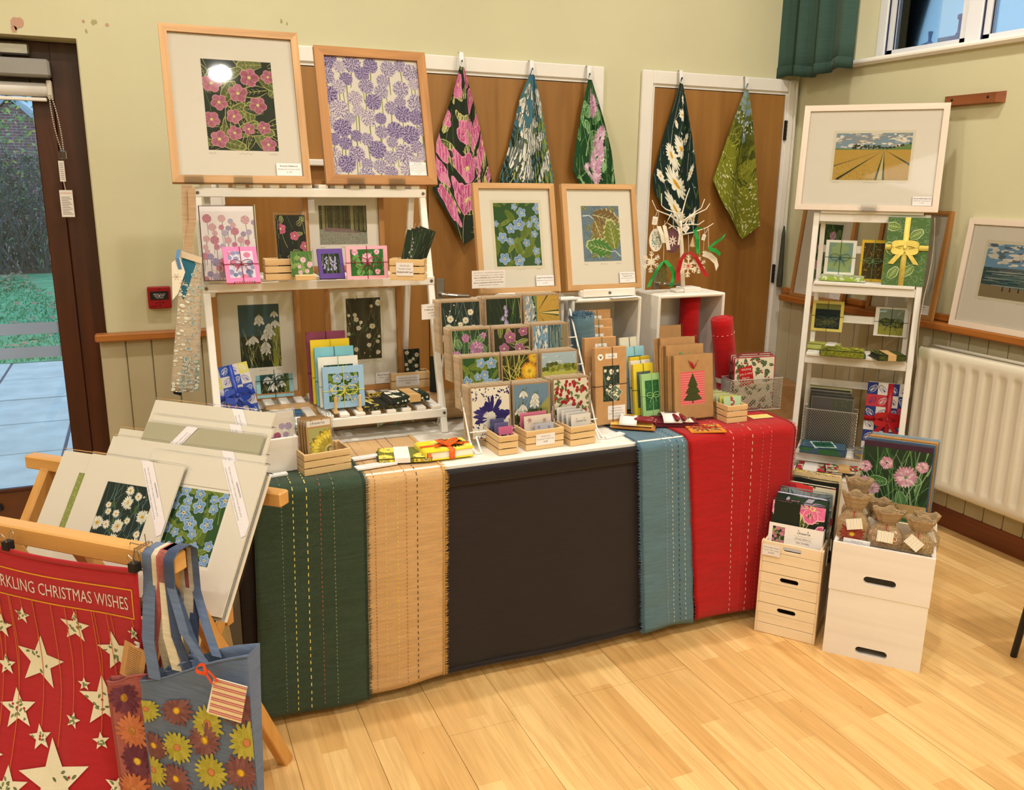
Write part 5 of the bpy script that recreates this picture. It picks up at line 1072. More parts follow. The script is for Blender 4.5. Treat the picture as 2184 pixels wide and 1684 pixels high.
p = at(862, 973, 2, T + .008); folded('folded_tea_towel', 'folded green sunflower tea towel with white band on the beige runner', p.x, p.y, T + .006, .165, .115, .014, -.22, lambda a: (a.rect(0, 0, a.w, a.h, (112, 118, 52)), [m_sunfl(a, a.w * u, a.h * v, a.w * .2) for u, v in ((.2, .8), (.85, .2), (.1, .1), (.9, .9))]), 61, band=M_bandw, layers=3, col=(60, 64, 34), bandpos=.45)
p = at(948, 958, 2, T + .02); nb = thing('notebook', 'bright yellow fabric covered notebook tied with orange ribbon', 'notebook', (p.x, p.y, T + .006), .02); M_nb = cloth('notebook_yellow', (234, 214, 48), .8, 900, .2, .05)
bx('cover', M_nb, -.078, .078, -.055, .055, 0, .0045, nb, .0015); bx('cover', M_nb, -.078, .078, -.055, .055, .0255, .030, nb, .0015); bx('page_block', M_mount, -.072, .074, -.051, .052, .0047, .0253, nb); bx('spine', M_nb, -.0805, -.0745, -.055, .055, .003, .027, nb, .002)
a = Art(.150, .106, None, 5); m_sunfl(a, .10, .06, .07, (234, 214, 48), (244, 230, 110), (222, 196, 40)); a.build('cover_print', nb, m=M_text, fn=lambda x, y, hh: (x - .075, y - .053, .030 + hh))
M_or = paint('ribbon_orange', (234, 98, 24), .35, .12, 40); m = MB(); m.box(-.004, .014, -.0565, .0565, .0305, .0312); m.box(-.004, .014, -.0572, -.0565, -.0005, .0312); m.box(-.081, .0795, -.012, .004, .0312, .0318)
for sg in (-1, 1):
    m.sheet(lambda u, v: (.005 + sg * .036 * math.sin(PI * u), -.004 + (v - .5) * .020 + .016 * math.cos(PI * u), .033 + .014 * math.sin(PI * u)), 8, 2); m.sheet(lambda u, v: (.005 + sg * .045 * u, -.006 - .020 * u + (v - .5) * .014, .034 + .004 * math.sin(PI * u)), 6, 2)
m.build('ribbon', M_or, nb, smooth=True)
bx('bookmark_tab', paint('tab_pattern', (226, 120, 70), .7, .3, 200), -.072, -.062, -.0575, -.054, .004, .024, nb)
# rolled beige runner with a striped ribbon under the stand
ra = at(655, 925, 1, -1.20); rb_ = at(948, 908, 1, -1.20); ry = .050
rr = thing('rolled_runner', 'rolled beige woven runner tied with green striped ribbon beneath the stand', 'rolled runner', ((ra.x + rb_.x) / 2, -1.135, T + ry)); Lr = .72
m = MB(); n = 22
m.sheet(lambda u, v: (-Lr / 2 + Lr * u, -ry * math.sin(2 * PI * v) * (1 + .02 * math.sin(u * 9)), ry * math.cos(2 * PI * v) * (.98 - .03 * math.sin(v * 3))), 20, n, .004); m.build('roll', M_tan, rr, smooth=True)
m = MB()
for k in range(5): m.tube([(-Lr / 2 + .004, 0, 0), (Lr / 2 - .004, 0, 0)], .046 - .008 * k, 14)
m.build('inner_roll', M_tan, rr, kind='stuff'); m = MB()
for k in range(240): t_ = rnd.uniform(0, 6.3); m.add([(Lr / 2 - .004, ry * math.cos(t_), ry * math.sin(t_)), (Lr / 2 - .004, ry * math.cos(t_ + .06), ry * math.sin(t_ + .06)), (Lr / 2 + rnd.uniform(.008, .016), ry * 1.03 * math.cos(t_ + .03), ry * 1.03 * math.sin(t_ + .03))], [(0, 1, 2)])
m.build('fringe', paint('tan_fringe', (196, 152, 84), .9), rr, kind='stuff'); m = MB()
M_grib = NT('green_stripe_ribbon'); _w = M_grib.n('TexWave', i_Scale=22.0, wave_type='BANDS', bands_direction='X'); M_grib.l(M_grib.coord(), _w.inputs['Vector']); M_grib.l(M_grib.ramp(_w.outputs['Fac'], [(.25, rgb(206, 214, 190)), (.5, rgb(96, 130, 84)), (.75, rgb(176, 190, 160))]), M_grib.b.inputs['Base Color']); M_grib.b.inputs['Roughness'].default_value = .6; M_grib = M_grib.m
m.sheet(lambda u, v: (.075 + .018 * (v - .5), -(ry + .003) * math.sin(2 * PI * u), (ry + .003) * math.cos(2 * PI * u)), 20, 1)
for ex, ez in ((-.075, -.048), (.055, -.040), (.010, -.050)): m.sheet(lambda u, v: (.075 + ex * u, -ry - .006 - .006 * math.sin(PI * u), .012 + ez * u + (v - .5) * .018), 6, 1)
m.build('ribbon', M_grib, rr)

# ---------------------------------------------------------------- wire rack of greeting cards
M_wire = paint('wire_white', (240, 238, 234), .35, .02, 5)
CW = .1275; tiers = [(-1.495, [((1001, 825), (1088, 819)), ((1092, 819), (1172, 812)), ((1178, 809), (1257, 800))]), (-1.440, [((982, 763), (1065, 756)), ((1068, 757), (1146, 751)), ((1152, 751), (1232, 744))]), (-1.385, [((960, 704), (1044, 697)), ((1050, 700), (1130, 694)), ((1134, 693), (1212, 687))]), (-1.330, [((937, 645), (1025, 637)), ((1033, 637), (1112, 630)), ((1115, 630), (1193, 624))])]
def rot_art(fn):
    """Landscape design turned on its side in a portrait pocket."""
    def go(a):
        b = Art(a.h, a.w, None, a.r.randint(0, 99)); fn(b); a.P += [([(y, b.w - x) for x, y in p_], c, l) for p_, c, l in b.P]; a.lay = b.lay
        a.P = [([(b.h - x, b.w - y) for x, y in p_], c, l) for p_, c, l in a.P]
    return go
arts = [[m_corn, lambda a: m_snowdrops(a, 9, (110, 140, 166), (66, 76, 44), (160, 160, 84), .21), lambda a: m_berries(a, n=60, R=.05)],
        [lambda a: m_forget(a, 12, .17), m_dandelion, lambda a: (m_park(a.window(0, a.h * .45, a.w, a.h)), a.window(0, 0, a.w, a.h))],
        [lambda a: m_clover(a, 4, (44, 66, 46), (82, 116, 74), (158, 182, 140), .18, (170, 110, 160), (206, 160, 196), 12, [(.66, .62, 1.15), (.36, .84, .7), (.86, .88, .5), (.1, .5, .8)]), lambda a: m_hellebore(a, 7, (44, 46, 28), .19, (104, 116, 52), (206, 206, 140), 14, (160, 96, 136), (200, 140, 170)), rot_art(m_sea)],
        [lambda a: m_daisies(a, 9, (32, 46, 38), .16, ((110, 150, 180), (92, 120, 104), (150, 170, 160))), lambda a: m_bluebells(a, (30, 44, 32), (160, 144, 200), 1), rot_art(m_field)]]
labs = [['navy cornflower card in the bottom row of the wire rack', 'snowdrop card in the bottom row of the wire rack', 'red berry patterned card in the bottom row of the wire rack'], ['forget-me-not card in the second row of the wire rack', 'yellow dandelion card in the second row of the wire rack', 'parkland scene card in the second row of the wire rack'], ['purple clover card in the third row of the wire rack', 'hellebore card in the third row of the wire rack', 'sideways seascape card in the third row of the wire rack'], ['daisy card in the top row of the wire rack', 'bluebell card in the top row of the wire rack', 'sideways wheat field card in the top row of the wire rack']]
edge_cols = [(226, 214, 206), (196, 166, 130), (170, 190, 170), (120, 130, 110)]
M_edge = paint('card_edge', (206, 184, 156), .8, .2, 90); rack_x = []
for r_, (y_, cards) in enumerate(tiers):
    for c_, (tl, tr) in enumerate(cards):
        A, B = at(*tl, 1, y_), at(*tr, 1, y_); w = (B - A).length * .99; h = .172; cx = (A.x + B.x) / 2; z0 = (A.z + B.z) / 2 - h * math.cos(.12)
        if c_ == 0: rack_x.append((A.x, z0, y_))
        sleeve_card('greeting_card', labs[r_][c_], (cx, y_ - h * math.sin(.12), z0), .0, .12, w, h, arts[r_][c_], 70 + r_ * 3 + c_, 'card', (170, 138, 104), .035, .0015)
        for k in range(1, 6):
            o = bx('greeting_card', M_edge, -w / 2, w / 2, 0, .0022, 0, h, loc=(cx - .0022 * k, y_ - h * math.sin(.12) + .0078 * k, z0 + .0006 * k), rot=(-.12, 0, 0))
            tag(o, 'kraft backed greeting card tucked behind a front card in the wire rack', 'card', 'spare cards behind the front cards in the wire rack')
wr_ = thing('wire_rack', 'white wire rack with four sloping rows of greeting cards', 'card rack', (0, 0, T)); xl, xr_ = rack_x[0][0] - .008, at(1262, 810, 1, -1.495).x + .01
for x_ in (xl, xr_):
    m = MB(); zt = rack_x[3][1] + .12 - T; m.tube([(x_, -1.30, zt), (x_, -1.52, .028), (x_, -1.56, .006), (x_, -1.575, .0035), (x_ + (.018 if x_ < 1.2 else -.018), -1.575, .0035), (x_ + (.018 if x_ < 1.2 else -.018), -1.53, .045)], .0032, 7); m.tube([(x_, -1.30, zt), (x_, -1.20, .004)], .003, 6); m.build('side_wire', M_wire, wr_)
for k, (xx, z0, y_) in enumerate(rack_x):
    m = MB(); yb = y_ - .172 * math.sin(.12); m.tube([(xl, yb - .006, z0 + .030 - T), (xr_, yb - .006, z0 + .030 - T)], .0022, 6); m.tube([(xl, yb + .02, z0 - .004 - T), (xr_, yb + .02, z0 - .004 - T)], .0022, 6); m.build('pocket_wire', M_wire, wr_)
# little slatted boxes along the front edge
b5, w5, h5 = slatbox('slatted_box', 'small pine box of purple mini cards, nearest the orange ribbon notebook', (1064, 972), (1105, 965), (1063, 932), T + .001, .135, .04, 3)
b6, w6, h6 = slatbox('slatted_box', 'pine box of pink needle cases with a printed price slip', (1122, 962), (1202, 952), (1122, 921), T + .001, .10, .06, 3, lines=['Handprinted', 'Handmade Needle Case', '£5.00'], lpos=(.25, .22, .5, .58))
b7, w7, h7 = slatbox('slatted_box', 'pine box of white gift tags beside the text card', (1217, 952), (1270, 942), (1217, 912), T + .001, .115, .10, 3)
def mini(name, label, b, dx, dy, w, h, col, fn, seed, cat='card', yaw=None, tilt=.12, mg=.08): return sleeve_card(name, label, boxed(b, dx, dy), b.rotation_euler.z if yaw is None else yaw, tilt, w, h, fn, seed, cat, col, mg, .002)
for k, (col, lab) in enumerate((((214, 110, 160), 'pink mini card at the front of the purple mini card box'), ((112, 104, 160), 'violet mini card second in the purple mini card box'), ((90, 92, 140), 'slate blue mini card third in the purple mini card box'), ((130, 124, 176), 'lilac mini card hindmost in the purple mini card box'))):
    mini('mini_card', lab, b5, .004 - .003 * k, .022 + .026 * k, w5 - .018, .078 + .006 * k, col, lambda a: (a.rect(0, 0, a.w, a.h, col), a.window(a.w * .1, 0, a.w * .9, a.h * .7), m_hellebore(a, 3, (40, 44, 34), .24, (80, 90, 60), (200, 200, 150), 6)), 80 + k)
for k, (col, c2, lab) in enumerate((((200, 202, 222), (222, 130, 150), 'lilac needle case at the front of its pine box'), ((240, 226, 214), (222, 110, 120), 'cream needle case with pink flowers in its pine box'), ((236, 130, 160), (246, 190, 206), 'plain pink needle case hindmost in its pine box'))):
    mini('needle_case', lab, b6, (.012, 0, -.004)[k], .022 + .022 * k, w6 * (.5, .72, .70)[k], (.070, .092, .098)[k], col, lambda a: (a.rect(0, 0, a.w, a.h, col), [[a.petal(a.w * u, a.h * v, j * 1.05, a.w * .10, a.w * .03, c2, False) for j in range(6)] for u, v in ((.2, .85), (.75, .8), (.5, .5), (.15, .3), (.85, .35))]), 84 + k, 'needle case', mg=0)
def tagart(a, c=(226, 200, 60)): a.rect(0, 0, a.w, a.h, (238, 234, 232)); logo(a, a.w * .5, a.h * .72, a.w * .16); a.rect(0, 0, a.w, a.h * .55, c); a.window(a.w * .1, 0, a.w * .94, a.h * .5); m_daisies(a, 6, (40, 50, 40), .2); a.window(0, 0, a.w, a.h)
for k in range(5): mini('gift_tag', ['white gift tag pack facing out of its pine box', 'second white gift tag pack in the pine box', 'third white gift tag pack in the pine box', 'fourth white gift tag pack in the pine box', 'hindmost white gift tag pack in the pine box'][k], b7, .006 - .006 * k, .018 + .019 * k, w7 * .78, .090 + .004 * k, (236, 232, 230), (lambda c: lambda a: tagart(a, c))(((226, 206, 70), (120, 170, 190), (206, 206, 90), (90, 150, 190), (150, 190, 120))[k]), 90 + k, 'gift tag', mg=.0)
# slips clipped to the stand and standing before the first easel
def hung_sign(label, c4, y_, lines, bolds=(), nm='printed_sign', z=None):
    P = [at(*p_, 1, y_) for p_ in c4]; w = ((P[1] - P[0]).length + (P[3] - P[2]).length) / 2; h = (P[0] - P[2]).length; ang = math.atan2(P[1].z - P[0].z, P[1].x - P[0].x)
    t = thing(nm, label, 'sign', (P[2] + P[3]) / 2, 0, None, -0.0, -ang); bx('sign_card', M_card, -w / 2, w / 2, 0, .0014, 0, h, t); a = Art(w, h, None, 1); sign(a, 0, 0, w, h, lines, bolds=bolds); a.build('sign_print', t); return t
hung_sign('white greeting card price sign clipped to the stand leg', ((896, 650), (966, 645), (900, 682), (969, 676)), -1.300, ['Single Greetings Cards £3', '4 Different (standard sized) ones', '(excludes A6 size cards)', '£10 (£2.50 each)'], (1,))
s2 = hung_sign('white sign about hand printing standing before the forget-me-not picture', ((1001, 578), (1072, 575), (1007, 615), (1077, 612)), -1.275, ['Each framed or mounted print displayed here', 'has been handprinted, up to 7 times, making', 'them an ORIGINAL piece of art not a copy.', 'You can feel the ink that has been used.', 'they are small limited editions that have been', 'handfinished where indicated.'], (2, 4))
# ---------------------------------------------------------------- white crates with easels
M_crate = paint('crate_white', (228, 224, 218), .55, .04, 8, .1, 30)
def crate(label, x0, x1, yf, d, z0, z1, yaw=0.0, open_front=True, group=None):
    w = x1 - x0; t = thing('wooden_crate', label, 'crate', ((x0 + x1) / 2, yf, z0), yaw); th = .013; h = z1 - z0
    for nm, a in (('side_panel', (-w / 2, -w / 2 + th, 0, d, 0, h)), ('side_panel', (w / 2 - th, w / 2, 0, d, 0, h)), ('top_panel', (-w / 2 + th, w / 2 - th, 0, d, h - th, h)), ('bottom_panel', (-w / 2 + th, w / 2 - th, 0, d, 0, th)), ('back_panel', (-w / 2 + th, w / 2 - th, d - th, d, th, h - th))): bx(nm, M_crate, *a, t, .004 if nm != 'back_panel' else 0)
    return t
ZC = 1.158
crate('white upturned crate behind the card rack carrying the forget-me-not easel', 1.085, 1.385, -1.225, .17, T, ZC)
crate('white open fronted crate holding kraft gift boxes', 1.402, 1.692, -1.25, .19, T, ZC)
crate('white open fronted crate holding rolled red runners', 1.765, 2.068, -1.25, .17, T, ZC)
def easel(label, cx, y_, z, w):
    t = thing('table_easel', label, 'easel', (cx, y_, z)); bx('ledge', M_stand, -w / 2, w / 2, -.028, .012, .004, .026, t, .003); bx('ledge_lip', M_stand, -w / 2, w / 2, -.034, -.0285, .004, .032, t, .002)
    for sg in (-1, 1): MB().bar((sg * w * .36, .014, .002), (sg * .02, .062, .26), .018, .010, (0, 1, 0), .002).build('leg', M_stand, t)
    MB().bar((0, .10, .002), (0, .064, .25), .018, .010, (0, 1, 0), .002).build('rear_leg', M_stand, t); bx('foot', M_stand, -w / 2 - .012, w / 2 + .012, -.020, .0, 0, .0038, t); MB().lathe([(.0055, 0), (.0055, .003), (.003, .006), (.0005, .0065)], 10, Matrix.Translation((0, -.0345, .018)) @ Matrix.Rotation(rad(90), 4, 'X')).build('wing_nut', M_bolt, t)
    return t
YE = -1.205
def fpic(tl, tr, br, y_, z, tilt):
    P0_ = at(br[0], br[1], 1, y_); u = V((0, math.sin(tilt), math.cos(tilt))); n_ = V((1, 0, 0)).cross(u); TL = hit(*tl, V((0, y_, z)), n_); TR = hit(*tr, V((0, y_, z)), n_); h = (TR - V((0, y_, z))).dot(u); w = ((TR.x - TL.x) + 0) ; return (V(((TL.x + TR.x) / 2, y_, z)), 0, tilt, w, h)
pa = fpic((1008, 386), (1181, 391), (1206, 612), YE, ZC + .027, .21); pb = fpic((1197, 391), (1355, 393), (1381, 607), YE, ZC + .027, .21)
easel('white table easel on the crate holding the forget-me-not picture', pa[0].x, YE + .004, ZC, .205); easel('white table easel on the crate holding the oak leaf picture', pb[0].x, YE + .004, ZC, .215)
framed('framed_print', 'oak framed forget-me-not print standing on a white table easel', pa, .019, (M_frameH, M_frameV), lambda a: m_forget(a, 17, .12), (.20, .22, .84, .86), ['Forget-Me-Knot Meadows', 'Reduction Linocut print', '£ 135'], .070, .038, seed=9, deckle=.011)
framed('framed_print', 'oak framed oak leaf print standing on a white table easel', pb, .019, (M_frameH, M_frameV), m_oak, (.22, .245, .80, .83), ['Nearly Autumn Acorns', 'Changing Seasons', 'hand finished monoprint', '£ 165'], .066, .040, seed=12, bolds=(0, 1))
p = at(1340, 634, 2, ZC); price_slip('white paper slip lying on the crate under the oak leaf easel', 1332, 634, .12, .030, .1, ['garden of greeting'], z=ZC, th=.001)
p = at(1222, 634, 1, -1.21); tag(bx('white_tile', M_card, -.035, .035, -.02, .02, 0, .008, loc=(1.388, -1.235, ZC), b=.001), 'flat white tile on the crates between the two easels', 'tile')
# kraft gift boxes stepping back into the open crate
gb = [((1262, 868), (1356, 862), (1260, 745), -1.43), ((1247, 722), (1329, 713), None, -1.375), ((1241, 702), (1312, 693), None, -1.325), ((1241, 684), (1298, 676), None, -1.275), ((1238, 662), (1284, 658), None, -1.225)]
M_twine = paint('twine_black', (60, 48, 40), .8, .4, 400)
for k, (l_, r_, tp, y_) in enumerate(gb):
    A, B = (at(*(tp if k == 0 else l_), 1, y_), at(*((1345, 733) if k == 0 else r_), 1, y_)); w = .125; h = .168; z0 = T + .012 + .026 * k * .6; zt = (A.z + B.z) / 2; h = zt - z0; cx = A.x + w / 2 if k else (A.x + B.x) / 2
    t = thing('gift_box', ['kraft gift box with a daisy window and bee sticker, front of the row', 'second kraft gift box stepping back toward the open crate', 'third kraft gift box tied with striped twine', 'fourth kraft gift box at the crate mouth', 'hindmost kraft gift box inside the open crate'][k], 'gift box', (cx, y_ - h * .1, z0), .0, None, .10)
    bx('box_body', M_kraft, -w / 2, w / 2, 0, .026, 0, h, t, .002); a = Art(w, h, None, 7 + k); lx = w * .5; a.rect(lx - .022, h - .040, .046, .018, (238, 234, 232)); logo(a, lx + .001, h - .035, .0085)
    if k in (0, 2):
        a.ell(w * .17, h - .033, .0125, .0125, (150, 130, 110), 0, 16); a.ell(w * .17, h - .033, .0115, .0115, (240, 238, 234), 0, 16); a.ell(w * .17, h - .034, .0025, .005, (40, 36, 30), .5); a.petal(w * .17, h - .033, .3, .007, .004, (120, 116, 110)); a.petal(w * .17, h - .033, 2.6, .007, .004, (120, 116, 110))
    if k == 0:
        a.window(w * .24, h * .30, w * .76, h * .76); m_daisies(a, 9, (36, 50, 40), .17); a.window(0, 0, w, h); sign(a, w * .38, h * .06, w * .56, h * .18, ['Hand Printed', 'My Little Garden', 'tea towel, notebook & card', 'gift box £25'])
        for j in range(2): a.poly([(w * .62 + q_[0] * (.030 - j * .002), h * .40 + q_[1] * (.030 - j * .002)) for q_ in ((-1, 0), (0, -1), (1, .1), (0, 1))], ((230, 226, 206), (96, 116, 100))[j])
        for j in range(14): a.ell(w * .62 + rnd.uniform(-.013, .013), h * .40 + rnd.uniform(-.013, .013), .0032, .0032, (236, 232, 206), 0, 7)
    a.build('printed_front', t); m = MB(); cord(m, [(w * .04, -.0015, 0), (w * .04, -.003, h / 2), (w * .04, -.0015, h), (w * .04, .027, h)], .0012)
    if k == 0: cord(m, [(-w / 2, .02, h * .5), (-w / 2 - .001, -.0015, h * .5), (w / 2 + .001, -.0015, h * .52), (w / 2 + .001, .02, h * .52)], .0012)
    m.build('twine', M_twine if k in (0, 2) else paint('twine_green', (96, 130, 90), .8), t)
def peg(label, px, py, z, hgt, yaw, L=.14):
    p_ = at(px, py, 2, z); t = thing('peg_stand', label, 'card holder', (p_.x, p_.y, z), yaw); 
    for x_ in (-.032, .032): bx('foot_bar', M_pineY, x_ - .007, x_ + .007, -.012, L, 0, .012, t, .001); MB().tube([(x_, -.005, .012), (x_, -.005, hgt)], .0048, 10).build('peg', M_pineZ, t)
    bx('cross_bar', M_pineX, -.025, .025, L - .02, L - .008, .001, .011, t, .001); return t
peg('pine peg stand under the kraft gift boxes', 1312, 882, T + .001, .060, .0, .22)
# blue rolled runner upright beside the crate
p = at(1240, 800, 1, -1.30); rl = thing('rolled_runner', 'rolled grey blue runner standing upright beside the card rack', 'rolled runner', (at(1245, 795, 1, -1.32).x + .012, -1.315, T + .13), 0, None, .0, -.10)
A, B = at(1197, 672, 1, -1.32), at(1248, 670, 1, -1.32); R_ = (B.x - A.x) / 2 * .94; Hh = A.z - T - .13
m = MB(); m.sheet(lambda u, v: (R_ * (1 - .12 * (1 - v)) * math.cos(2 * PI * u), R_ * (1 - .12 * (1 - v)) * math.sin(2 * PI * u), (Hh + .13) * v - .13), 22, 14, .004); m.build('roll', M_blue, rl, smooth=True); m = MB(); m.tube([(0, 0, -.12), (0, 0, Hh - .006)], R_ * .8, 14); m.build('inner_roll', M_blue, rl); m = MB()
for k in range(420):
    t_ = rnd.uniform(0, 6.3); q_ = R_ * rnd.uniform(.5, 1.06); b_ = V((q_ * math.cos(t_), q_ * math.sin(t_), Hh - .006)); e_ = b_ + V((rnd.uniform(-.008, .008) + .006 * math.cos(t_), rnd.uniform(-.008, .008) + .006 * math.sin(t_), rnd.uniform(.004, .018))); n_ = V((-math.sin(t_), math.cos(t_), 0)) * .002; m.add([b_ - n_, b_ + n_, e_], [(0, 1, 2)])
m.build('fringe', paint('blue_fringe', (74, 104, 128), .9), rl, kind='stuff'); m = MB(); m.sheet(lambda u, v: (-.006 + .034 * u + (v - .5) * .012, -R_ - .004 - .008 * math.sin(PI * u), Hh * .45 - .075 * u + .02 * u * u), 8, 1); m.sheet(lambda u, v: (R_ * 1.02 * math.cos(2 * PI * u), R_ * 1.02 * math.sin(2 * PI * u), Hh * .2 + (v - .5) * .012), 18, 1); m.build('ribbon', M_grib, rl)
# text card in a grooved block
pc = place((1262, 897), (1297, 881), (1258, 793), T + .012, .62, .05); t = thing('text_card', 'tall white card of printed text standing in a pine block', 'sign', pc[0], .62, None, .05); bx('sheet', M_card, -pc[3] / 2, pc[3] / 2, 0, .0012, 0, pc[4], t)
a = Art(pc[3], pc[4], None, 2); logo(a, pc[3] * .5, pc[4] * .93, .006)
for k, s_ in enumerate(['Everything on this stand', 'is designed and', 'hand printed by me in my', 'garden studio using lino', 'blocks cut by hand, water', 'based inks and the best', 'organic cotton and paper.', '', 'Please ask me', 'about anything you', 'see here today or', 'would like made for you.', 'Commissions are welcome', 'and gift wrap is free.', '', 'Workshops run', 'through the year', 'for small groups.', 'Thank you for looking!']):
    if s_: a.text(s_, pc[3] * .06, pc[4] * (.86 - .043 * k), .0052, (70, 68, 74), 'L', 0, min(1.2, pc[3] * .86 / (text_tris(s_)[2] * .0052)), .02)
a.build('printed_text', t)
tag(bx('card_block', M_pineX, -.028, .028, -.016, .030, 0, .024, loc=(pc[0].x + .014, pc[0].y - .004, T), rot=(0, 0, .62), b=.002), 'pine block gripping the tall text card', 'card holder')
# green and yellow card sets in a peg stand
gs = [((1380, 870), (1441, 866), (1367, 799), (160, 206, 140), (40, 100, 60), (150, 206, 130), 'pale green bordered card set with dark green leaf print, front of its pegs'), ((1368, 864), (1428, 860), (1351, 778), (236, 212, 56), (96, 110, 110), (70, 110, 60), 'yellow bordered card set second in the pegs beside the text card'), ((1360, 862), (1418, 858), (1346, 771), (238, 234, 226), (120, 130, 90), (60, 70, 60), 'white card set third in the pegs beside the text card'), ((1352, 856), (1404, 850), (1345, 763), (236, 206, 50), (110, 100, 30), (60, 110, 70), 'yellow bordered moss print card set fourth in the pegs'), ((1344, 850), (1392, 846), (1335, 742), (150, 206, 226), (36, 100, 110), (90, 150, 120), 'light blue bordered card set fifth in the pegs'), ((1338, 846), (1380, 842), (1326, 722), (232, 226, 206), (120, 126, 120), (90, 100, 90), 'cream bordered card set hindmost in the pegs')]
def leafy(bg, fg): return lambda a: (a.rect(0, 0, a.w, a.h, bg), [a.curve(a.r.uniform(0, a.w), a.r.uniform(-.2, .7) * a.h, a.r.uniform(.8, 2.3), a.h * .5, a.r.uniform(-.8, .8), a.w * .012, a.w * .008, jit(fg, a.r)) for k in range(14)], [a.leaf(a.r.uniform(0, a.w), a.r.uniform(0, a.h), a.r.uniform(0, 6), a.w * .12, a.w * .04, jit(fg, a.r)) for k in range(26)])
for k, (bl, br, tp, col, bg, cc, lab) in enumerate(gs):
    y_ = -1.435 + .030 * k; q = place(bl, br, tp, T + .02, .10, .16); w = .088; zt = at(*tp, 1, y_ + .02).z; A = at(*tp, 1, y_ + .02)
    cardset('card_set', lab, (V((A.x + w / 2 + .004, y_, T + .016)), .10, .16, w, max(.06, (zt - T - .016) / math.cos(.16))), col, leafy(bg, cc if k else (90, 150, 90)), (.15, .15), cc, 120 + k, .012, bowz=.5)
peg('pine peg stand holding the green and yellow card sets', 1400, 874, T + .004, .062, .10, .20)
# ---------------------------------------------------------------- right end of the table: open crate, cards, basket, gift sets
M_redsat = paint('ribbon_red', (170, 20, 34), .35, .15, 40); M_grnsat = paint('ribbon_green', (28, 150, 66), .35, .15, 40); M_whsat = paint('ribbon_cream', (232, 226, 214), .45, .06, 40)
rc = thing('rolled_runner', 'rolled red runner leaning across the mouth of the open crate', 'rolled runner', (2.075, -1.305, T + .012), 0, None, -.02, -.20)
m = MB(); R_ = .042; m.sheet(lambda u, v: (R_ * math.cos(2 * PI * u), R_ * math.sin(2 * PI * u), .33 * v), 22, 12, .004); m.build('roll', M_red, rc, smooth=True); m = MB(); m.lathe([(R_ * .9, .01), (R_ * .9, .325), (R_ * .5, .335), (R_ * .1, .336)], 16); m.build('inner_roll', M_red, rc)
m = MB()
for k in range(14):
    for zz in (.27, .05): t_ = 2 * PI * k / 14; m.box((R_ + .0006) * math.cos(t_) - .003, (R_ + .0006) * math.cos(t_) + .003, (R_ + .0006) * math.sin(t_) - .001, (R_ + .0006) * math.sin(t_) + .001, zz, zz + .0015)
m.build('stitching', paint('thread_232_206_180', (232, 206, 180), .8), rc, kind='stuff'); m = MB(); m.sheet(lambda u, v: ((R_ + .002) * math.cos(2 * PI * u), (R_ + .002) * math.sin(2 * PI * u), .09 + .02 * (v - .5)), 18, 1); m.sheet(lambda u, v: (.010 + (v - .5) * .018 + .012 * u, -R_ - .006 - .01 * math.sin(PI * u), .088 - .085 * u), 6, 1); m.build('ribbon', M_grib, rc)
rc2 = thing('rolled_runner', 'rolled red runner standing upright deep inside the open crate', 'rolled runner', (1.965, -1.165, T + .014)); m = MB(); m.sheet(lambda u, v: (.040 * math.cos(2 * PI * u), .040 * math.sin(2 * PI * u), .39 * v), 20, 8, .004); m.build('roll', M_red, rc2, smooth=True); m = MB(); m.tube([(0, 0, .01), (0, 0, .386)], .034, 14); m.build('inner_roll', M_red, rc2)
sb = thing('fabric_bag', 'red strawberry patterned gift bag hanging at the open crate side', 'gift bag', (2.115, -1.262, T + .02)); m = MB()
def sbf(u, v, hh=0): r_ = (.036 * (1 - v) ** .6 + .004) ; return ((r_ + hh) * math.cos(2 * PI * u) * 1.05 + .012 * (1 - v) - .022, (r_ * .7 + hh) * math.sin(2 * PI * u), .25 * v)
m.sheet(sbf, 16, 14); m.build('bag_body', cloth('bag_cream', (226, 214, 196)), sb, smooth=True); a = Art(.2, .25, None, 3); m_berries(a, (224, 214, 192), (176, 34, 44), (92, 112, 66), 40, .075, 60)
a.P = [(p_, c, l) for p_, c, l in a.P if max(q[1] for q in p_) < .2495]; a.build('berry_print', sb, m=M_text, fn=lambda x, y, hh: sbf(.5 + x / .2, min(.999, y / .25), .0008 + hh)); m = MB(); m.tube([(-.022, 0, .25), (-.026, -.004, .262), (-.018, -.004, .268)], .0016, 5); m.build('cord', M_whsat, sb)
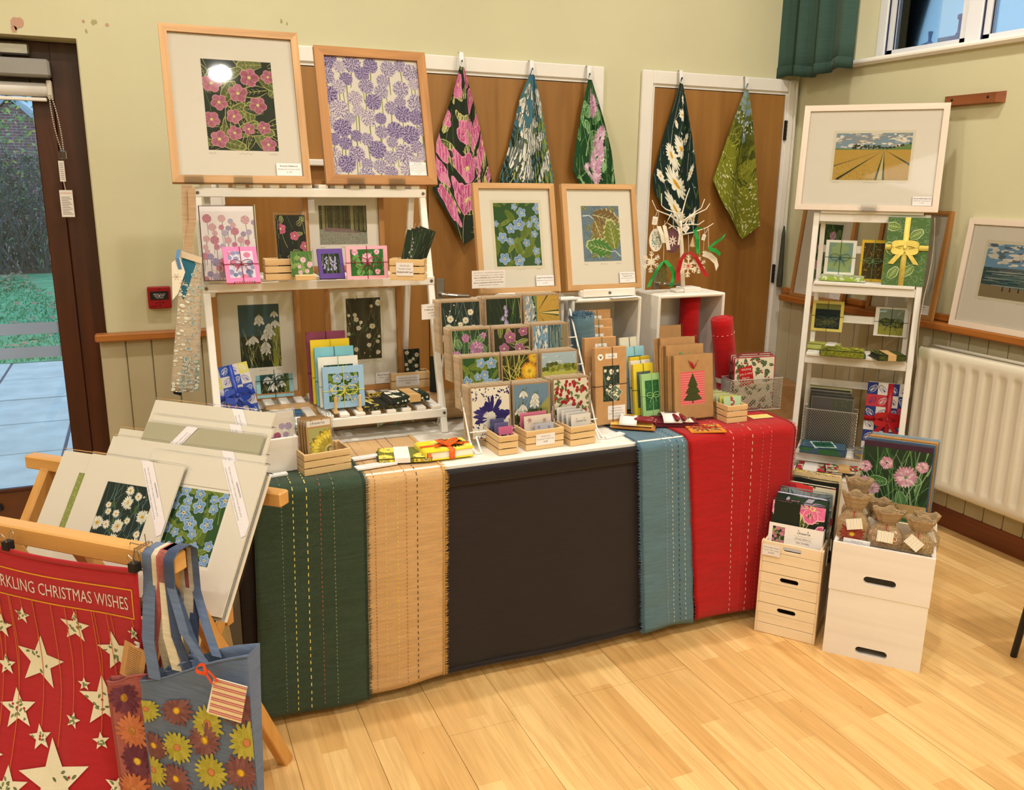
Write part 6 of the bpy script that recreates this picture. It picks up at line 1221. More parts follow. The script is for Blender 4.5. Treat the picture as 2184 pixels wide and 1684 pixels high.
# kraft christmas cards in pegs
for k, (tl, tr, y_) in enumerate([((1437, 760), (1520, 750), -1.475), ((1420, 738), (1500, 729), -1.435), ((1408, 722), (1482, 714), -1.395), ((1405, 700), (1440, 686), -1.20)]):
    A, B = at(*tl, 1, y_), at(*tr, 1, y_); w = max(.10, B.x - A.x); z0 = T + .014 if k < 3 else T + .1; h = (A.z + B.z) / 2 - z0; t = thing('christmas_card', ['kraft Christmas card with a fabric tree on pink stripes, front of its pegs', 'kraft Christmas card with a green bow, second in the pegs', 'kraft Christmas card with a red bow, third in the pegs', 'kraft Christmas card with pink stripes inside the open crate'][k], 'card', (A.x + w / 2, y_ - h * .13, z0), .0, None, .13)
    bx('card', M_kraft, -w / 2, w / 2, 0, .012, 0, h, t); a = Art(w, h, None, 3)
    if k in (0, 3):
        a.rect(w * .16, h * .22, w * .62, h * .52, (232, 104, 110))
        for j in range(14): a.rect(w * .16, h * (.225 + .0365 * j), w * .62, h * .012, (244, 150, 150))
        for z_, q_ in ((.30, .24), (.41, .19), (.52, .13)): a.poly([(w * (.47 - q_), h * z_), (w * .47, h * (z_ + .20)), (w * (.47 + q_), h * z_), (w * .47, h * (z_ - .02))], (66, 76, 34)); a.line([(w * (.47 - q_), h * z_), (w * .47, h * (z_ - .02)), (w * (.47 + q_), h * z_)], .0015, .0015, (44, 54, 24))
        a.rect(w * .455, h * .24, w * .03, h * .05, (60, 44, 34))
    a.build('applique_print', t); m = MB()
    if k != 3:
        for sg in (-1, 1): m.sheet(lambda u, v: (-.002 + sg * .020 * u + (v - .5) * .004, -.003 - .004 * math.sin(PI * u), h * .80 + sg * .0 + .026 * u + (v - .5) * .012 * math.sin(PI * min(.98, u + .1))), 6, 2)
        m.lathe([(.001, -.004), (.004, 0), (.001, .004)], 6, Matrix.Translation((-.002, -.004, h * .80))); m.build('bow', (M_redsat, M_grnsat, M_redsat)[k], t)
    bx('sleeve', M_cello, -w / 2 - .003, w / 2 + .003, -.009, .014, -.001, h + .005, t)
    if k < 3:
        for j in range(2): o = bx('christmas_card', M_kraft, -w / 2, w / 2, 0, .006, 0, h * .99, loc=(A.x + w / 2 - .004 * (j + 1), y_ - h * .13 + .0135 + .010 * j, z0), rot=(-.13, 0, 0)); tag(o, 'plain kraft Christmas card tucked behind a front card in the pegs', 'card', 'spare kraft Christmas cards in the pegs')
peg('pine peg stand holding the kraft Christmas cards', 1498, 852, T + .004, .060, .0, .17)
# mesh basket and box of tags
M_mesh = paint('mesh_silver', (196, 194, 190), .35, .05, 20, metal=.7)
def basket(name_lab, pl, d, rows=10, colsn=18):
    loc, yaw, tl_, w, h = pl; t = thing('mesh_basket', name_lab, 'basket', loc, yaw); r_ = .0022
    for nm, z_ in (('rim', h), ('base_wire', .003)): MB().tube([(-w / 2, 0, z_), (w / 2, 0, z_), (w / 2, d, z_), (-w / 2, d, z_), (-w / 2, 0, z_)], r_, 6).build(nm, M_mesh, t)
    def side(P, u, nu):
        m = MB(); st = h / rows
        for k in range(-rows, nu + 1):
            for sg in (0, 1):
                pts = []
                for j in range(rows + 1):
                    x = k + (j if sg == 0 else rows - j)
                    if 0 <= x <= nu: pts.append(V(P) + V(u) * (x / nu) + V((0, 0, h * j / rows)))
                if len(pts) > 1:
                    a_, b_ = pts[0], pts[-1]; m.bar(a_, b_, .0015, .0015)
        m.build('mesh_side', M_mesh, t, kind='stuff')
    side((-w / 2, 0, 0), (w, 0, 0), colsn); side((-w / 2, 0, 0), (0, d, 0), 12); side((w / 2, 0, 0), (0, d, 0), 12); side((-w / 2, d, 0), (w, 0, 0), colsn); return t, w, h
bk1, wq, hq = basket('silver wire mesh basket of festive cards at the table end', place((1556, 880), (1663, 879), (1552, 812), T + .004, -.12), .075)
def xm(a): m_holly(a, (230, 224, 206), 60, .08); a.poly([(a.w * .08, a.h * .80), (a.w * .42, a.h * .86), (a.w * .50, a.h * .50), (a.w * .16, a.h * .44)], (190, 24, 32)); [a.text(s_, a.w * .285, a.h * (.76 - .085 * k), a.h * .065, (244, 226, 220), 'C', .12) for k, s_ in enumerate(('Wishing', 'you a very', 'Merry', 'Christmas'))]
for k in range(3): sleeve_card('christmas_card', ['holly patterned card with a red Merry Christmas label in the mesh basket', 'second holly card in the mesh basket', 'hindmost holly card in the mesh basket'][k], boxed(bk1, -.004, .012 + .016 * k), -.12, .05, wq * .80, hq + .075 + .004 * k, xm if k == 0 else (lambda a: m_holly(a, (230, 224, 206), 40, .08)), 140 + k, 'card', (170, 40, 60), .02)
b8, w8, h8 = slatbox('slatted_box', 'slatted pine box of mint green gift tags at the table end', (1550, 903), (1593, 896), (1549, 867), T + .004, .155, -.02, 3)
for k in range(7): mini('gift_tag', ['mint gift tag with a red garland facing out of its box'][0] if k == 0 else 'gift tag %s behind the mint one in the table end box' % ('second', 'third', 'fourth', 'fifth', 'sixth', 'hindmost')[k - 1], b8, .004 - .0035 * k, .025 + .018 * k, w8 * .86, .082, (196, 224, 184) if k == 0 else ((226, 220, 110), (206, 214, 170), (230, 226, 170), (196, 206, 120), (224, 224, 196), (206, 206, 120))[k - 1], (lambda a: (a.rect(0, 0, a.w, a.h, (194, 222, 182)), [a.ell(a.w * (.5 + .08 * math.sin(j)), a.h * (.35 + .05 * j), a.w * .10, a.h * .035, (186, 60, 76), j, 7) for j in range(13)], a.ell(a.w * .5, a.h * .24, a.w * .3, a.h * .18, (232, 230, 220)), m_holly(a.window(a.w * .25, a.h * .08, a.w * .75, a.h * .38), (232, 230, 220), 6, .2), a.window(0, 0, a.w, a.h))) if k == 0 else (lambda a: None), 150 + k, 'gift tag', mg=.0, tilt=.22)
# christmas napkin sets with candles
M_candle = paint('candle_red', (126, 16, 34), .25, .06, 8, coat=.3)
def giftset(lab, px, py, rz, w, d, cols, fn, art2, seed):
    p_ = at(px, py, 2, T + .012); t = thing('napkin_set', lab, 'gift set', (p_.x, p_.y, T + .0065), rz)
    for k, c in enumerate(cols): bx('napkin', cloth('napkin_%d_%d_%d' % c, c), -w / 2 - .004 * (k % 2), w / 2 - .006 * k, -d / 2 + .003 * k, d / 2 - .004 * (k % 2), .0002 + .0032 * k, .003 + .0032 * k, t, .001)
    th = .0032 * len(cols); a = Art(w * .9, d * .94, None, seed); fn(a); a.build('printed_face', t, m=M_text, fn=lambda x, y, hh: (x - w * .46, y - d * .47, th + .0002 + hh))
    m = MB(); m.sheet(lambda u, v: (-w * .12 + w * .40 * (u - .5), -d / 2 - .002 + (d + .004) * v, th + .002 + .022 * math.sin(PI * v) ** .6 * (1 if True else 0)), 2, 12, .0008); m.build('paper_band', M_bandw, t, smooth=True)
    a = Art(w * .26, d * .42, None, seed + 1); art2(a); a.build('band_print', t, fn=lambda x, y, hh: (-w * .25 + x, -d * .05 + y, th + .0035 + .022 * math.sin(PI * min(1, max(0, (-d * .05 + y + d / 2 + .002) / (d + .004)))) ** .6 + hh)); return t, th
def cand(lab, t, x0, y0, x1, y1, z): A_ = t.matrix_basis @ V((x0, y0, z)); B_ = t.matrix_basis @ V((x1, y1, z)); L_ = (B_ - A_).length; o = thing('candle', lab, 'candle', A_, math.atan2((B_ - A_).y, (B_ - A_).x)); m = MB(); M_ = Matrix.Rotation(rad(90), 4, 'Y'); m.lathe([(.001, 0), (.007, .003), (.0095, .01), (.0095, L_ - .012), (.008, L_ - .004), (.003, L_)], 16, M_); m.build('wax', M_candle, o, smooth=True); m = MB(); m.tube([(L_ - .001, 0, 0), (L_ + .006, 0, .001)], .0008, 5); m.build('wick', M_whsat, o)
g1, th1 = giftset('amber leaf napkin set with white band lying over the table front edge', 1352, 905, -.62, .150, .095, [(176, 110, 50), (206, 150, 70), (150, 80, 40), (226, 186, 100)], lambda a: (a.rect(0, 0, a.w, a.h, (222, 180, 84)), grass(a, 20, ((196, 140, 50), (236, 210, 130)), (.3, .8), .05, (.3, 2.8))), lambda a: (a.rect(0, 0, a.w, a.h, (196, 110, 30)), m_dahlia(a, 2, (196, 110, 30), (244, 206, 90), (240, 180, 60), a.h * .3, spots=[(.35, .5, 0), (.7, .4, 1)])), 160)
cand('dark red candle on the amber napkin set, outer of the pair', g1, .000, -.022, .070, -.024, th1 + .016); cand('dark red candle on the amber napkin set, inner of the pair', g1, .002, .000, .072, -.002, th1 + .016)
g2, th2 = giftset('dark red holly napkin set with white band on the red runner', 1440, 898, -.36, .165, .105, [(120, 30, 44), (96, 20, 34), (140, 40, 52), (120, 30, 44)], lambda a: (a.rect(0, 0, a.w, a.h, (112, 30, 42)), m_holly(a.window(a.w * .3, a.h * .1, a.w * .9, a.h * .7), (232, 228, 206), 24, .14), a.window(0, 0, a.w, a.h)), lambda a: m_berries(a, (206, 190, 170), (150, 40, 50), (96, 90, 70), 20, .08), 165)
cand('dark red candle on the holly napkin set, left of the pair', g2, -.012, -.005, -.004, -.060, th2 + .016); cand('dark red candle on the holly napkin set, right of the pair', g2, .012, -.003, .020, -.058, th2 + .016)
cr = thing('foil_cracker', 'yellow twisted fabric cracker behind the amber napkin set', 'cracker', (at(1320, 866, 2, T + .02).x, at(1320, 866, 2, T + .02).y, T + .022), .55); m = MB(); m.lathe([(.016, -.055), (.012, -.045), (.003, -.028), (.012, -.016), (.014, 0), (.012, .014), (.003, .026), (.013, .046), (.018, .056)], 10, Matrix.Rotation(rad(90), 4, 'Y')); m.build('wrapper', paint('yellow_satin', (214, 190, 30), .4, .15, 30), cr)
cr = thing('tartan_cracker', 'red tartan fabric cracker behind the holly napkin set', 'cracker', (at(1412, 862, 2, T + .02).x, at(1412, 862, 2, T + .02).y, T + .024), -.1); m = MB(); m.lathe([(.017, -.070), (.014, -.05), (.004, -.034), (.013, -.02), (.014, 0), (.013, .02), (.004, .034), (.014, .05), (.017, .07)], 12, Matrix.Rotation(rad(90), 4, 'Y'))
def tartan():
    a = NT('tartan_red'); ck = [a.n('TexWave', wave_type='BANDS', bands_direction=d_, i_Scale=s_) for d_, s_ in (('X', 26.0), ('Y', 30.0))]; [a.l(a.coord(), c.inputs['Vector']) for c in ck]; mm_ = a.n('Math', operation='ADD'); a.l(ck[0].outputs['Fac'], mm_.inputs[0]); a.l(ck[1].outputs['Fac'], mm_.inputs[1]); h_ = a.n('Math', operation='MULTIPLY'); a.l(mm_.outputs[0], h_.inputs[0]); h_.inputs[1].default_value = .5
    a.l(a.ramp(h_.outputs[0], [(.25, rgb(30, 60, 50)), (.45, rgb(180, 24, 32)), (.8, rgb(190, 28, 36)), (.95, rgb(230, 220, 190))]), a.b.inputs['Base Color']); return a.m
m.build('wrapper', tartan(), cr)
t = cardset('tag_set', 'amber card set with a berry panel tied in red at the table edge', (V((at(1502, 915, 2, T + .008).x, at(1502, 921, 2, T + .008).y, T + .007)), -.28, 1.54, .125, .085), (216, 138, 40), lambda a: m_berries(a, (206, 170, 90), (170, 40, 40), (110, 110, 50), 60, .06), (.10, .10), (190, 20, 36), 170, .004); t['category'] = 'card set'
# twig tree with hanging ornaments
M_twig = paint('painted_twig', (232, 222, 206), .6, .08, 30, .3, 60); YT = -1.17
p = at(1457, 606, 1, YT); tt = thing('twig_tree', 'white twig ornament tree on a block standing on the open crate', 'ornament tree', (p.x, YT, ZC)); bx('base_block', M_wbox, -.012, .062, -.032, .032, 0, .018, tt, .002); bx('base_block', M_wbox, -.050, -.013, -.030, .02, 0, .013, tt, .004)
def tp(px, py, dy=0.0): q_ = at(px, py, 1, YT + dy); return V((q_.x - p.x, dy, q_.z - ZC))
MB().tube([(0, 0, .016), tp(1455, 560), tp(1454, 525), tp(1452, 490), tp(1452, 470)], [.0085, .008, .0075, .006, .0045], 9).build('trunk', M_twig, tt, smooth=True)
for br, dy in (([(1452, 478), (1430, 460), (1400, 448), (1391, 427)], -.03), ([(1452, 474), (1444, 455), (1420, 446), (1411, 438), (1411, 412)], .03), ([(1453, 470), (1456, 450), (1464, 420), (1471, 401)], .02), ([(1455, 472), (1475, 458), (1496, 443), (1503, 424)], -.02), ([(1456, 474), (1480, 458), (1506, 446), (1514, 434)], .05), ([(1456, 480), (1470, 478), (1490, 479), (1502, 470)], -.05), ([(1455, 500), (1480, 495), (1508, 485), (1522, 476)], -.04), ([(1452, 486), (1440, 470), (1432, 455), (1424, 470)], -.06), ([(1454, 492), (1466, 470), (1472, 455)], .06), ([(1453, 500), (1436, 484), (1424, 476)], -.07)):
    MB().tube([tp(x, y, dy * k / (len(br) - 1)) for k, (x, y) in enumerate(br)], [.0034 - .0022 * k / (len(br) - 1) for k in range(len(br))], 6).build('branch', M_twig, tt, smooth=True)
def orn(name, label, px, py, dy, fn, hang=None, cat='ornament'):
    q_ = at(px, py, 1, YT + dy); t = thing(name, label, cat, q_); fn(t)
    if hang: h_ = at(*hang, 1, YT + dy * .8); MB().tube([(0, 0, .001), (h_.x - q_.x, -dy * .2, h_.z - q_.z)], .0007, 5).build('hanging_thread', M_twig, t)
    return t
pxm = (at(1500, 500, 1, YT).x - at(1400, 500, 1, YT).x) / 100
def disc(t, rx, rz, c, art): m = MB(); m.prism([(rx * math.cos(2 * PI * k / 20), -rz + rz * math.sin(2 * PI * k / 20)) for k in range(20)], 0, .003); m.build('disc', paint('orn_%d_%d' % c[:2], c, .6), t); a = Art(2 * rx, 2 * rz, None, 4); art(a); a.build('disc_print', t, loc=(0, 0, -2 * rz))
orn('bauble', 'flat white bauble with teal sprigs on the left branch', 1401, 487, -.04, lambda t: disc(t, 14 * pxm, 20 * pxm, (228, 224, 214), lambda a: [a.petal(a.w * (.5 + .36 * math.cos(k * 2.4) * (k / 40) ** .5), a.h * (.5 + .36 * math.sin(k * 2.4) * (k / 40) ** .5), k, a.w * .13, a.w * .06, (92, 140, 146)) for k in range(40)]), (1405, 450))
orn('bauble', 'flat plum bauble with a white snowflake beside the trunk', 1436, 488, -.045, lambda t: disc(t, 16 * pxm, 21 * pxm, (96, 56, 72), lambda a: ([a.petal(a.w * .5, a.h * .5, k * PI / 4, a.w * .30, a.w * .08, (240, 230, 226), tip=.6, r0=a.w * .05) for k in range(8)], [a.ell(a.w * (.5 + .44 * math.cos(k * 2.4) * (.5 + k / 160)), a.h * (.5 + .44 * math.sin(k * 2.4) * (.5 + k / 160)), a.w * .014, a.w * .014, (200, 170, 176), 0, 5) for k in range(70)])), (1436, 462))
def flake_(t, R, c, red=None):
    m = MB(); w_ = R * .10
    for k in range(6):
        a_ = PI / 6 + k * PI / 3; d_ = V((math.cos(a_), 0, math.sin(a_))); o_ = V((0, 0, -R)); m.bar(o_, o_ + d_ * R, w_, .002, (0, 1, 0))
        for q in (.5, .75):
            for sg in (-1, 1): b_ = o_ + d_ * R * q; a2 = a_ + sg * .8; m.bar(b_, b_ + V((math.cos(a2), 0, math.sin(a2))) * R * .34 * (1.3 - q * .6), w_ * .8, .0018, (0, 1, 0))
    m.build('flake', paint('flake_%d_%d' % c[:2], c, .6), t); a = Art(R, R, None, 2)
    for k in range(8): a.petal(R * .5, R * .5, k * PI / 4, R * .48, R * .17, (236, 226, 206)); 
    if red:
        for k in range(8): a.petal(R * .5, R * .5, k * PI / 4 + .39, R * .3, R * .07, red)
    a.build('flake_print', t, loc=(0, -.0012, -R * 1.5))
def streamer(nm, mat_, t, pts, wd, upv=(1, 0, 0)): m = MB(); o_ = t.matrix_basis.translation; ribbon(m, [V(q_) - o_ for q_ in pts], wd, upv); m.build(nm, mat_, t)
def PW(px, py, dy): return at(px, py, 1, YT + dy)
t = orn('snowflake', 'white and red wooden snowflake with a red ribbon in front of the trunk', 1469, 543, -.06, lambda t: flake_(t, 20 * pxm, (236, 224, 202), (200, 60, 60)), (1468, 500))
for pts in ([(1462, 540), (1452, 555), (1446, 580), (1446, 598)], [(1470, 537), (1484, 548), (1496, 570), (1508, 590)]): streamer('ribbon', M_redsat, t, [PW(x, y, -.066 - .004 * (k % 2)) for k, (x, y) in enumerate(pts)], 9 * pxm)
orn('snowflake', 'white wooden snowflake hanging low at the left of the twig tree', 1390, 535, -.03, lambda t: flake_(t, 19 * pxm, (230, 222, 206)), (1396, 460))
orn('snowflake', 'small white snowflake behind the red ribboned one', 1492, 548, .02, lambda t: flake_(t, 15 * pxm, (236, 228, 214), (206, 110, 100)), (1492, 490))
def xtree(t):
    m = MB(); s_ = pxm
    m.prism([(x * s_, z * s_) for x, z in ((0, 0), (8, -12), (5, -12), (11, -24), (7, -24), (14, -37), (3, -37), (3, -42), (-3, -42), (-3, -37), (-14, -37), (-7, -24), (-11, -24), (-5, -12), (-8, -12))], 0, .004); m.build('tree_shape', paint('moss_felt', (92, 88, 44), .9, .3, 120), t)
t = orn('tree_ornament', 'moss green fabric tree ornament with green satin ribbon', 1415, 556, -.05, xtree, (1418, 470))
for pts in ([(1414, 557), (1402, 575), (1390, 595), (1383, 612)], [(1418, 555), (1430, 568), (1438, 585), (1434, 602), (1430, 612)]): streamer('ribbon', M_grnsat, t, [PW(x, y, -.056 - .006 * (k % 2)) for k, (x, y) in enumerate(pts)], 8 * pxm, (1, 0, .25))
t = orn('cone_ornament', 'beige spotted cone ornament with a green ribbon right of the trunk', 1478, 505, -.03, lambda t: MB().lathe([(.0005, 0), (.004, -.01), (.011, -.034), (.0115, -.038)], 12).build('cone', paint('cone_beige', (196, 172, 130), .8, .25, 300), t, smooth=True), (1486, 488))
for pts in ([(1482, 490), (1488, 510), (1488, 530), (1490, 541)], [(1484, 490), (1490, 484), (1498, 488)]): streamer('ribbon', M_grnsat, t, [PW(x, y, -.045 - .005 * (k % 2)) for k, (x, y) in enumerate(pts)], 8 * pxm)
t = orn('ribbon_bow', 'bright green satin ribbon streaming from the right branch', 1511, 529, -.04, lambda t: MB().lathe([(.001, -.004), (.004, 0), (.001, .004)], 8).build('knot', M_grnsat, t), (1511, 486), 'ribbon')
for pts in ([(1512, 528), (1525, 518), (1540, 508), (1547, 500)], [(1513, 531), (1526, 534), (1536, 543)]): streamer('ribbon', M_grnsat, t, [PW(x, y, -.044 - .004 * (k % 2)) for k, (x, y) in enumerate(pts)], 7 * pxm, (.3, 0, 1))
t = orn('ribbon_bow', 'cream ribbon hanging at the right of the twig tree', 1500, 538, -.02, lambda t: MB().lathe([(.001, -.004), (.004, 0), (.001, .004)], 8).build('knot', M_whsat, t), (1503, 488), 'ribbon'); streamer('ribbon', M_whsat, t, [PW(x, y, -.024) for x, y in ((1500, 540), (1514, 545), (1526, 556), (1530, 572))], 11 * pxm, (.5, 0, 1))
t = orn('ribbon_bow', 'white ribbon loops hanging left of the plum bauble', 1416, 482, -.055, lambda t: MB().lathe([(.001, -.004), (.004, 0), (.001, .004)], 8).build('knot', M_whsat, t), (1424, 472), 'ribbon')
for pts in ([(1405, 482), (1412, 500), (1416, 518)], [(1417, 481), (1422, 505), (1426, 533)], [(1426, 487), (1434, 481), (1446, 484), (1450, 500), (1447, 522)]): streamer('ribbon', M_whsat, t, [PW(x, y, -.058 - .003 * (k % 2)) for k, (x, y) in enumerate(pts)], 8 * pxm if pts[0][0] < 1420 else 4 * pxm)
for lab, px, py, s_, ro in (('white swing tag hanging from the left branch of the twig tree', 1398, 462, .024, .12), ('white swing tag hanging beside the trunk of the twig tree', 1468, 482, .022, .7), ('white leaf shaped tag on the right branch of the twig tree', 1503, 500, .018, .3)):
    t = orn('swing_tag', lab, px, py, -.05, lambda t: (bx('tag_card', M_card, -s_ * .42, s_ * .42, 0, .001, -s_ * 1.2, 0, t), (lambda a: [a.rect(s_ * .12, s_ * (.2 + .16 * k), s_ * .55, s_ * .05, (150, 146, 146)) for k in range(5)] and a.build('tag_print', t, loc=(0, 0, -s_ * 1.2)))(Art(s_ * .84, s_ * 1.2, None, 1))), (px + 4, py - 16), 'tag'); t.rotation_euler.y = ro
# ---------------------------------------------------------------- tea towels hung on the door architraves
M_hook = paint('hook_white', (236, 236, 238), .3, .02, 6)
def towel(label, hx, hy, left, right, bottom, fn, seed, back=(60, 60, 60), fold=.018, ph=0.0, yy=-.045, W=.27):
    """Cloth gathered on a hook, fanning out in folds to pointed corners."""
    top = at(hx, hy, 1, yy); L_ = [at(*q, 1, yy) for q in left]; R_ = [at(*q, 1, yy) for q in right]; B_ = [at(*q, 1, yy) for q in bottom]
    t = thing('tea_towel', label, 'tea towel', (top.x, yy, top.z)); zmin = min(q.z for q in L_ + R_ + B_)
    def prof(P, z):
        P = [top] + P
        for a_, b_ in zip(P[:-1], P[1:]):
            if a_.z >= z >= b_.z: k = (a_.z - z) / max(1e-6, a_.z - b_.z); return a_.x + (b_.x - a_.x) * k
        return P[-1].x
    bot = [L_[-1]] + B_ + [R_[-1]]
    def bz(u):
        n_ = len(bot) - 1; k = min(n_ - 1, int(u * n_)); f_ = u * n_ - k; return bot[k].lerp(bot[k + 1], f_)
    def S(u, v, hh=0.0):
        e_ = bz(u); z_ = top.z + (e_.z - top.z) * v; zl = max(z_, L_[-1].z); zr = max(z_, R_[-1].z); xl_, xr2 = prof(L_, zl), prof(R_, zr)
        x_ = xl_ + (xr2 - xl_) * u; x_ = x_ + (e_.x - (prof(L_, L_[-1].z) + (prof(R_, R_[-1].z) - prof(L_, L_[-1].z)) * u)) * max(0, v) ** 4
        w_ = max(.012, xr2 - xl_); d_ = fold * min(1, w_ / .12) * (math.sin(u * 8.5 + ph) + .5 * math.sin(u * 17 + ph * 2) * (1 - v * .4)) - .008 * math.sin(PI * u) * (1 - v)
        return (x_ - top.x, d_ - hh - .006 - .010 * v, z_ - top.z)
    m = MB(); m.sheet(lambda u, v: S(u, 1 - v), 36, 44, .0014); m.build('cloth', cloth('towel_back_%d_%d' % back[:2], back), t, smooth=True)
    H_ = top.z - zmin; a = Art(W, H_, None, seed); fn(a); q_ = []
    for pts, c, l in a.P:                                         # split large shapes so the print follows the folds
        xs = [p_[0] for p_ in pts]
        if max(xs) - min(xs) > W * .09:
            n_ = int((max(xs) - min(xs)) / (W * .05)) + 1
            for k in range(n_):
                x0_, x1_ = min(xs) + (max(xs) - min(xs)) * k / n_, min(xs) + (max(xs) - min(xs)) * (k + 1) / n_
                r_ = [(x - x0_, y) for x, y in pts]; r_ = clip(r_, x1_ - x0_, 10)
                if len(r_) >= 3: q_.append(([(x + x0_, y) for x, y in r_], c, l))
        else: q_.append((pts, c, l))
    q2 = []
    for pts, c, l in q_:
        ys = [p_[1] for p_ in pts]
        if max(ys) - min(ys) > H_ * .12:
            n_ = int((max(ys) - min(ys)) / (H_ * .06)) + 1
            for k in range(n_):
                y0_, y1_ = min(ys) + (max(ys) - min(ys)) * k / n_, min(ys) + (max(ys) - min(ys)) * (k + 1) / n_
                r_ = clip([(x + 5, y - y0_) for x, y in pts], 20, y1_ - y0_)
                if len(r_) >= 3: q2.append(([(x - 5, y + y0_) for x, y in r_], c, l))
        else: q2.append((pts, c, l))
    a.P = q2; a.build('printed_pattern', t, m=M_text, fn=lambda x, y, hh: S(min(1, max(0, x / W)), min(1, max(0, 1 - y / H_)), .0012 + hh * 1.2))
    hk = MB(); ribbon(hk, [(0, .024, .030), (0, .012, .036), (0, .002, .034), (0, -.002, .012), (0, -.006, -.02), (0, -.020, -.032), (0, -.026, -.012)], .020, (1, 0, 0), .0015)
    o = hk.build('over_door_hook', M_hook, loc=(top.x, yy, top.z)); tag(o, 'white over-door hook holding ' + label.split(' ', 1)[1].split(' hanging')[0], 'hook', 'white hooks over the door frames'); return t
towel('a pink hellebore tea towel hanging second print beside the allium picture', 984, 128, [(960, 220), (930, 300), (928, 375), (922, 402)], [(1012, 230), (1032, 320), (1047, 385)], [(950, 450), (985, 520), (1022, 495)], lambda a: m_hellebore(a, 13, (40, 50, 36), .27, (84, 100, 56), (204, 200, 136), 34, (196, 90, 144), (230, 150, 184)), 21, (70, 76, 50), .020, .4)
towel('a white snowdrop tea towel hanging in the middle of the double door frame', 1134, 145, [(1110, 210), (1088, 310), (1064, 384)], [(1150, 210), (1163, 300), (1178, 386)], [(1070, 420), (1120, 480), (1170, 440)], lambda a: (m_snowdrops(a, 15, (70, 120, 140), (30, 36, 26), (140, 156, 70), .36), a.rect(0, a.h * .9, a.w, a.h * .1, (62, 110, 140))), 22, (90, 100, 80), .020, 1.4)
towel('a green clover tea towel hanging near the double door edge', 1256, 156, [(1240, 230), (1226, 310), (1220, 362), (1232, 390)], [(1272, 220), (1296, 320), (1304, 390)], [(1240, 440), (1270, 470), (1300, 440)], lambda a: m_clover(a, 8, (30, 74, 40), (52, 110, 58), (150, 196, 140), .20, (210, 160, 196), (240, 214, 230), 26), 23, (60, 84, 60), .022, 2.6)
towel('a dark daisy tea towel hanging on the single door frame', 1452, 165, [(1436, 230), (1412, 310), (1394, 380), (1396, 405)], [(1462, 220), (1478, 320), (1488, 430)], [(1410, 440), (1440, 500), (1486, 500)], lambda a: m_daisies(a, 13, (22, 44, 40), .19, ((120, 150, 140), (60, 92, 60), (206, 206, 190)), [(.5, .86, .4), (.46, .76, .55), (.3, .66, .35), (.5, .55, .95), (.3, .43, .9), (.44, .30, 1.15), (.42, .12, .8), (.8, .6, .4), (.85, .35, .45), (.15, .2, .5), (.75, .1, .5)]), 24, (40, 56, 50), .018, .9)
def meadow(a):
    a.rect(0, 0, a.w, a.h, (120, 126, 34)); a.rect(0, a.h * .62, a.w, a.h * .38, (124, 150, 164)); a.poly([(0, a.h * .45), (a.w, a.h * .58), (a.w, a.h * .80), (0, a.h * .62)], (84, 92, 26))
    for k in range(120): a.ell(a.r.uniform(0, a.w), a.h * a.r.uniform(.5, .78), a.w * .06, a.h * .02, jit((80, 88, 26), a.r), a.r.random(), 7)
    for k in range(60): a.curve(a.r.uniform(0, a.w), a.h * a.r.uniform(.25, .6), a.r.uniform(.3, 2.6), a.h * .18, a.r.uniform(-1.5, 1.5), a.w * .014, a.w * .006, a.r.choice(((44, 52, 18), (160, 160, 60))))
    for k in range(260): x, y = a.r.uniform(0, a.w), a.h * a.r.random() * .34; a.ell(x, y, a.w * .018, a.h * .006, a.r.choice(((222, 220, 180), (196, 196, 110), (150, 160, 50))), a.r.random(), 6)
    for k in range(40): a.ell(a.r.uniform(0, a.w), a.h * a.r.uniform(.66, .76), a.w * .02, a.h * .008, (206, 214, 206), 0, 6)
towel('a yellow green meadow tea towel hanging at the single door hinge side', 1592, 178, [(1570, 240), (1545, 310), (1519, 384)], [(1600, 240), (1606, 340), (1614, 480)], [(1540, 440), (1582, 510)], meadow, 25, (110, 116, 50), .014, 2.0)
# ---------------------------------------------------------------- right wall: curtain, rail, radiator, pictures on the ledge
cu = MB(); cz0 = 2.118
def cf(u, v):
    y = .020 - .512 * u; d = .040 + .028 * math.sin(u * 23) + .014 * math.sin(u * 41 + 1) ; d *= (.85 + .25 * v); b = .0 if v > .05 else 0
    return (XR - .075 - d * (.7 + .3 * (1 - v)) - .02, y, cz0 + .012 * math.sin(u * 9) * (1 - v) + 1.22 * v)
cu.sheet(cf, 110, 10, .003); c_ = tag(cu.build('curtain', cloth('curtain_green', (58, 84, 76), .75, 1200, .15, .08), smooth=True), 'dark green gathered curtain beside the high window', 'curtain')
cb = MB(); cb.sheet(lambda u, v: tuple(V(cf(u, v * .045)) + V((-.004, 0, 0))), 110, 1, .002); cb.build('hem', cloth('curtain_hem', (50, 74, 66), .75, 1200, .15, .08), c_, smooth=True)
cp = thing('curtain_pole', 'x', 'x', (XR - .12, .06, 3.36)); cp['label'] = 'white curtain pole along the wall above the high window'; cp['category'] = 'curtain pole'; MB().tube([(0, -.10, 0), (0, -3.2, 0)], .014, 10).build('pole', M_white, cp); 
for y in (-.16, -3.1): MB().tube([(0, y, 0), (.121, y, 0)], .010, 8).build('bracket', M_white, cp)
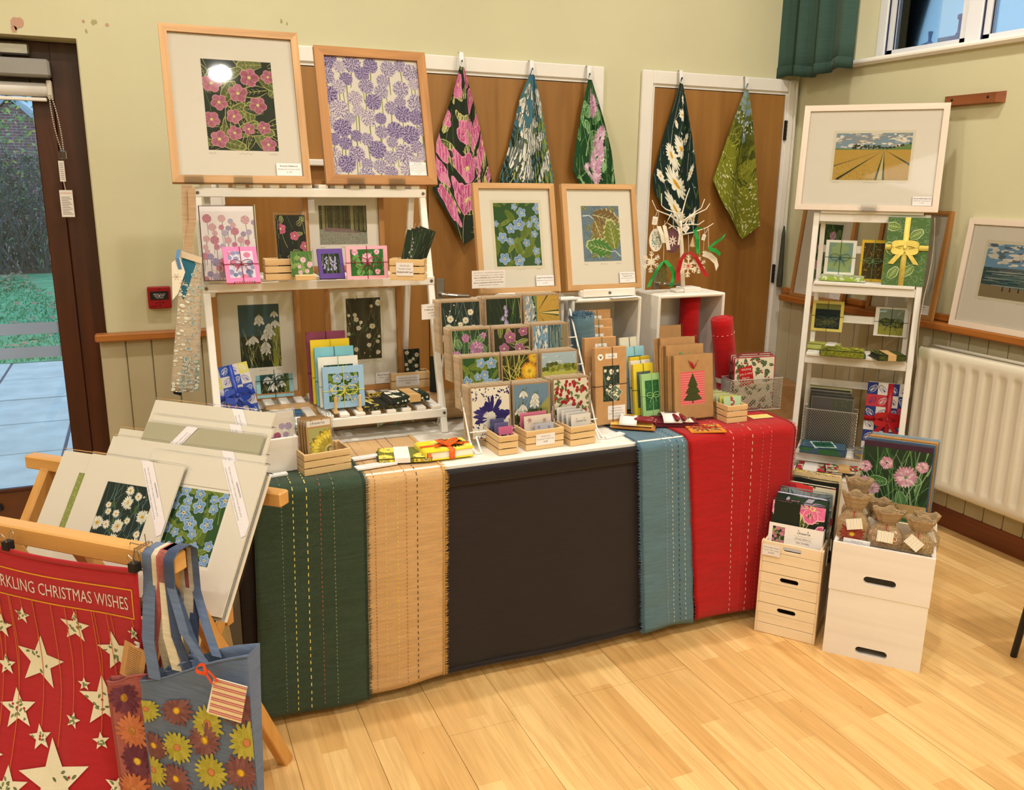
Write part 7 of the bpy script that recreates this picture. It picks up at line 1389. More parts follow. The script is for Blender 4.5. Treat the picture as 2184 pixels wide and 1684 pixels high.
br = thing('wall_rail', 'short chamfered brown wooden rail screwed to the wall', 'rail', (XR, -1.135, 1.935)); m = MB(); m.add([(0, .150, -.024), (0, -.150, -.024), (0, -.150, .024), (0, .150, .024), (-.034, .128, -.020), (-.034, -.128, -.020), (-.034, -.128, .020), (-.034, .128, .020)], [(0, 1, 2, 3), (4, 7, 6, 5), (0, 4, 5, 1), (1, 5, 6, 2), (2, 6, 7, 3), (3, 7, 4, 0)]); m.build('rail_body', wood('rail_brown', (118, 62, 30), (150, 86, 44), 'Y', .8), br)
for y in (-.09, .09): MB().lathe([(.006, 0), (.006, .002), (.003, .003)], 10, Matrix.Translation((-.033, y, .002)) @ Matrix.Rotation(rad(-90), 4, 'Y')).build('screw_plug', M_black, br)
M_rad = paint('radiator_cream', (226, 218, 200), .4, .02, 4); rd = thing('radiator', 'cream ribbed panel radiator under the ledge', 'radiator', (XR, -1.115, .205)); RH, RL = .640, 1.75; nr = 26; gp = RL / nr
def rf(u, v):
    k = u * nr; f = abs((k % 1) - .5) * 2; g = max(0, 1 - (f / .62) ** 4) if f < .62 else 0; z = v * RH; e = min(1, max(0, (z - .045) / .03), 1) * min(1, max(0, (RH - .05 - z) / .025)); e = max(0, e)
    b = .010 * (1 - min(1, z / .012)) + .010 * (1 - min(1, (RH - z) / .012)); return (-.122 + .011 * g * e + b, -RL * u, z)
m = MB(); vs_ = [0, .008, .018, .05, .07, .085, .11, .5, .88, .895, .91, .925, .95, .982, .992, 1]
m.sheet(lambda u, v: rf(u, vs_[min(len(vs_) - 1, int(round(v * (len(vs_) - 1))))]), nr * 12, len(vs_) - 1); m.build('front_panel', M_rad, rd, smooth=True)
bx('back_panel', M_rad, -.060, -.048, -RL, 0, 0, RH, rd, .004); bx('side_panel', M_rad, -.110, -.0602, -.004, 0.0, .01, RH - .01, rd); MB().tube([(-.098, -RL, RH - .004), (-.098, -.002, RH - .004)], .007, 8).build('top_rail', M_rad, rd, smooth=True); MB().tube([(-.055, -RL, RH + .002), (-.055, -.002, RH + .002)], .009, 8).build('top_rail', M_rad, rd, smooth=True)
for y in (-.3, -1.4): bx('wall_bracket', M_rad, -.048, -.018, y - .02, y + .02, .05, RH - .05, rd)
ZL = .958
def ledge_pic(label, ybl, w, h, mats, fw, fn, pr, tilt=.10, lines=None, seed=1, deckle=.012): return framed('framed_print', label, (V((XR - .066, ybl - w / 2, ZL + .001)), -PI / 2, tilt, w, h), fw, mats, fn, pr, lines, .075, .045, .02, seed, deckle)
ledge_pic('tan framed pink clover print on the wall ledge behind the right stand', at(1682, 640, 0, XR - .066).y, .40, .50, (M_frame2H, M_frame2V), .020, lambda a: m_clover(a, 6, (40, 64, 40), (70, 112, 62), (170, 196, 150), .14), (.30, .20, .80, .84), lines=['Clover', 'Linocut print', '£ 135'], seed=31)
ledge_pic('tan framed white mounted print on the ledge behind the stand apron', at(1845, 655, 0, XR - .066).y, .40, .50, (M_frame2H, M_frame2V), .020, lambda a: m_park(a), (.28, .25, .75, .80), lines=['Parkland', 'Linocut print', '£ 135'], seed=32)
ledge_pic('white framed seascape print with tiny figures on the ledge over the radiator', at(2022, 690, 0, XR - .066).y, .66, .475, (M_limedH, M_limedV), .026, m_sea, (.14, .28, .86, .82), .10, seed=33, deckle=.014)
cl = thing('blind_cord', 'pale cord with a dark weighted end hanging in the wall corner', 'cord', (XR - .03, -.035, 1.0)); m = MB(); m.tube([(-.01, 0, 1.1), (-.012, -.002, .6), (-.018, -.004, .33)], .0035, 6); m.build('cord', M_whsat, cl); MB().lathe([(.004, .34), (.010, .30), (.014, .12), (.017, .05), (.016, .0), (.010, -.004)], 10, Matrix.Translation((-.020, -.006, -.002))).build('weighted_end', paint('cord_sleeve', (66, 68, 56), .4, .2, 20), cl)
bc = thing('cardboard_box', 'brown cardboard parcel with express tape standing behind the right stand', 'parcel', (3.15, -.33, 0), -.35); bx('carton', M_kraft, -.17, .12, -.02, .16, 0, .50, bc, .003); bx('tape', M_card, -.130, -.075, -.0215, -.0205, 0, .497, bc); bx('tape', M_card, -.075, .115, -.0215, -.0205, .255, .305, bc)
a = Art(.50, .055, None, 1); a.text('pEXPRESS', .26, .014, .040, (40, 38, 40), 'C', 0, 1.25); a.text('X', .163, .014, .040, (190, 20, 30), 'C', 0, 1.3, .04); a.text('PARCEL SERVICE WORLDWIDE', .25, .004, .008, (60, 58, 60), 'C', 0, 1.2); a.build('tape_lettering', bc, fn=lambda x, y, hh: (-.130 + .055 - y, -.0215 - hh, .50 - x) if False else (-.130 + y, -.0215 - hh, .497 - x))
a = Art(.19, .05, None, 1); a.text('TRUST US', .09, .012, .032, (40, 38, 40), 'C', 0, 1.3); a.build('tape_lettering', bc, loc=(.02, -.0215, .255))
# ---------------------------------------------------------------- right ladder stand on a white crate
RA = -rad(47); RE = V((math.cos(RA), math.sin(RA), 0)); RN = V((-math.sin(RA), math.cos(RA), 0)); RF = V((2.820, -.844, 0)); RW = .495; RZ = .24
def RP(s_, d, z): return RF + RE * s_ + RN * d + V((0, 0, z))
def rplace(px, py, d): q_ = hit(px, py, RF + RN * d, RN); return (q_ - RF).dot(RE), q_.z
pc_ = thing('wooden_crate', 'white crate lying under the right ladder stand as a plinth', 'crate', RP(RW / 2 + .02, -.13, 0), RA); w = .60
for nm, a_ in (('side_panel', (-w / 2, -w / 2 + .014, 0, .42, 0, .225)), ('side_panel', (w / 2 - .014, w / 2, 0, .42, 0, .225)), ('front_panel', (-w / 2 + .0142, w / 2 - .0142, 0, .014, 0, .225)), ('back_panel', (-w / 2 + .0142, w / 2 - .0142, .406, .42, 0, .225)), ('top_panel', (-w / 2, w / 2, 0, .42, .2252, RZ))): bx(nm, M_crate, *a_, pc_, .003)
rs = thing('ladder_stand', 'tall narrow white ladder stand in the room corner', 'display stand', RP(0, 0, RZ), RA); LN = .12
def rd_(z): return (z - RZ) * LN
for x in (.012, RW - .012): MB().bar((x, 0, 0), (x, rd_(1.44), 1.20), .026, .022, (0, 1, 0), .002).build('leg', M_stand, rs)
for x in (.040, RW - .040): MB().bar((x, .235, 0), (x, .19, 1.19), .022, .018, (0, 1, 0), .002).build('rear_leg', M_stand, rs)
RL_ = ((1.452, .10, 1.452), (1.125, .15, 1.125), (.792, .18, .792), (.322, .21, .322))
for z, dp, _z in RL_:
    y0 = rd_(z) - .012; zz = z - RZ; bx('shelf_rail', M_stand, .0255, RW - .0255, y0, y0 + .018, zz - .052, zz - .014, rs, .002); bx('shelf_rail', M_stand, .052, RW - .052, y0 + dp - .016, y0 + dp, zz - .040, zz - .014, rs, .002)
    for k in range(3): d0 = y0 - .012 + (dp + .01) * k / 3; bx('slat', M_stand, .030, RW - .030, d0, d0 + dp / 3 - .014, zz - .0138, zz, rs, .0015)
for z in (.62, .94, 1.27): bx('rear_rail', M_stand, .05, RW - .05, .205, .217, z - RZ - .018, z - RZ + .018, rs, .002)
pl_s0, pl_z = rplace(1693, 440, .17); q1 = rplace(2006, 444, .17)
pt = (RP((pl_s0 + q1[0]) / 2, .105, 1.4535), RA, .15, (q1[0] - pl_s0) * .965, .472)
framed('framed_print', 'pale limed frame holding a wheat field print atop the right stand', pt, .026, (M_limedH, M_limedV), m_field, (.225, .27, .80, .765), ['Norman Mindle Wheat Field', 'Reduction Linocut print', '£ 130'], .078, .040, seed=14, deckle=.012)
c = MB(); c.box(-.035, .035, -.006, -.004, -.010, .018); c.box(-.035, .035, -.006, .03, -.0125, -.0105); o = c.build('picture_clip', M_acr, loc=RP(.235, .098, 1.465), rot=(0, 0, RA)); tag(o, 'clear acrylic clip under the wheat field picture', 'clip')
def rset(label, tl, tr, bl, d, col, fn, bd, cc, seed, tilt=.06, zb=None, th=.010):
    s0, z1 = rplace(*tl, d); s1, _ = rplace(*tr, d); _, z0 = rplace(*bl, d); z0 = z0 if zb is None else zb
    return cardset('card_set', label, (RP((s0 + s1) / 2, d, z0), RA, tilt, s1 - s0, z1 - z0), col, fn, bd, cc, seed, th)
folded('folded_tea_towel', 'pale green folded tea towel on the upper shelf of the right stand', *(RP(.15, .175, 0).xy), 1.1252, .20, .10, .026, RA, lambda a: (a.rect(0, 0, a.w, a.h, (206, 214, 190)), [a.leaf(a.r.uniform(0, a.w), a.r.uniform(0, a.h), a.r.uniform(0, 6), .03, .012, (150, 176, 70)) for k in range(30)]), 181, layers=3, col=(206, 212, 190))
rset('white bordered pale green card set tied in teal on the right stand', (1763, 511), (1829, 510), (1757, 569), .185, (230, 228, 220), lambda a: (a.rect(0, 0, a.w, a.h, (120, 150, 134)), [a.ell(a.r.uniform(0, a.w), a.r.uniform(0, a.h), .02, .014, (138, 160, 110), 0, 8) for k in range(20)]), (.11, .07), (30, 76, 86), 182, .03, 1.153)
rset('yellow bordered dark card set beside the wrapped book on the right stand', (1840, 511), (1894, 510), (1835, 569), .19, (222, 184, 50), lambda a: leafy((66, 54, 22), (150, 130, 60))(a), (.09, .07), (120, 170, 120), 183, .02, 1.126)
s0, z1 = rplace(1896, 461, .105); s1, _ = rplace(1988, 465, .105)
def oaky(a): a.rect(0, 0, a.w, a.h, (84, 116, 66)); [a.curve(a.r.uniform(0, a.w), a.r.uniform(0, a.h), a.r.uniform(0, 6), .03, 3, .0012, .0008, (150, 176, 140)) for k in range(160)]; [a.leaf(a.w * u, a.h * v, t_, .06, .036, (112, 140, 62), (190, 206, 170), (200, 214, 180)) for u, v, t_ in ((.55, .7, .6), (.2, .45, 2.0), (.7, .3, 4), (.15, .1, 1), (.3, .85, 3))]
M_ribyel = paint('ribbon_yellow', (236, 216, 110), .4, .12, 40)
wrapped('wrapped_notebook', 'green leaf patterned notebook tied with a yellow satin ribbon', (RP((s0 + s1) / 2, .092, 1.1255), RA, .07, s1 - s0, z1 - 1.128), 1, 1, (90, 120, 70), (92, 122, 74), (0, 0, 0), M_ribyel, 15, .024, fn=oaky, ribx=.46, ribz=.56)
rset('pale yellow bordered dark landscape card set fixed to the stand rear rail', (1735, 640), (1802, 641), (1733, 704), .192, (222, 206, 110), lambda a: (a.rect(0, 0, a.w, a.h, (26, 40, 40)), a.rect(0, a.h * .78, a.w, a.h * .22, (120, 120, 60)), [a.line([(a.w * a.r.random(), a.h * .5 * a.r.random()), (a.w * a.r.random(), a.h * .5 * a.r.random())], .001, .0006, (120, 120, 70)) for k in range(50)]), (.10, .09), (24, 54, 60), 184, .0)
rset('white bordered mossy meadow card set fixed to the stand rear rail', (1869, 654), (1940, 656), (1867, 715), .192, (228, 224, 216), lambda a: (m_park(a, (120, 130, 110), ((80, 84, 30), (110, 112, 40), (60, 66, 24)), (140, 138, 54))), (.12, .05), (24, 54, 60), 185, .0)
def scrub(a): a.rect(0, 0, a.w, a.h, (120, 124, 36)); grass(a, 60, ((52, 56, 18), (190, 190, 60), (160, 160, 50)), (.3, .9), .05, (.2, 3.0), 1.5)
folded('folded_tea_towel', 'yellow green folded tea towel at the middle shelf front of the right stand', *(RP(.19, .045, 0).xy), .7922, .20, .12, .030, RA + .05, scrub, 186, layers=4, col=(70, 74, 36))
folded('folded_tea_towel', 'dark moss folded tea towel with a kraft band on the right stand', *(RP(.385, .055, 0).xy), .7922, .13, .12, .026, RA + .35, lambda a: (a.rect(0, 0, a.w, a.h, (64, 72, 30)), grass(a, 50, ((30, 34, 16), (120, 130, 50)), (.3, .9), .05, (.2, 3.0), 1.5)), 187, band=M_band, layers=3, col=(44, 50, 26), bandpos=.5)
folded('folded_tea_towel', 'pale lime folded tea towel behind the yellow green one', *(RP(.10, .165, 0).xy), .7922, .15, .09, .028, RA - .1, lambda a: (a.rect(0, 0, a.w, a.h, (190, 196, 110)), scrub(a.window(0, 0, a.w, a.h * .2)), a.window(0, 0, a.w, a.h)), 188, layers=3, band=M_bandw, col=(176, 182, 110), bandpos=.72)
b9, w9, h9 = None, None, None
s0, zt = rplace(1716, 866, .125); s1, _ = rplace(1830, 876, .125)
b9, w9, h9 = basket('silver wire mesh basket of grey cards on the right stand', (RP((s0 + s1) / 2, .10, .3222), RA, 0, s1 - s0, zt - .325), .085, 12, 22)
for k in range(4): sleeve_card('greeting_card', ['smoke grey card at the front of the right stand basket', 'second grey card with a green corner in the right stand basket', 'third grey card in the right stand basket', 'hindmost cream card in the right stand basket'][k], boxed(b9, .004 - .006 * k, .016 + .015 * k), RA, .05, w9 * .80, h9 + .055 + .012 * k, lambda a: (a.rect(0, 0, a.w, a.h, (92, 88, 84)), a.rect(a.w * .5, 0, a.w * .5, a.h, (84, 88, 74)), [a.ell(a.w * a.r.uniform(.55, .95), a.h * a.r.random(), .004, .003, (110, 112, 74), 0, 6) for q in range(16)]), 190 + k, 'card', ((116, 112, 108), (96, 92, 86), (140, 136, 128), (206, 206, 150))[k], .03)
s0, z1 = rplace(1852, 813, .095); s1, _ = rplace(1943, 822, .095)
wrapped('wrapped_notebook', 'navy and white leaf checked notebook tied with a red ribbon', (RP((s0 + s1) / 2, .085, .3225), RA, .06, s1 - s0, z1 - .325), 4, 6, (44, 58, 126), (220, 216, 212), (214, 214, 220), M_redsat, 16, .026, extra=(190, 60, 70), ribx=.55, ribz=.5)
folded('folded_tea_towel', 'teal blue folded tea towel under a green card set on the right stand', *(RP(.150, .015, 0).xy), .3222, .21, .125, .034, RA, lambda a: (a.rect(0, 0, a.w, a.h, (66, 92, 116)), [a.leaf(a.r.uniform(0, a.w), a.r.uniform(0, a.h), a.r.uniform(0, 6), .04, .016, (56, 104, 56)) for k in range(18)], grass(a, 12, ((110, 136, 150), (44, 70, 90)), (.3, .9), .03, (.2, 3), 1.5)), 195, layers=4, col=(56, 80, 104))
cardset('card_set', 'pale bordered dark green card set lying on the teal folded towel', (RP(.165, -.03, .3575), RA + .35, 1.52, .105, .085), (196, 216, 222), leafy((34, 86, 66), (50, 110, 80)), (.07, .07), (24, 90, 70), 196, .005)
folded('folded_cloth', 'small grey patterned folded cloth beside the teal towel', *(RP(.335, .03, 0).xy), .3222, .09, .12, .026, RA, lambda a: (a.rect(0, 0, a.w, a.h, (96, 100, 110)), [a.leaf(a.r.uniform(0, a.w), a.r.uniform(0, a.h), a.r.uniform(0, 6), .03, .012, (150, 130, 70)) for k in range(14)]), 197, 'cloth', 2, None, (106, 108, 116))
def strawb(a): m_berries(a, (222, 214, 190), (178, 30, 50), (90, 110, 60), 22, .12, 40)
folded('folded_tea_towel', 'strawberry patterned folded tea towel with white band on the plinth', *(RP(.15, -.055, 0).xy), RZ + .0004, .215, .13, .022, RA, strawb, 198, band=M_bandw, layers=3, col=(60, 30, 30), bandpos=.3)
folded('folded_napkins', 'strawberry patterned folded napkins with a kraft band on the plinth', *(RP(.255, -.06, 0).xy), RZ + .0254, .17, .085, .014, RA + .12, strawb, 199, 'napkins', 3, M_band, (50, 26, 28))
ra_ = thing('hanging_apron', 'cream leaf printed apron hanging at the right stand side', 'apron', RP(RW + .016, .13, 0), RA)
def raf(u, v, hh=0): w_ = .020 + .050 * min(1, max(0, (v - .25) / .3)); return (.010 * math.sin(v * 7) + hh + .0, -.02 + w_ * (u - .5) * 2 * 1.0 + .0, 1.43 - .70 * v + .012 * math.sin(u * 3) * v)
m = MB(); m.sheet(lambda u, v: raf(u, v), 8, 24, -.0016); m.build('cloth_panel', cloth('apron_cream', (206, 190, 160)), ra_, smooth=True); a = Art(.1, .7, None, 4); [a.leaf(.02 + .06 * a.r.random(), .02 + .4 * a.r.random(), a.r.uniform(1, 2.2), .07, .03, (150, 166, 70), (96, 110, 50)) for k in range(12)]; a.build('leaf_print', ra_, m=M_text, fn=lambda x, y, hh: raf(x / .1, 1 - y / .7, .0012 + hh))
# ---------------------------------------------------------------- crates on the floor
def holed(w, h, th, cx, cz, hw, hh, M=None):
    m = MB(); N = 32; inn = []; r_ = hh
    for k in range(N):
        t_ = 2 * PI * k / N; sx = 1 if math.cos(t_) >= 0 else -1; inn.append((cx + sx * (hw - r_) + r_ * math.cos(t_), cz + r_ * math.sin(t_)))
    out = []
    for x, z in inn:
        dx, dz = x - cx, z - cz; k = min([((w / 2 - cx) / dx) if dx > 1e-9 else 1e9, ((-w / 2 - cx) / dx) if dx < -1e-9 else 1e9, ((h - cz) / dz) if dz > 1e-9 else 1e9, (-cz / dz) if dz < -1e-9 else 1e9]); out.append((cx + dx * k, cz + dz * k))
    cor = [(w / 2, h), (-w / 2, h), (-w / 2, 0), (w / 2, 0)]
    for c in cor: k = min(range(N), key=lambda i: (out[i][0] - c[0]) ** 2 + (out[i][1] - c[1]) ** 2); out[k] = c
    vs = [(x, 0, z) for x, z in inn] + [(x, 0, z) for x, z in out] + [(x, th, z) for x, z in inn] + [(x, th, z) for x, z in out]; fs = []
    for k in range(N):
        j = (k + 1) % N; fs += [(k, N + k, N + j, j), (2 * N + j, 3 * N + j, 3 * N + k, 2 * N + k), (j, 2 * N + j, 2 * N + k, k), (N + k, 3 * N + k, 3 * N + j, N + j)]
    return m.add(vs, fs)
M_pale = wood('pale_crate_wood', (228, 206, 172), (242, 224, 196), 'X', .9, .6, .04, .22, .7); M_paleY = wood('pale_crate_end', (218, 192, 154), (238, 216, 184), 'Y', .9, .6, .04, .22, .7)
WYW = rad(-52); wp = V((1.926, -1.739, 0)); we = V((math.cos(WYW), math.sin(WYW), 0)); ww = .209; wd = .26
def floorcrate(label, z0, h, top_open):
    t = thing('slatted_crate', label, 'crate', wp + we * ww / 2 + V((0, 0, z0)), WYW); sl = h / 2 if h < .1 else h / 3; n = 2 if h < .1 else 3
    for k in range(n):
        if (k == n - 1):
            o = holed(ww - .014, sl - .002, .008, 0, sl * .48, .032, .0095); o.build('slat', M_pale, t, loc=(0, 0, k * sl + .001))
        else: bx('slat', M_pale, -ww / 2 + .007, ww / 2 - .007, 0, .008, k * sl + .001, (k + 1) * sl - .001, t, .0008)
        bx('slat', M_pale, -ww / 2 + .007, ww / 2 - .007, wd - .008, wd, k * sl + .001, (k + 1) * sl - .001, t, .0008)
        for x0 in (-ww / 2 + .0072, ww / 2 - .0152): bx('end_slat', M_paleY, x0, x0 + .008, .0082, wd - .0082, k * sl + .001, (k + 1) * sl - .001, t, .0008)
    for x0 in (-ww / 2, ww / 2 - .0068): bx('corner_strip', M_paleY, x0, x0 + .0068, -.003, .020, 0.0005, h - .0005, t, .001); bx('corner_strip', M_paleY, x0, x0 + .0068, wd - .02, wd + .003, 0.0005, h - .0005, t, .001)
    bx('base', M_pale, -ww / 2 + .0155, ww / 2 - .0155, .0082, wd - .0082, .002, .008, t); return t
floorcrate('pale pine slatted crate on the floor, bottom of its stack', 0, .117, False); floorcrate('pale pine slatted crate in the middle of its stack', .1172, .117, False); k3 = floorcrate('pale pine slatted crate on top of its stack holding tea towels', .2344, .118, True)
slip(k3, ['Heavyweight Organic', 'Cotton Tea Towels', '£12.50'], -ww / 2 + .006, .066, .060, .040, -.0050, (2,))
def WP(s_, d, z): n_ = V((-math.sin(WYW), math.cos(WYW), 0)); return wp + we * s_ + n_ * d + V((0, 0, z))
tts = [('pink hellebore tea towel with white printed wrap, front of the pine crate', lambda a: m_hellebore(a, 5, (34, 40, 28), .36, (60, 72, 40), (226, 222, 160), 14, (214, 100, 150), (240, 180, 200)), (36, 42, 30)), ('violet snowdrop tea towel second in the pine crate', lambda a: (a.rect(0, 0, a.w, a.h, (40, 56, 44)), [a.petal(a.w * a.r.random(), a.h * a.r.random(), a.r.uniform(0, 6), .05, .018, (200, 196, 226)) for k in range(40)]), (44, 60, 46)), ('grey blue thistle tea towel third in the pine crate', lambda a: (a.rect(0, 0, a.w, a.h, (110, 124, 130)), grass(a, 40, ((70, 84, 60), (170, 180, 176), (120, 110, 60)), (.3, .9), .03, (.3, 2.8))), (104, 116, 122)), ('red edged tea towel fourth in the pine crate', lambda a: (a.rect(0, 0, a.w, a.h, (150, 40, 40)), strawb(a)), (176, 44, 40)), ('black daisy tea towel fifth in the pine crate', lambda a: m_daisies(a, 6, (24, 28, 22), .2), (26, 30, 24)), ('amber sunflower tea towel hindmost in the pine crate', lambda a: (m_sunfl(a, a.w * .4, a.h * .6, a.w * .5, (226, 200, 150), (226, 176, 60), (150, 96, 40))), (214, 180, 116))]
for k, (lab, fn, col) in enumerate(tts):
    w_ = .178; h_ = .245 + .012 * k; t = thing('tea_towel', lab, 'tea towel', WP(ww / 2 + .004 * k, .034 + .034 * k, .2344 + .0085), WYW, None, .09)
    for j in range(3): m = MB(); m.sheet(lambda u, v: (-w_ / 2 + w_ * u, .0068 * (j + 1) * .9 + .003 * math.sin(u * 6 + j + k) * v, h_ * v * (1 - .012 * j) + .004 * math.sin(u * 7 + j) * v), 8, 6, -.0022); m.build('cloth_fold', cloth('tt_%d_%d_%d' % tuple(col), col), t, smooth=True)
    a = Art(w_, h_, None, 210 + k); fn(a); a.build('printed_face', t, m=M_text, fn=lambda x, y, hh: (x - w_ / 2, .0042 + .003 * math.sin(x / w_ * 6 + k) * y / h_ - hh - .0006, y)); 
    a = Art(w_ - .004, .014, None, 211 + k); fn(a); a.build('printed_top', t, m=M_text, fn=lambda x, y, hh: (x - w_ / 2 + .002, .004 + y, h_ + .0045 + hh))
    if k == 0:
        bx('paper_wrap', M_bandw, -w_ / 2 - .003, w_ / 2 + .003, -.0052, -.0042, .072, .165, t); bx('paper_wrap', M_bandw, w_ / 2 + .001, w_ / 2 + .003, -.0042, .026, .072, .165, t); a = Art(w_, .09, None, 3); m_hellebore(a.window(.010, .012, .052, .080), 9, (36, 50, 36), .2, (110, 130, 70), (190, 200, 130), 14); a.window(0, 0, a.w, a.h); logo(a, .116, .066, .013)
        for z_ in (.058, .044): a.rect(.084, z_, .062, .0006, (150, 146, 148))
        a.text('Romsey Hellebores', .115, .048, .0065, (80, 76, 80)); a.text('TEA TOWEL', .115, .032, .0085, (110, 106, 110)); a.text('Made of unbleached organic cotton, hand printed', .113, .018, .0045, (90, 86, 90)); a.text('by me using my own design, machine washable', .113, .011, .0045, (90, 86, 90)); a.build('wrap_print', t, loc=(0, -.0052, .0735), base=1e-4)
# white crates
CYW = rad(-49.5); cp_ = V((2.051, -1.944, 0)); ce = V((math.cos(CYW), math.sin(CYW), 0)); cn = V((-math.sin(CYW), math.cos(CYW), 0)); cw, cd = .310, .345
def CP(s_, d, z): return cp_ + ce * s_ + cn * d + V((0, 0, z))
M_cwash = wood('white_washed_wood', (222, 214, 208), (238, 232, 228), 'X', .7, .5, .08, .25, .6)
def wcrate(label, z0, h, hx, hz, ins=0.0):
    t = thing('wooden_crate', label, 'crate', CP(cw / 2, 0, z0), CYW); holed(cw - 2 * ins, h, .014, hx, hz, .050, .0135).build('front_panel', M_cwash, t, loc=(0, ins, 0)); bx('back_panel', M_cwash, -cw / 2 + ins, cw / 2 - ins, cd - .014, cd, 0, h, t, .002)
    for nm, x0 in (('side_panel', -cw / 2 + ins), ('side_panel', cw / 2 - ins - .014)): bx(nm, M_cwash, x0, x0 + .014, ins + .0142, cd - .0142, 0, h, t, .002)
    bx('base', M_cwash, -cw / 2 + ins + .0142, cw / 2 - ins - .0142, ins + .0142, cd - .0142, .001, .010, t); return t
wcrate('white washed wooden crate on the floor, lower of two', 0, .238, .0, .034, .002); wk = wcrate('white washed wooden crate stacked above holding burlap bags', .2385, .170, .0, .055)
ZI = .250
ib = thing('pine_box', 'pale pine box of gift wrap packs inside the upper white crate', 'box', CP(.165, .185, ZI + .03), CYW); bx('front_panel', M_pale, -.135, .135, 0, .010, 0, .165, ib, .001); bx('side_panel', M_paleY, .125, .135, .0102, .13, 0, .175, ib, .001); bx('side_panel', M_paleY, -.135, -.125, .0102, .13, 0, .175, ib, .001); bx('base', M_pale, -.1248, .1248, .0102, .13, 0, .008, ib)
slip(ib, ['Wrapping paper', 'and gift tags', '£6.00'], -.10, .115, .06, .04, -.0016, (2,))
gw = [('dark clover gift wrap pack with a kraft belly band, front of the pine box', (66, 36, 58)), ('blue edged gift wrap pack second in the pine box', (96, 130, 170)), ('amber edged gift wrap pack third in the pine box', (226, 160, 70)), ('pale blue gift wrap pack hindmost in the pine box', (150, 176, 196))]
for k, (lab, col) in enumerate(gw):
    w_ = .218; h_ = .415; t = thing('gift_wrap', lab, 'gift wrap', CP(.157 + .006 * k, .206 + .024 * k, ZI + .042), CYW, None, .10); bx('paper', paint('wrap_edge_%d_%d' % col[:2], col, .6), -w_ / 2, w_ / 2, 0, .012, 0, h_ + .004 * k, t); a = Art(w_, h_, None, 220 + k)
    if k == 0:
        m_clover(a, 5, (38, 60, 38), (66, 116, 60), (150, 190, 140), .2, (222, 160, 190), (246, 214, 226), 22, [(.66, .73, .95), (.36, .83, .55), (.88, .83, .5), (.06, .78, .5), (.08, .64, .6), (.2, .60, .55), (.1, .3, .6)], 60); a.rect(0, a.h * .955, a.w, a.h * .045, (70, 38, 60)); a.rect(0, a.h * .385, a.w, a.h * .115, (206, 170, 116)); logo(a, a.w * .5, a.h * .452, .014, (90, 70, 50)); [a.text(s_, a.w * .5, a.h * (.430 - .014 * j), .0052, (90, 70, 50)) for j, s_ in enumerate(('Recycled quality paper made in the UK and printed', 'by hand with a design taken from one of my original linocuts', 'Single sheet folded with tag and envelope'))]
    else: a.rect(0, 0, a.w, a.h, col)
    a.build('printed_face', t); bx('sleeve', M_cello, -w_ / 2 - .004, w_ / 2 + .006, -.003, .014, -.001, h_ + .012, t)
M_bur = cloth('burlap', (176, 148, 112), .95, 420, .9, .18, .6)
def bag(label, s_, d, z, w_, h_, fn, seed, base=None, yaw=0.0, tagc=None, tago=0.0, lean=.0):
    t = thing('burlap_bag', label, 'gift bag', CP(s_, d, z), CYW + yaw, None, lean); q_ = random.Random(seed)
    def S(u, v, hh=0.0):
        neck = .74; k = v / neck
        if v < neck: r_ = .82 + .25 * math.sin(PI * min(1, k * .85 + .1)) - .50 * max(0, k - .72) / .28
        else: k2 = (v - neck) / (1 - neck); r_ = .52 + .42 * k2
        th_ = 2 * PI * u; wr = 1 + (.09 * math.sin(u * 2 * PI * 9 + seed) * (max(0, k - .6) / .4 if v < neck else 1)) + .03 * math.sin(th_ * 3 + v * 8 + seed)
        rx, ry = w_ / 2 * r_ * wr + hh, w_ * .32 * r_ * wr + hh
        return (rx * math.cos(th_), ry * math.sin(th_), h_ * v + (.006 * math.sin(u * 2 * PI * 5 + seed) if v > .98 else 0))
    m = MB(); m.sheet(lambda u, v: S(u, v), 54, 26, .0012); m.build('bag_body', M_bur, t, smooth=True)
    m = MB(); m.tube([S(k / 40 + .0, .725, .002) for k in range(41)], .0016, 5, False); m.build('drawstring', M_bur, t)
    A_ = w_ * 1.3; a = Art(A_, h_ * .62, None, seed); fn(a); a.build('stamped_print', t, m=M_text, fn=lambda x, y, hh: S(.5 + .44 * x / A_ + .03, .02 + .62 * y / (h_ * .62) * .98, .0012 + hh))
    m = MB(); m.tube([S(.5 + .25, .725, .003), tuple(V(S(.5 + .25, .70, .008))), tuple(V(S(.5 + .25, .64, .010)))], .0012, 5); m.build('tag_cord', M_redsat, t)
    a = Art(.050, .036, (240, 234, 226), 2); [a.rect(.003 + .005 * k, 0, (.0008, .0016)[k % 2], .036, ((90, 100, 170), (222, 206, 120))[k % 2]) for k in range(10)]; p_ = S(.75, .60, .012); g = bx('swing_tag', M_card, -.025, .025, 0, .001, -.036, 0, t, loc=(p_[0], p_[1] - .002, p_[2] + .006), rot=(-.15, tago, 0)); a.build('tag_print', t, loc=(p_[0], p_[1] - .0021, p_[2] + .006), rot=(-.15, tago, 0), oy=-.036)
    return t
bag('burlap bag stamped with a red daisy, at the crate left front', .052, .070, .3593, .100, .205, lambda a: m_dahlia(a, 1, (168, 140, 106), (150, 66, 54), (170, 60, 50), .040, (226, 190, 60), [(.5, .55, 0), (.95, .1, 0)]), 31, tago=-.25)
bag('red burlap bag stamped with cream rings, middle of the crate', .155, .060, .3593, .105, .170, lambda a: m_rings(a, (156, 66, 54), (222, 206, 176), 70, .075), 32, tago=.03)
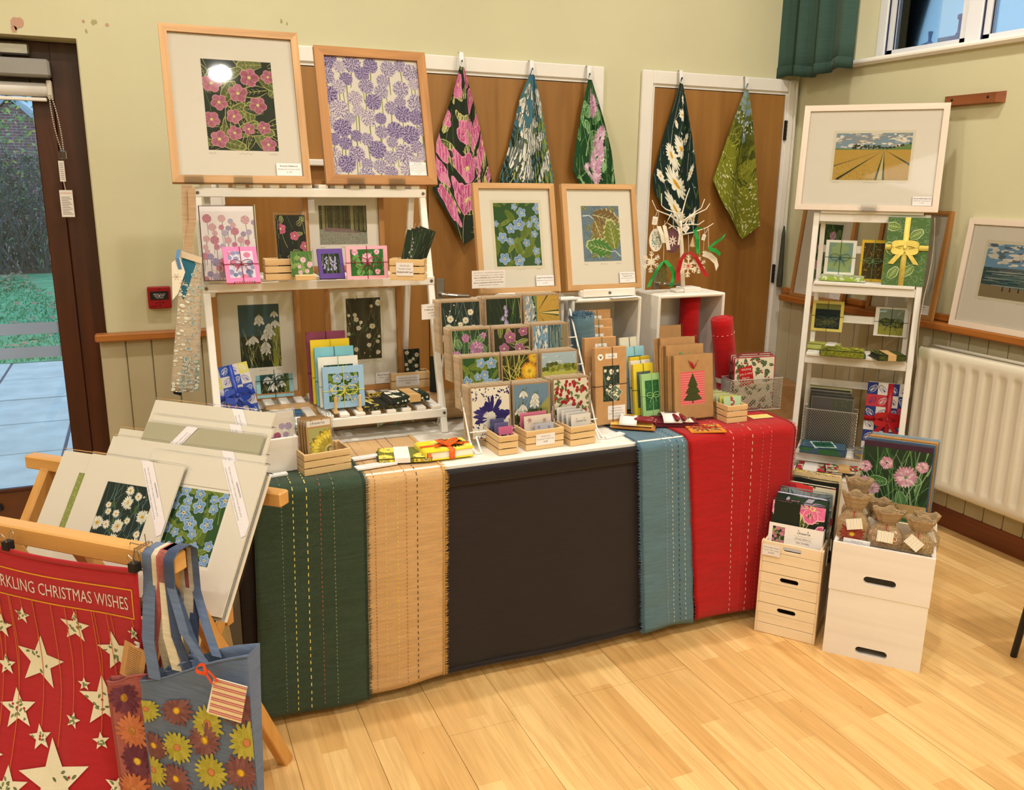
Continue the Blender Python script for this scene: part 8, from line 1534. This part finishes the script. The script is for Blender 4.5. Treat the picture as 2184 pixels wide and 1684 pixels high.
bag('ochre burlap bag stamped with speckled yellow, at the crate right front', .252, .058, .3593, .095, .158, lambda a: (a.rect(0, 0, a.w, a.h, (186, 150, 96)), [a.ell(a.w * a.r.random(), a.h * a.r.random(), .0016, .0012, a.r.choice(((214, 186, 80), (150, 110, 70), (226, 210, 160))), 0, 5) for k in range(500)]), 33, tago=.65)
bag('blue grey burlap bag half hidden behind the red one', .118, .135, .3593, .085, .175, lambda a: (a.rect(0, 0, a.w, a.h, (90, 120, 124))), 34, tago=.5)
bag('plain burlap bag behind the ochre one', .272, .135, .3593, .085, .150, lambda a: (a.rect(0, 0, a.w, a.h, (160, 136, 104))), 35, tago=-.4)
bag('tall plain burlap bag behind the red daisy one', .052, .140, .3593, .092, .235, lambda a: (a.rect(0, 0, a.w, a.h, (164, 140, 106))), 36, tago=-.6)
sl_ = thing('price_slip', 'white price slip standing at the crate front left edge', 'price slip', CP(.070, .020, .395), CYW, None, .6); bx('slip', M_card, -.042, .042, 0, .006, 0, .026, sl_); a = Art(.084, .026, None, 1); sign(a, 0, 0, .084, .026, ['Burlap gift bag', '£5.00']); a.build('slip_print', sl_)
bx('inner_tray', M_cwash, -cw / 2 + .0145, cw / 2 - .0145, .0145, .165, .112, .120, wk)
bx('acrylic_rail', M_acr, -.145, .145, .016, .019, .150, .178, wk)
# chair edge at the frame's right
chp = at(2184, 1225, 2, .45); ch = thing('padded_chair', 'dark grey padded chair at the far right edge', 'chair', (chp.x + .42, chp.y - .12, 0), rad(-20)); M_pad = cloth('chair_grey', (58, 62, 74), .8, 900, .2, .1)
# ---------------------------------------------------------------- chair, print browser rack and hanging textiles in the foreground
for z0, z1, y0, y1, nm in ((.43, .49, -.22, .22, 'seat'), (.62, .92, .19, .225, 'backrest')): bx(nm, M_pad, -.225, .225, y0, y1, z0, z1, ch, .018)
for x in (-.21, .21):
    MB().tube([(x, -.21, 0), (x, -.20, .425)], .011, 8).build('leg', M_black, ch); MB().tube([(x, .26, 0), (x, .20, .43), (x, .215, .70)], .011, 8).build('leg', M_black, ch)
bx('seat_piping', paint('pale_piping', (206, 204, 206), .7), -.226, .226, -.224, -.20, .486, .494, ch, .003)
M_rackX = wood('rack_wood', (196, 142, 76), (220, 168, 98), 'X', .8, .42, .03, .25, .7); M_rackZ = wood('rack_wood_leg', (190, 136, 70), (216, 162, 92), 'Z', .8, .42, .03, .25, .7)
KA = math.atan2(-.678, .735); KE = V((math.cos(KA), math.sin(KA), 0)); KD = V((-math.sin(KA), math.cos(KA), 0)); KF = V((.262, -1.846, 0))
def KP(px, py, yl): q_ = hit(px, py, KF + KD * yl, KD) - KF; return V((q_.dot(KE), yl, q_.z))
rk = thing('print_rack', 'folding beech print browser rack standing in front of the table', 'print rack', KF, KA)
XL = -.80
for x in (-.018, -.26, -.50, XL + .03):
    MB().bar((x, .004, 0), (x, -.375, .765), .030, .036, (0, 1, 0), .003).build('leg' if x in (-.018, XL + .03) else 'support_slat', M_rackZ, rk)
for x in (-.052, -.30, -.54, XL + .07):
    MB().bar((x, -.550, 0), (x, -.014, .775), .030, .036, (0, 1, 0), .003).build('leg' if x in (-.052, XL + .07) else 'support_slat', M_rackZ, rk)
bx('front_rail', M_rackX, XL, .030, -.405, -.365, .752, .796, rk, .004); bx('back_rail', M_rackX, XL, .040, -.034, .004, .768, .806, rk, .004)
for yl, z in ((-.045, .10), (-.47, .12)): bx('foot_rail', M_rackX, XL + .05, -.07, yl - .014, yl + .014, z - .016, z + .016, rk, .003)
st_ = bx('stop_block', M_rackZ, -.046, -.032, -.175, -.150, .50, .585, rk, .003); MB().tube([(-.034, -.22, .50), (-.030, -.215, .46), (-.034, -.19, .43)], .004, 6).build('safety_cord', paint('green_cord', (126, 140, 104), .8, .3, 200), rk)
KT = math.atan2(.536, .775 + .0); KU = KD * math.sin(KT) + V((0, 0, math.cos(KT))); KN = KE.cross(KU)               # KN points to the viewer
KG = KF + KD * (-.014) + V((0, 0, .775)) + KN * .024
def mounted(label, tl, tr, off, fn=None, pr=None, mcol=(238, 230, 216), band=None, seed=1, h=None, th=.005, deckle=0.0):
    """A window-mounted print in clear film, resting in the rack's V."""
    P_ = KG + KN * off; A, B = hit(*tl, P_, KN), hit(*tr, P_, KN); w = (B - A).dot(KE); topm = (A + B) / 2
    ty, tz = (topm - KF).dot(KD), topm.z; s_, c_ = math.sin(KT), math.cos(KT); k = .379 / .765                        # rest on the front legs' line y = -k z
    s = (ty + k * tz - .030) / (s_ + k * c_) if h is None else h; bot = topm - KU * s
    t = thing('mounted_print', label, 'mounted print', bot, KA, None, KT); mm_ = paint('mount_%d_%d_%d' % tuple(mcol), mcol, .8, .01)
    if pr:
        u0, v0, u1, v1 = pr; x0, x1, z0, z1 = -w / 2 + u0 * w, -w / 2 + u1 * w, v0 * s, v1 * s
        for nm, a_ in (('mount_side', (-w / 2, x0, 0, s)), ('mount_side', (x1, w / 2, 0, s)), ('mount_bar', (x0, x1, 0, z0)), ('mount_bar', (x0, x1, z1, s))): bx(nm, mm_, a_[0], a_[1], 0, .0022, a_[2], a_[3], t)
        bx('backing', M_mount, -w / 2, w / 2, .0023, th, 0, s, t); dk = deckle; a = Art(x1 - x0 - 2 * dk, z1 - z0 - 2 * dk, None, seed); fn(a); a.build('print', t, loc=((x0 + x1) / 2, .0022, z0 + dk))
    else: bx('mount', mm_, -w / 2, w / 2, 0, th, 0, s, t)
    bx('sleeve', M_cello, -w / 2 - .003, w / 2 + .005, -.0012, th + .0015, -.002, s + .006, t)
    if band:
        sg, lines = band; L_ = .21 if w > .26 else .18; bw_ = .030; ang = -sg * .98; cx, cz = (w / 2 - .066 if sg > 0 else -w / 2 + .10), s - .074; a = Art(w, s, None, 2); ca, sa = math.cos(ang), math.sin(ang)
        a.poly([(w / 2 + cx + u * L_ / 2 * 1.15 * ca - v * bw_ / 2 * sa, cz + u * L_ / 2 * 1.15 * sa + v * bw_ / 2 * ca) for u, v in ((-1, -1), (1, -1), (1, 1), (-1, 1))], (226, 220, 226))
        for k_, (tx, q_) in enumerate(lines): o_ = (.5 - (k_ + .75) / 3.1) * bw_; sz = .0058; a.text(tx, w / 2 + cx - o_ * sa * 1.0, cz + o_ * ca - .001, sz, (66, 58, 96), 'C', ang, min(1.1, L_ * .84 / (text_tris(tx)[2] * sz)), .03 if q_ else 0)
        a.build('paper_band', t, base=.0016)
    return t
BL_ = (('HANDPRINTED', 1), ('Each piece of paper in this original limited edition print', 0), ('reduction linoprint has been carefully handprinted 8 times', 0))
mounted('blank backed mounted print at the very back of the rack', (332, 853), (587, 880), .000, band=(1, BL_))
mounted('mounted print second from the back of the rack', (329, 884), (582, 915), .010, mcol=(240, 233, 220), band=(1, BL_))
mounted('grey olive mounted print with a slanting paper band in the rack', (315, 897), (562, 931), .020, mcol=(188, 182, 156), band=(-1, BL_))
mounted('ivory mounted print showing its left corner behind the olive one', (256, 915), (548, 948), .012, mcol=(236, 228, 212))
mounted('wide ivory mounted print in the middle of the rack', (240, 934), (570, 968), .034, mcol=(238, 230, 216), band=(1, BL_))
mounted('thick ivory mounted print behind the forget-me-not print', (340, 985), (576, 1008), .046, mcol=(240, 234, 222), th=.010)
mounted('forget-me-not mounted print with a paper band, front right of the rack', (327, 963), (571, 990), .060, lambda a: m_forget(a, 22, .125), (.30, .265, .79, .80), band=(1, BL_), seed=6, deckle=.008)
mounted('leftmost mounted print showing a strip of pale green field', (137, 963), (330, 984), .066, lambda a: (a.rect(0, 0, a.w, a.h, (150, 160, 84)), [a.ell(a.w * a.r.random(), a.h * a.r.random(), .002, .002, (190, 196, 130), 0, 5) for k in range(200)]), (.25, .3, .75, .84), seed=7)
mounted('daisy mounted print with a paper band, front left of the rack', (196, 971), (395, 990), .074, lambda a: m_daisies(a, 15, (28, 46, 42), .12, ((110, 150, 170), (92, 120, 104), (140, 170, 150))), (.27, .27, .80, .80), band=(1, BL_), seed=8)
# red tea towel clipped to the front rail
yl = -.432; c4 = [KP(0, 1168, yl), KP(292, 1222, yl), KP(262, 1684, yl)]
tw_ = thing('tea_towel', 'red Christmas tea towel with appliqued holly stars clipped to the rack rail', 'tea towel', KF, KA); RX1 = c4[1].x + .004; RX0 = KP(12, 1684, yl).x + .030; RZ1 = c4[1].z + .012; RZ0 = .11; TWW, TWH = RX1 - RX0, RZ1 - RZ0
def rts(x, z, hh=0.0): u, v = x / TWW, z / TWH; sagz = -.016 * math.sin(PI * u) * v ** 3; return (RX0 + x - .012 * (1 - v) * (u - .5), yl - hh - .012 * math.sin(u * 5.2 + 1.2) * (.35 + .65 * (1 - v)) - .006 * math.sin(u * 11 + v * 3) * (1 - v) - .004 * math.sin(v * 9) - .095 * (1 - v) ** 3 * min(1, max(0, .92 - u) * 2.6), RZ0 + z + sagz)
M_rt = cloth('towel_red', (172, 34, 44), .85, 1000, .15, .06); m = MB(); m.sheet(lambda u, v: rts(u * TWW, v * TWH), 30, 30, .0016); m.build('cloth', M_rt, tw_, smooth=True)
a = Art(TWW, TWH, None, 3); bz0, bz1 = TWH - .118, TWH - .050
def tline(pts, w, c):
    q_ = []
    for (x0, y0), (x1, y1) in zip(pts[:-1], pts[1:]): n_ = max(1, int(math.hypot(x1 - x0, y1 - y0) / .012)); q_ += [(x0 + (x1 - x0) * k / n_, y0 + (y1 - y0) * k / n_) for k in range(n_)]
    a.line(q_ + [pts[-1]], w, w, c)
tline([(.008, bz0), (TWW - .018, bz0), (TWW - .018, bz1), (.008, bz1), (.008, bz0)], .0032, (224, 160, 44))
tx = 'SPARKLING CHRISTMAS WISHES'; sz = .044; a.text(tx, TWW / 2 - .006, bz0 + .019, sz, (222, 206, 206), 'C', 0, (TWW - .052) / (text_tris(tx)[2] * sz))
def star(x, z, R, rot=0.0):
    pts = [(x + (R if k % 2 == 0 else R * .42) * math.cos(PI / 2 + k * PI / 5 + rot), z + (R if k % 2 == 0 else R * .42) * math.sin(PI / 2 + k * PI / 5 + rot)) for k in range(10)]
    a.lay += 1
    for k in range(5): i_ = (k * 2 - 1) % 10; a.P.append(([pts[i_], pts[k * 2], pts[k * 2 + 1], (x, z)], rgb(228, 224, 204), a.lay))
    b_ = a.r
    def inside(px, pz): dx, dz = px - x, pz - z; an = (math.atan2(dz, dx) - PI / 2 - rot) % (2 * PI / 5); an = min(an, 2 * PI / 5 - an); lim = R * (1 - .78 * an / (PI / 5) * (1 - .20 * an)) if an < PI / 5 else R * .42; return math.hypot(dx, dz) < lim * .9
    for k in range(int(26 + 900 * R)):
        px, pz = x + b_.uniform(-R, R), z + b_.uniform(-R, R)
        if not inside(px, pz): continue
        t_ = b_.uniform(0, 6.3); L_ = .008 + .06 * R
        if inside(px + L_ * math.cos(t_), pz + L_ * math.sin(t_)):
            if k % 7 == 0: a.ell(px, pz, .0035, .0035, (170, 40, 50), 0, 6)
            else: a.leaf(px, pz, t_, L_, L_ * .5, jit((72, 96, 62), b_, 16), (196, 196, 140))
stars = [((82, 1410), 44), ((152, 1335), 26), ((44, 1308), 14), ((238, 1395), 34), ((215, 1500), 42), ((174, 1460), 11), ((52, 1500), 32), ((104, 1558), 20), ((70, 1640), 34), ((33, 1577), 13), ((162, 1530), 13), ((220, 1577), 14), ((18, 1412), 17), ((150, 1640), 62), ((4, 1330), 20), ((282, 1352), 11), ((262, 1672), 22)]
px2m = (KP(200, 1400, yl).x - KP(100, 1400, yl).x) / 100
for (px, py), r_ in stars:
    q_ = KP(px, py, yl - .01); sx, sz_ = q_.x - RX0, q_.z - RZ0; tline([(sx, sz_ + r_ * px2m * .9), (sx + .004, (sz_ + bz0) / 2), (sx, bz0)], .0018, (206, 110, 50)); star(sx, sz_, r_ * px2m * 1.12, a.r.uniform(-.25, .25))
a.build('applique_print', tw_, m=M_text, fn=lambda x, y, hh: rts(x, y, .0012 + hh * 1.5)); m = MB(); m.sheet(lambda u, v: rts(u * TWW, TWH * (1 - .018 * v), .0014), 30, 2, .001); m.build('hem', M_rt, tw_, smooth=True)
for k, px in enumerate((284, 14)):
    q_ = KP(px, 1212 if k == 0 else 1165, yl - .006); t = thing('binder_clip', ('black binder clip gripping the red towel corner by the tote straps', 'black binder clip gripping the red towel at the frame edge')[k], 'clip', KF + KE * q_.x + KD * (yl - .001) + V((0, 0, q_.z - .010)), KA); m = MB(); m.prism([(-.009, .002), (.009, .002), (.009, .022), (-.009, .022)], -.010, .008); m.build('clip_body', M_black, t)
    m = MB(); [m.tube([(-.006, y_, .020), (-.007, y_ * 1.5, .036), (0, y_ * 1.8, .044), (.007, y_ * 1.5, .036), (.006, y_, .020)], .0009, 5) for y_ in (-.008, .007)]; m.build('clip_handle', M_steel, t)
tn = thing('twine', 'brown twine wound around the rack rail beside the tote straps', 'twine', KF + KE * KP(295, 1180, -.405).x + V((0, 0, 0)) + KD * -.385, KA); m = MB()
for x_, sl in ((-.020, .012), (.006, -.006), (.018, .006)): m.tube([(x_, -.0215, .750), (x_ + sl, -.0215, .798), (x_ + sl, .0215, .798), (x_, .0215, .750), (x_, -.0215, .7495)], .0014, 5)
m.tube([(-.030, -.01, .800), (-.015, -.024, .812), (.0, -.01, .802), (.014, -.024, .813), (.026, -.012, .803)], .0014, 5); m.tube([(.014, -.01, .802), (.016, -.014, .832)], .0012, 5); m.build('twine_loops', paint('twine_brown', (140, 116, 90), .9, .2, 300), tn)
# tote bags
def tote(label, c4, yl, d, m_, fn, seed, hem=.16, prW=None):
    P_ = [KP(*q, yl) for q in c4]; x0 = (P_[0].x + P_[2].x) / 2; x1 = (P_[1].x + P_[3].x) / 2; zt = (P_[0].z + P_[1].z) / 2; zb = min(P_[2].z, P_[3].z); w = x1 - x0; h = zt - zb; tz = (P_[1].z - P_[0].z)
    t = thing('tote_bag', label, 'tote bag', KF + KE * x0 + KD * yl + V((0, 0, zb)), KA)
    def S(u, v, hh=0.0): return (w * u, -hh - .012 * math.sin(PI * u) - .006 * math.sin(u * 7 + v * 2) * v, h * v + tz * (u - .5) * v ** 2 + .008 * math.sin(u * 5.5 + 3.6) * v ** 6)
    m = MB(); m.sheet(lambda u, v: S(u, v), 24, 24, .0014); m.build('front_panel', m_, t, smooth=True); m = MB(); m.sheet(lambda u, v: tuple(V(S(u, v)) + V((0, d * (.4 + .6 * v) + .020 * math.sin(PI * u), .004 * v))), 24, 24, -.0014); m.build('back_panel', m_, t, smooth=True)
    [MB().sheet(lambda u, v: tuple(V(S(uu, v)) + V((0, d * (.4 + .6 * v) * u, .004 * v * u))), 3, 16).build('side_seam', m_, t, smooth=True) for uu in (0, 1)]
    m = MB(); m.sheet(lambda u, v: S(u, 1 - .012 * v, .0012), 24, 1, .0012); m.build('hem', m_, t, smooth=True)
    a = Art(w, h * (1 - hem), None, seed); fn(a); a.build('printed_flowers', t, m=M_text, fn=lambda x, y, hh: S(x / w, y / h, .0026 + hh)); return t, w, h, S, x0, zb
M_denim = cloth('denim_blue', (96, 112, 142), .9, 1100, .25, .14); M_rose = cloth('rose_linen', (168, 90, 88), .9, 1000, .25, .12); M_creams = cloth('cream_strap', (206, 194, 170), .9, 1000, .2); M_navy = cloth('navy_strap', (62, 74, 104), .9, 1000, .2, .12)
t2, w2, h2, S2, x02, zb2 = tote('rose linen tote bag with purple flowers hanging behind the blue one', ((240, 1446), (330, 1440), (252, 1684), (330, 1684)), -.452, .012, M_rose, lambda a: m_dahlia(a, 6, (156, 82, 80), (104, 52, 74), (196, 120, 84), a.w * .42, (230, 196, 80), [(.42, .90, 0), (.55, .62, 1), (.60, .36, 0), (.45, .10, 1)]), 3, .06)
t1, w1_, h1_, S1, x01, zb1 = tote('blue denim tote bag stamped with yellow and brown flowers on the rack end', ((315, 1447), (541, 1399), (315, 1690), (541, 1690)), -.470, .040, M_denim, lambda a: m_dahlia(a, 18, (98, 112, 142), (126, 82, 84), (176, 170, 72), a.w * .155, (226, 186, 52), [(.34, .90, 0), (.04, .90, 1), (.90, .95, 0), (.62, .80, 1), (.58, .66, 0), (.95, .68, 1), (.32, .56, 1), (.08, .52, 0), (.62, .40, 1), (.88, .44, 0), (.28, .26, 0), (.04, .26, 1), (.88, .16, 1), (.58, .10, 0), (.30, -.02, 1)]), 5, .20)
rail_t = .798
def strap(t, m_, x_top, px_f, px_b, w=.026, off=0.0, yl=-.470, name='strap', wob=0.0):
    o_ = t.location; inv = t.matrix_basis.inverted() if False else None
    def L(p_): q_ = KF + KE * p_.x + KD * p_.y + V((0, 0, p_.z)) - o_; return V((q_.dot(KE), q_.dot(KD), q_.z))
    f_ = KP(*px_f, yl - .010); b_ = KP(*px_b, yl + .03); r_ = .003 + off
    pts = [f_, f_.lerp(V((x_top, -.408 - r_, rail_t - .10)), .5) + V((wob, -.012, 0)), V((x_top, -.412 - r_, rail_t - .06)), V((x_top, -.410 - r_, rail_t - .004)), V((x_top, -.402, rail_t + r_ + .001)), V((x_top, -.368, rail_t + r_ + .001)), V((x_top + .002, -.358 + r_, rail_t - .006)), V((x_top + .006, -.362 + r_, rail_t - .10)), b_.lerp(V((x_top, -.38, rail_t - .10)), .4) + V((wob, .01, 0)), b_]
    m = MB(); pp = [L(p_) for p_ in pts]; q = []
    for k in range(len(pp) - 1): q += [pp[k].lerp(pp[k + 1], j / 3) for j in range(3)]
    q.append(pp[-1]); ribbon(m, q, w, (1, 0, 0)); ribbon(m, [p_ + V((0, .0016, -.0004)) for p_ in q], w, (1, 0, 0)); m.build(name, m_, t, smooth=True)
xs = [KP(px, 1190, -.41).x for px in (318, 336, 352, 366)]
strap(t1, M_denim, xs[0], (330, 1448), (430, 1420), .032, .000, wob=-.004); strap(t1, M_denim, xs[3], (436, 1412), (462, 1400), .024, .006)
strap(t2, M_creams, xs[1], (362, 1440), (352, 1430), .024, .002, -.430); strap(t2, M_rose, xs[1] + .012, (326, 1440), (340, 1430), .020, .004, -.430)
t3, w3, h3, S3, x03, zb3 = tote('plain denim tote bag folded inside behind the printed blue one', ((360, 1424), (420, 1410), (362, 1560), (420, 1560)), -.452, .012, M_denim, lambda a: None, 7, .1)
strap(t3, M_creams, xs[2], (378, 1430), (402, 1418), .026, .004, -.456); strap(t3, M_navy, xs[2] + .016, (400, 1424), (414, 1414), .024, .007, -.456)
# labels on the bags
q_ = KP(443, 1420, -.500); oo = thing('swing_tag', 'pink striped paper tag tied with orange spotted ribbon on the blue tote', 'tag', KF + KE * KP(490, 1450, -.5).x + KD * -.502 + V((0, 0, KP(490, 1450, -.5).z)), KA); W_t = KP(536, 1450, -.5).x - KP(466, 1446, -.5).x
m = MB(); sh = -.020; m.prism([(-W_t / 2 + .004, 0), (W_t / 2 + .004, -.003), (W_t / 2 + sh * .9 - .002, -.088), (-W_t / 2 + sh - .002, -.084)], -.001, 0); m.build('tag_card', M_card, oo); a = Art(W_t, .084, (232, 218, 178), 2)
for k in range(6):
    for j, (c, t_) in enumerate((((196, 108, 120), .0022), ((222, 150, 150), .0012), ((180, 92, 108), .0028), ((226, 170, 160), .0012))): a.rect(0, .004 + .0148 * k + .0023 * j, a.w, t_, c)
a.build('tag_stripes', oo, fn=lambda x, y, hh: (-W_t / 2 + x + .004 + sh * (1 - y / .084) * 1.04, -.001 - hh, -.086 + y * 1.0 - .003 * x / W_t))
M_ors = paint('ribbon_coral', (232, 86, 44), .5, .1, 30); m = MB(); P1_ = KP(440, 1420, -.5); o_ = KP(490, 1450, -.5); dx, dz = P1_.x - o_.x, P1_.z - o_.z
ribbon(m, [(dx, -.006, dz), (dx + .012, -.012, dz - .010), (dx + .020, -.008, dz - .030), (-W_t / 2 + .012, -.003, -.006)], .006, (1, 0, .4)); ribbon(m, [(dx, -.006, dz), (dx + .018, -.014, dz + .002), (dx + .032, -.010, dz - .016), (-W_t / 2 + .014, -.003, -.006)], .006, (.4, 0, 1))
for sg in (-1, 1): m.sheet(lambda u, v: (dx + sg * .012 * math.sin(PI * u) + (v - .5) * .004, -.008 - .006 * math.sin(PI * u), dz + .010 * math.cos(PI * u) + (v - .5) * .008), 6, 1)
m.build('ribbon', M_ors, oo)
P1_ = KP(292, 1376, -.452); kt = thing('swing_tag', 'kraft care tag covered in small print beside the red towel', 'tag', KF + KE * P1_.x + KD * -.454 + V((0, 0, P1_.z)), KA, None, 0, .28); bx('tag_card', M_kraft, -.030, .030, -.001, 0, -.088, 0, kt); a = Art(.060, .088, None, 3)
for k in range(15): a.text('handmade textiles please wash', .030, .008 + .0050 * k, .0038, (96, 70, 46), 'C', 0, .72)
a.build('tag_print', kt, loc=(0, -.001, -.088))
m = MB()
for k in range(6): m.tube([(.004 * math.sin(k), -.002, .002 * k), (.010, -.004, .002 * k + .004)], .0016, 5)
m.build('stripe_cord', paint('striped_cord', (200, 190, 184), .7, .4, 200), kt)
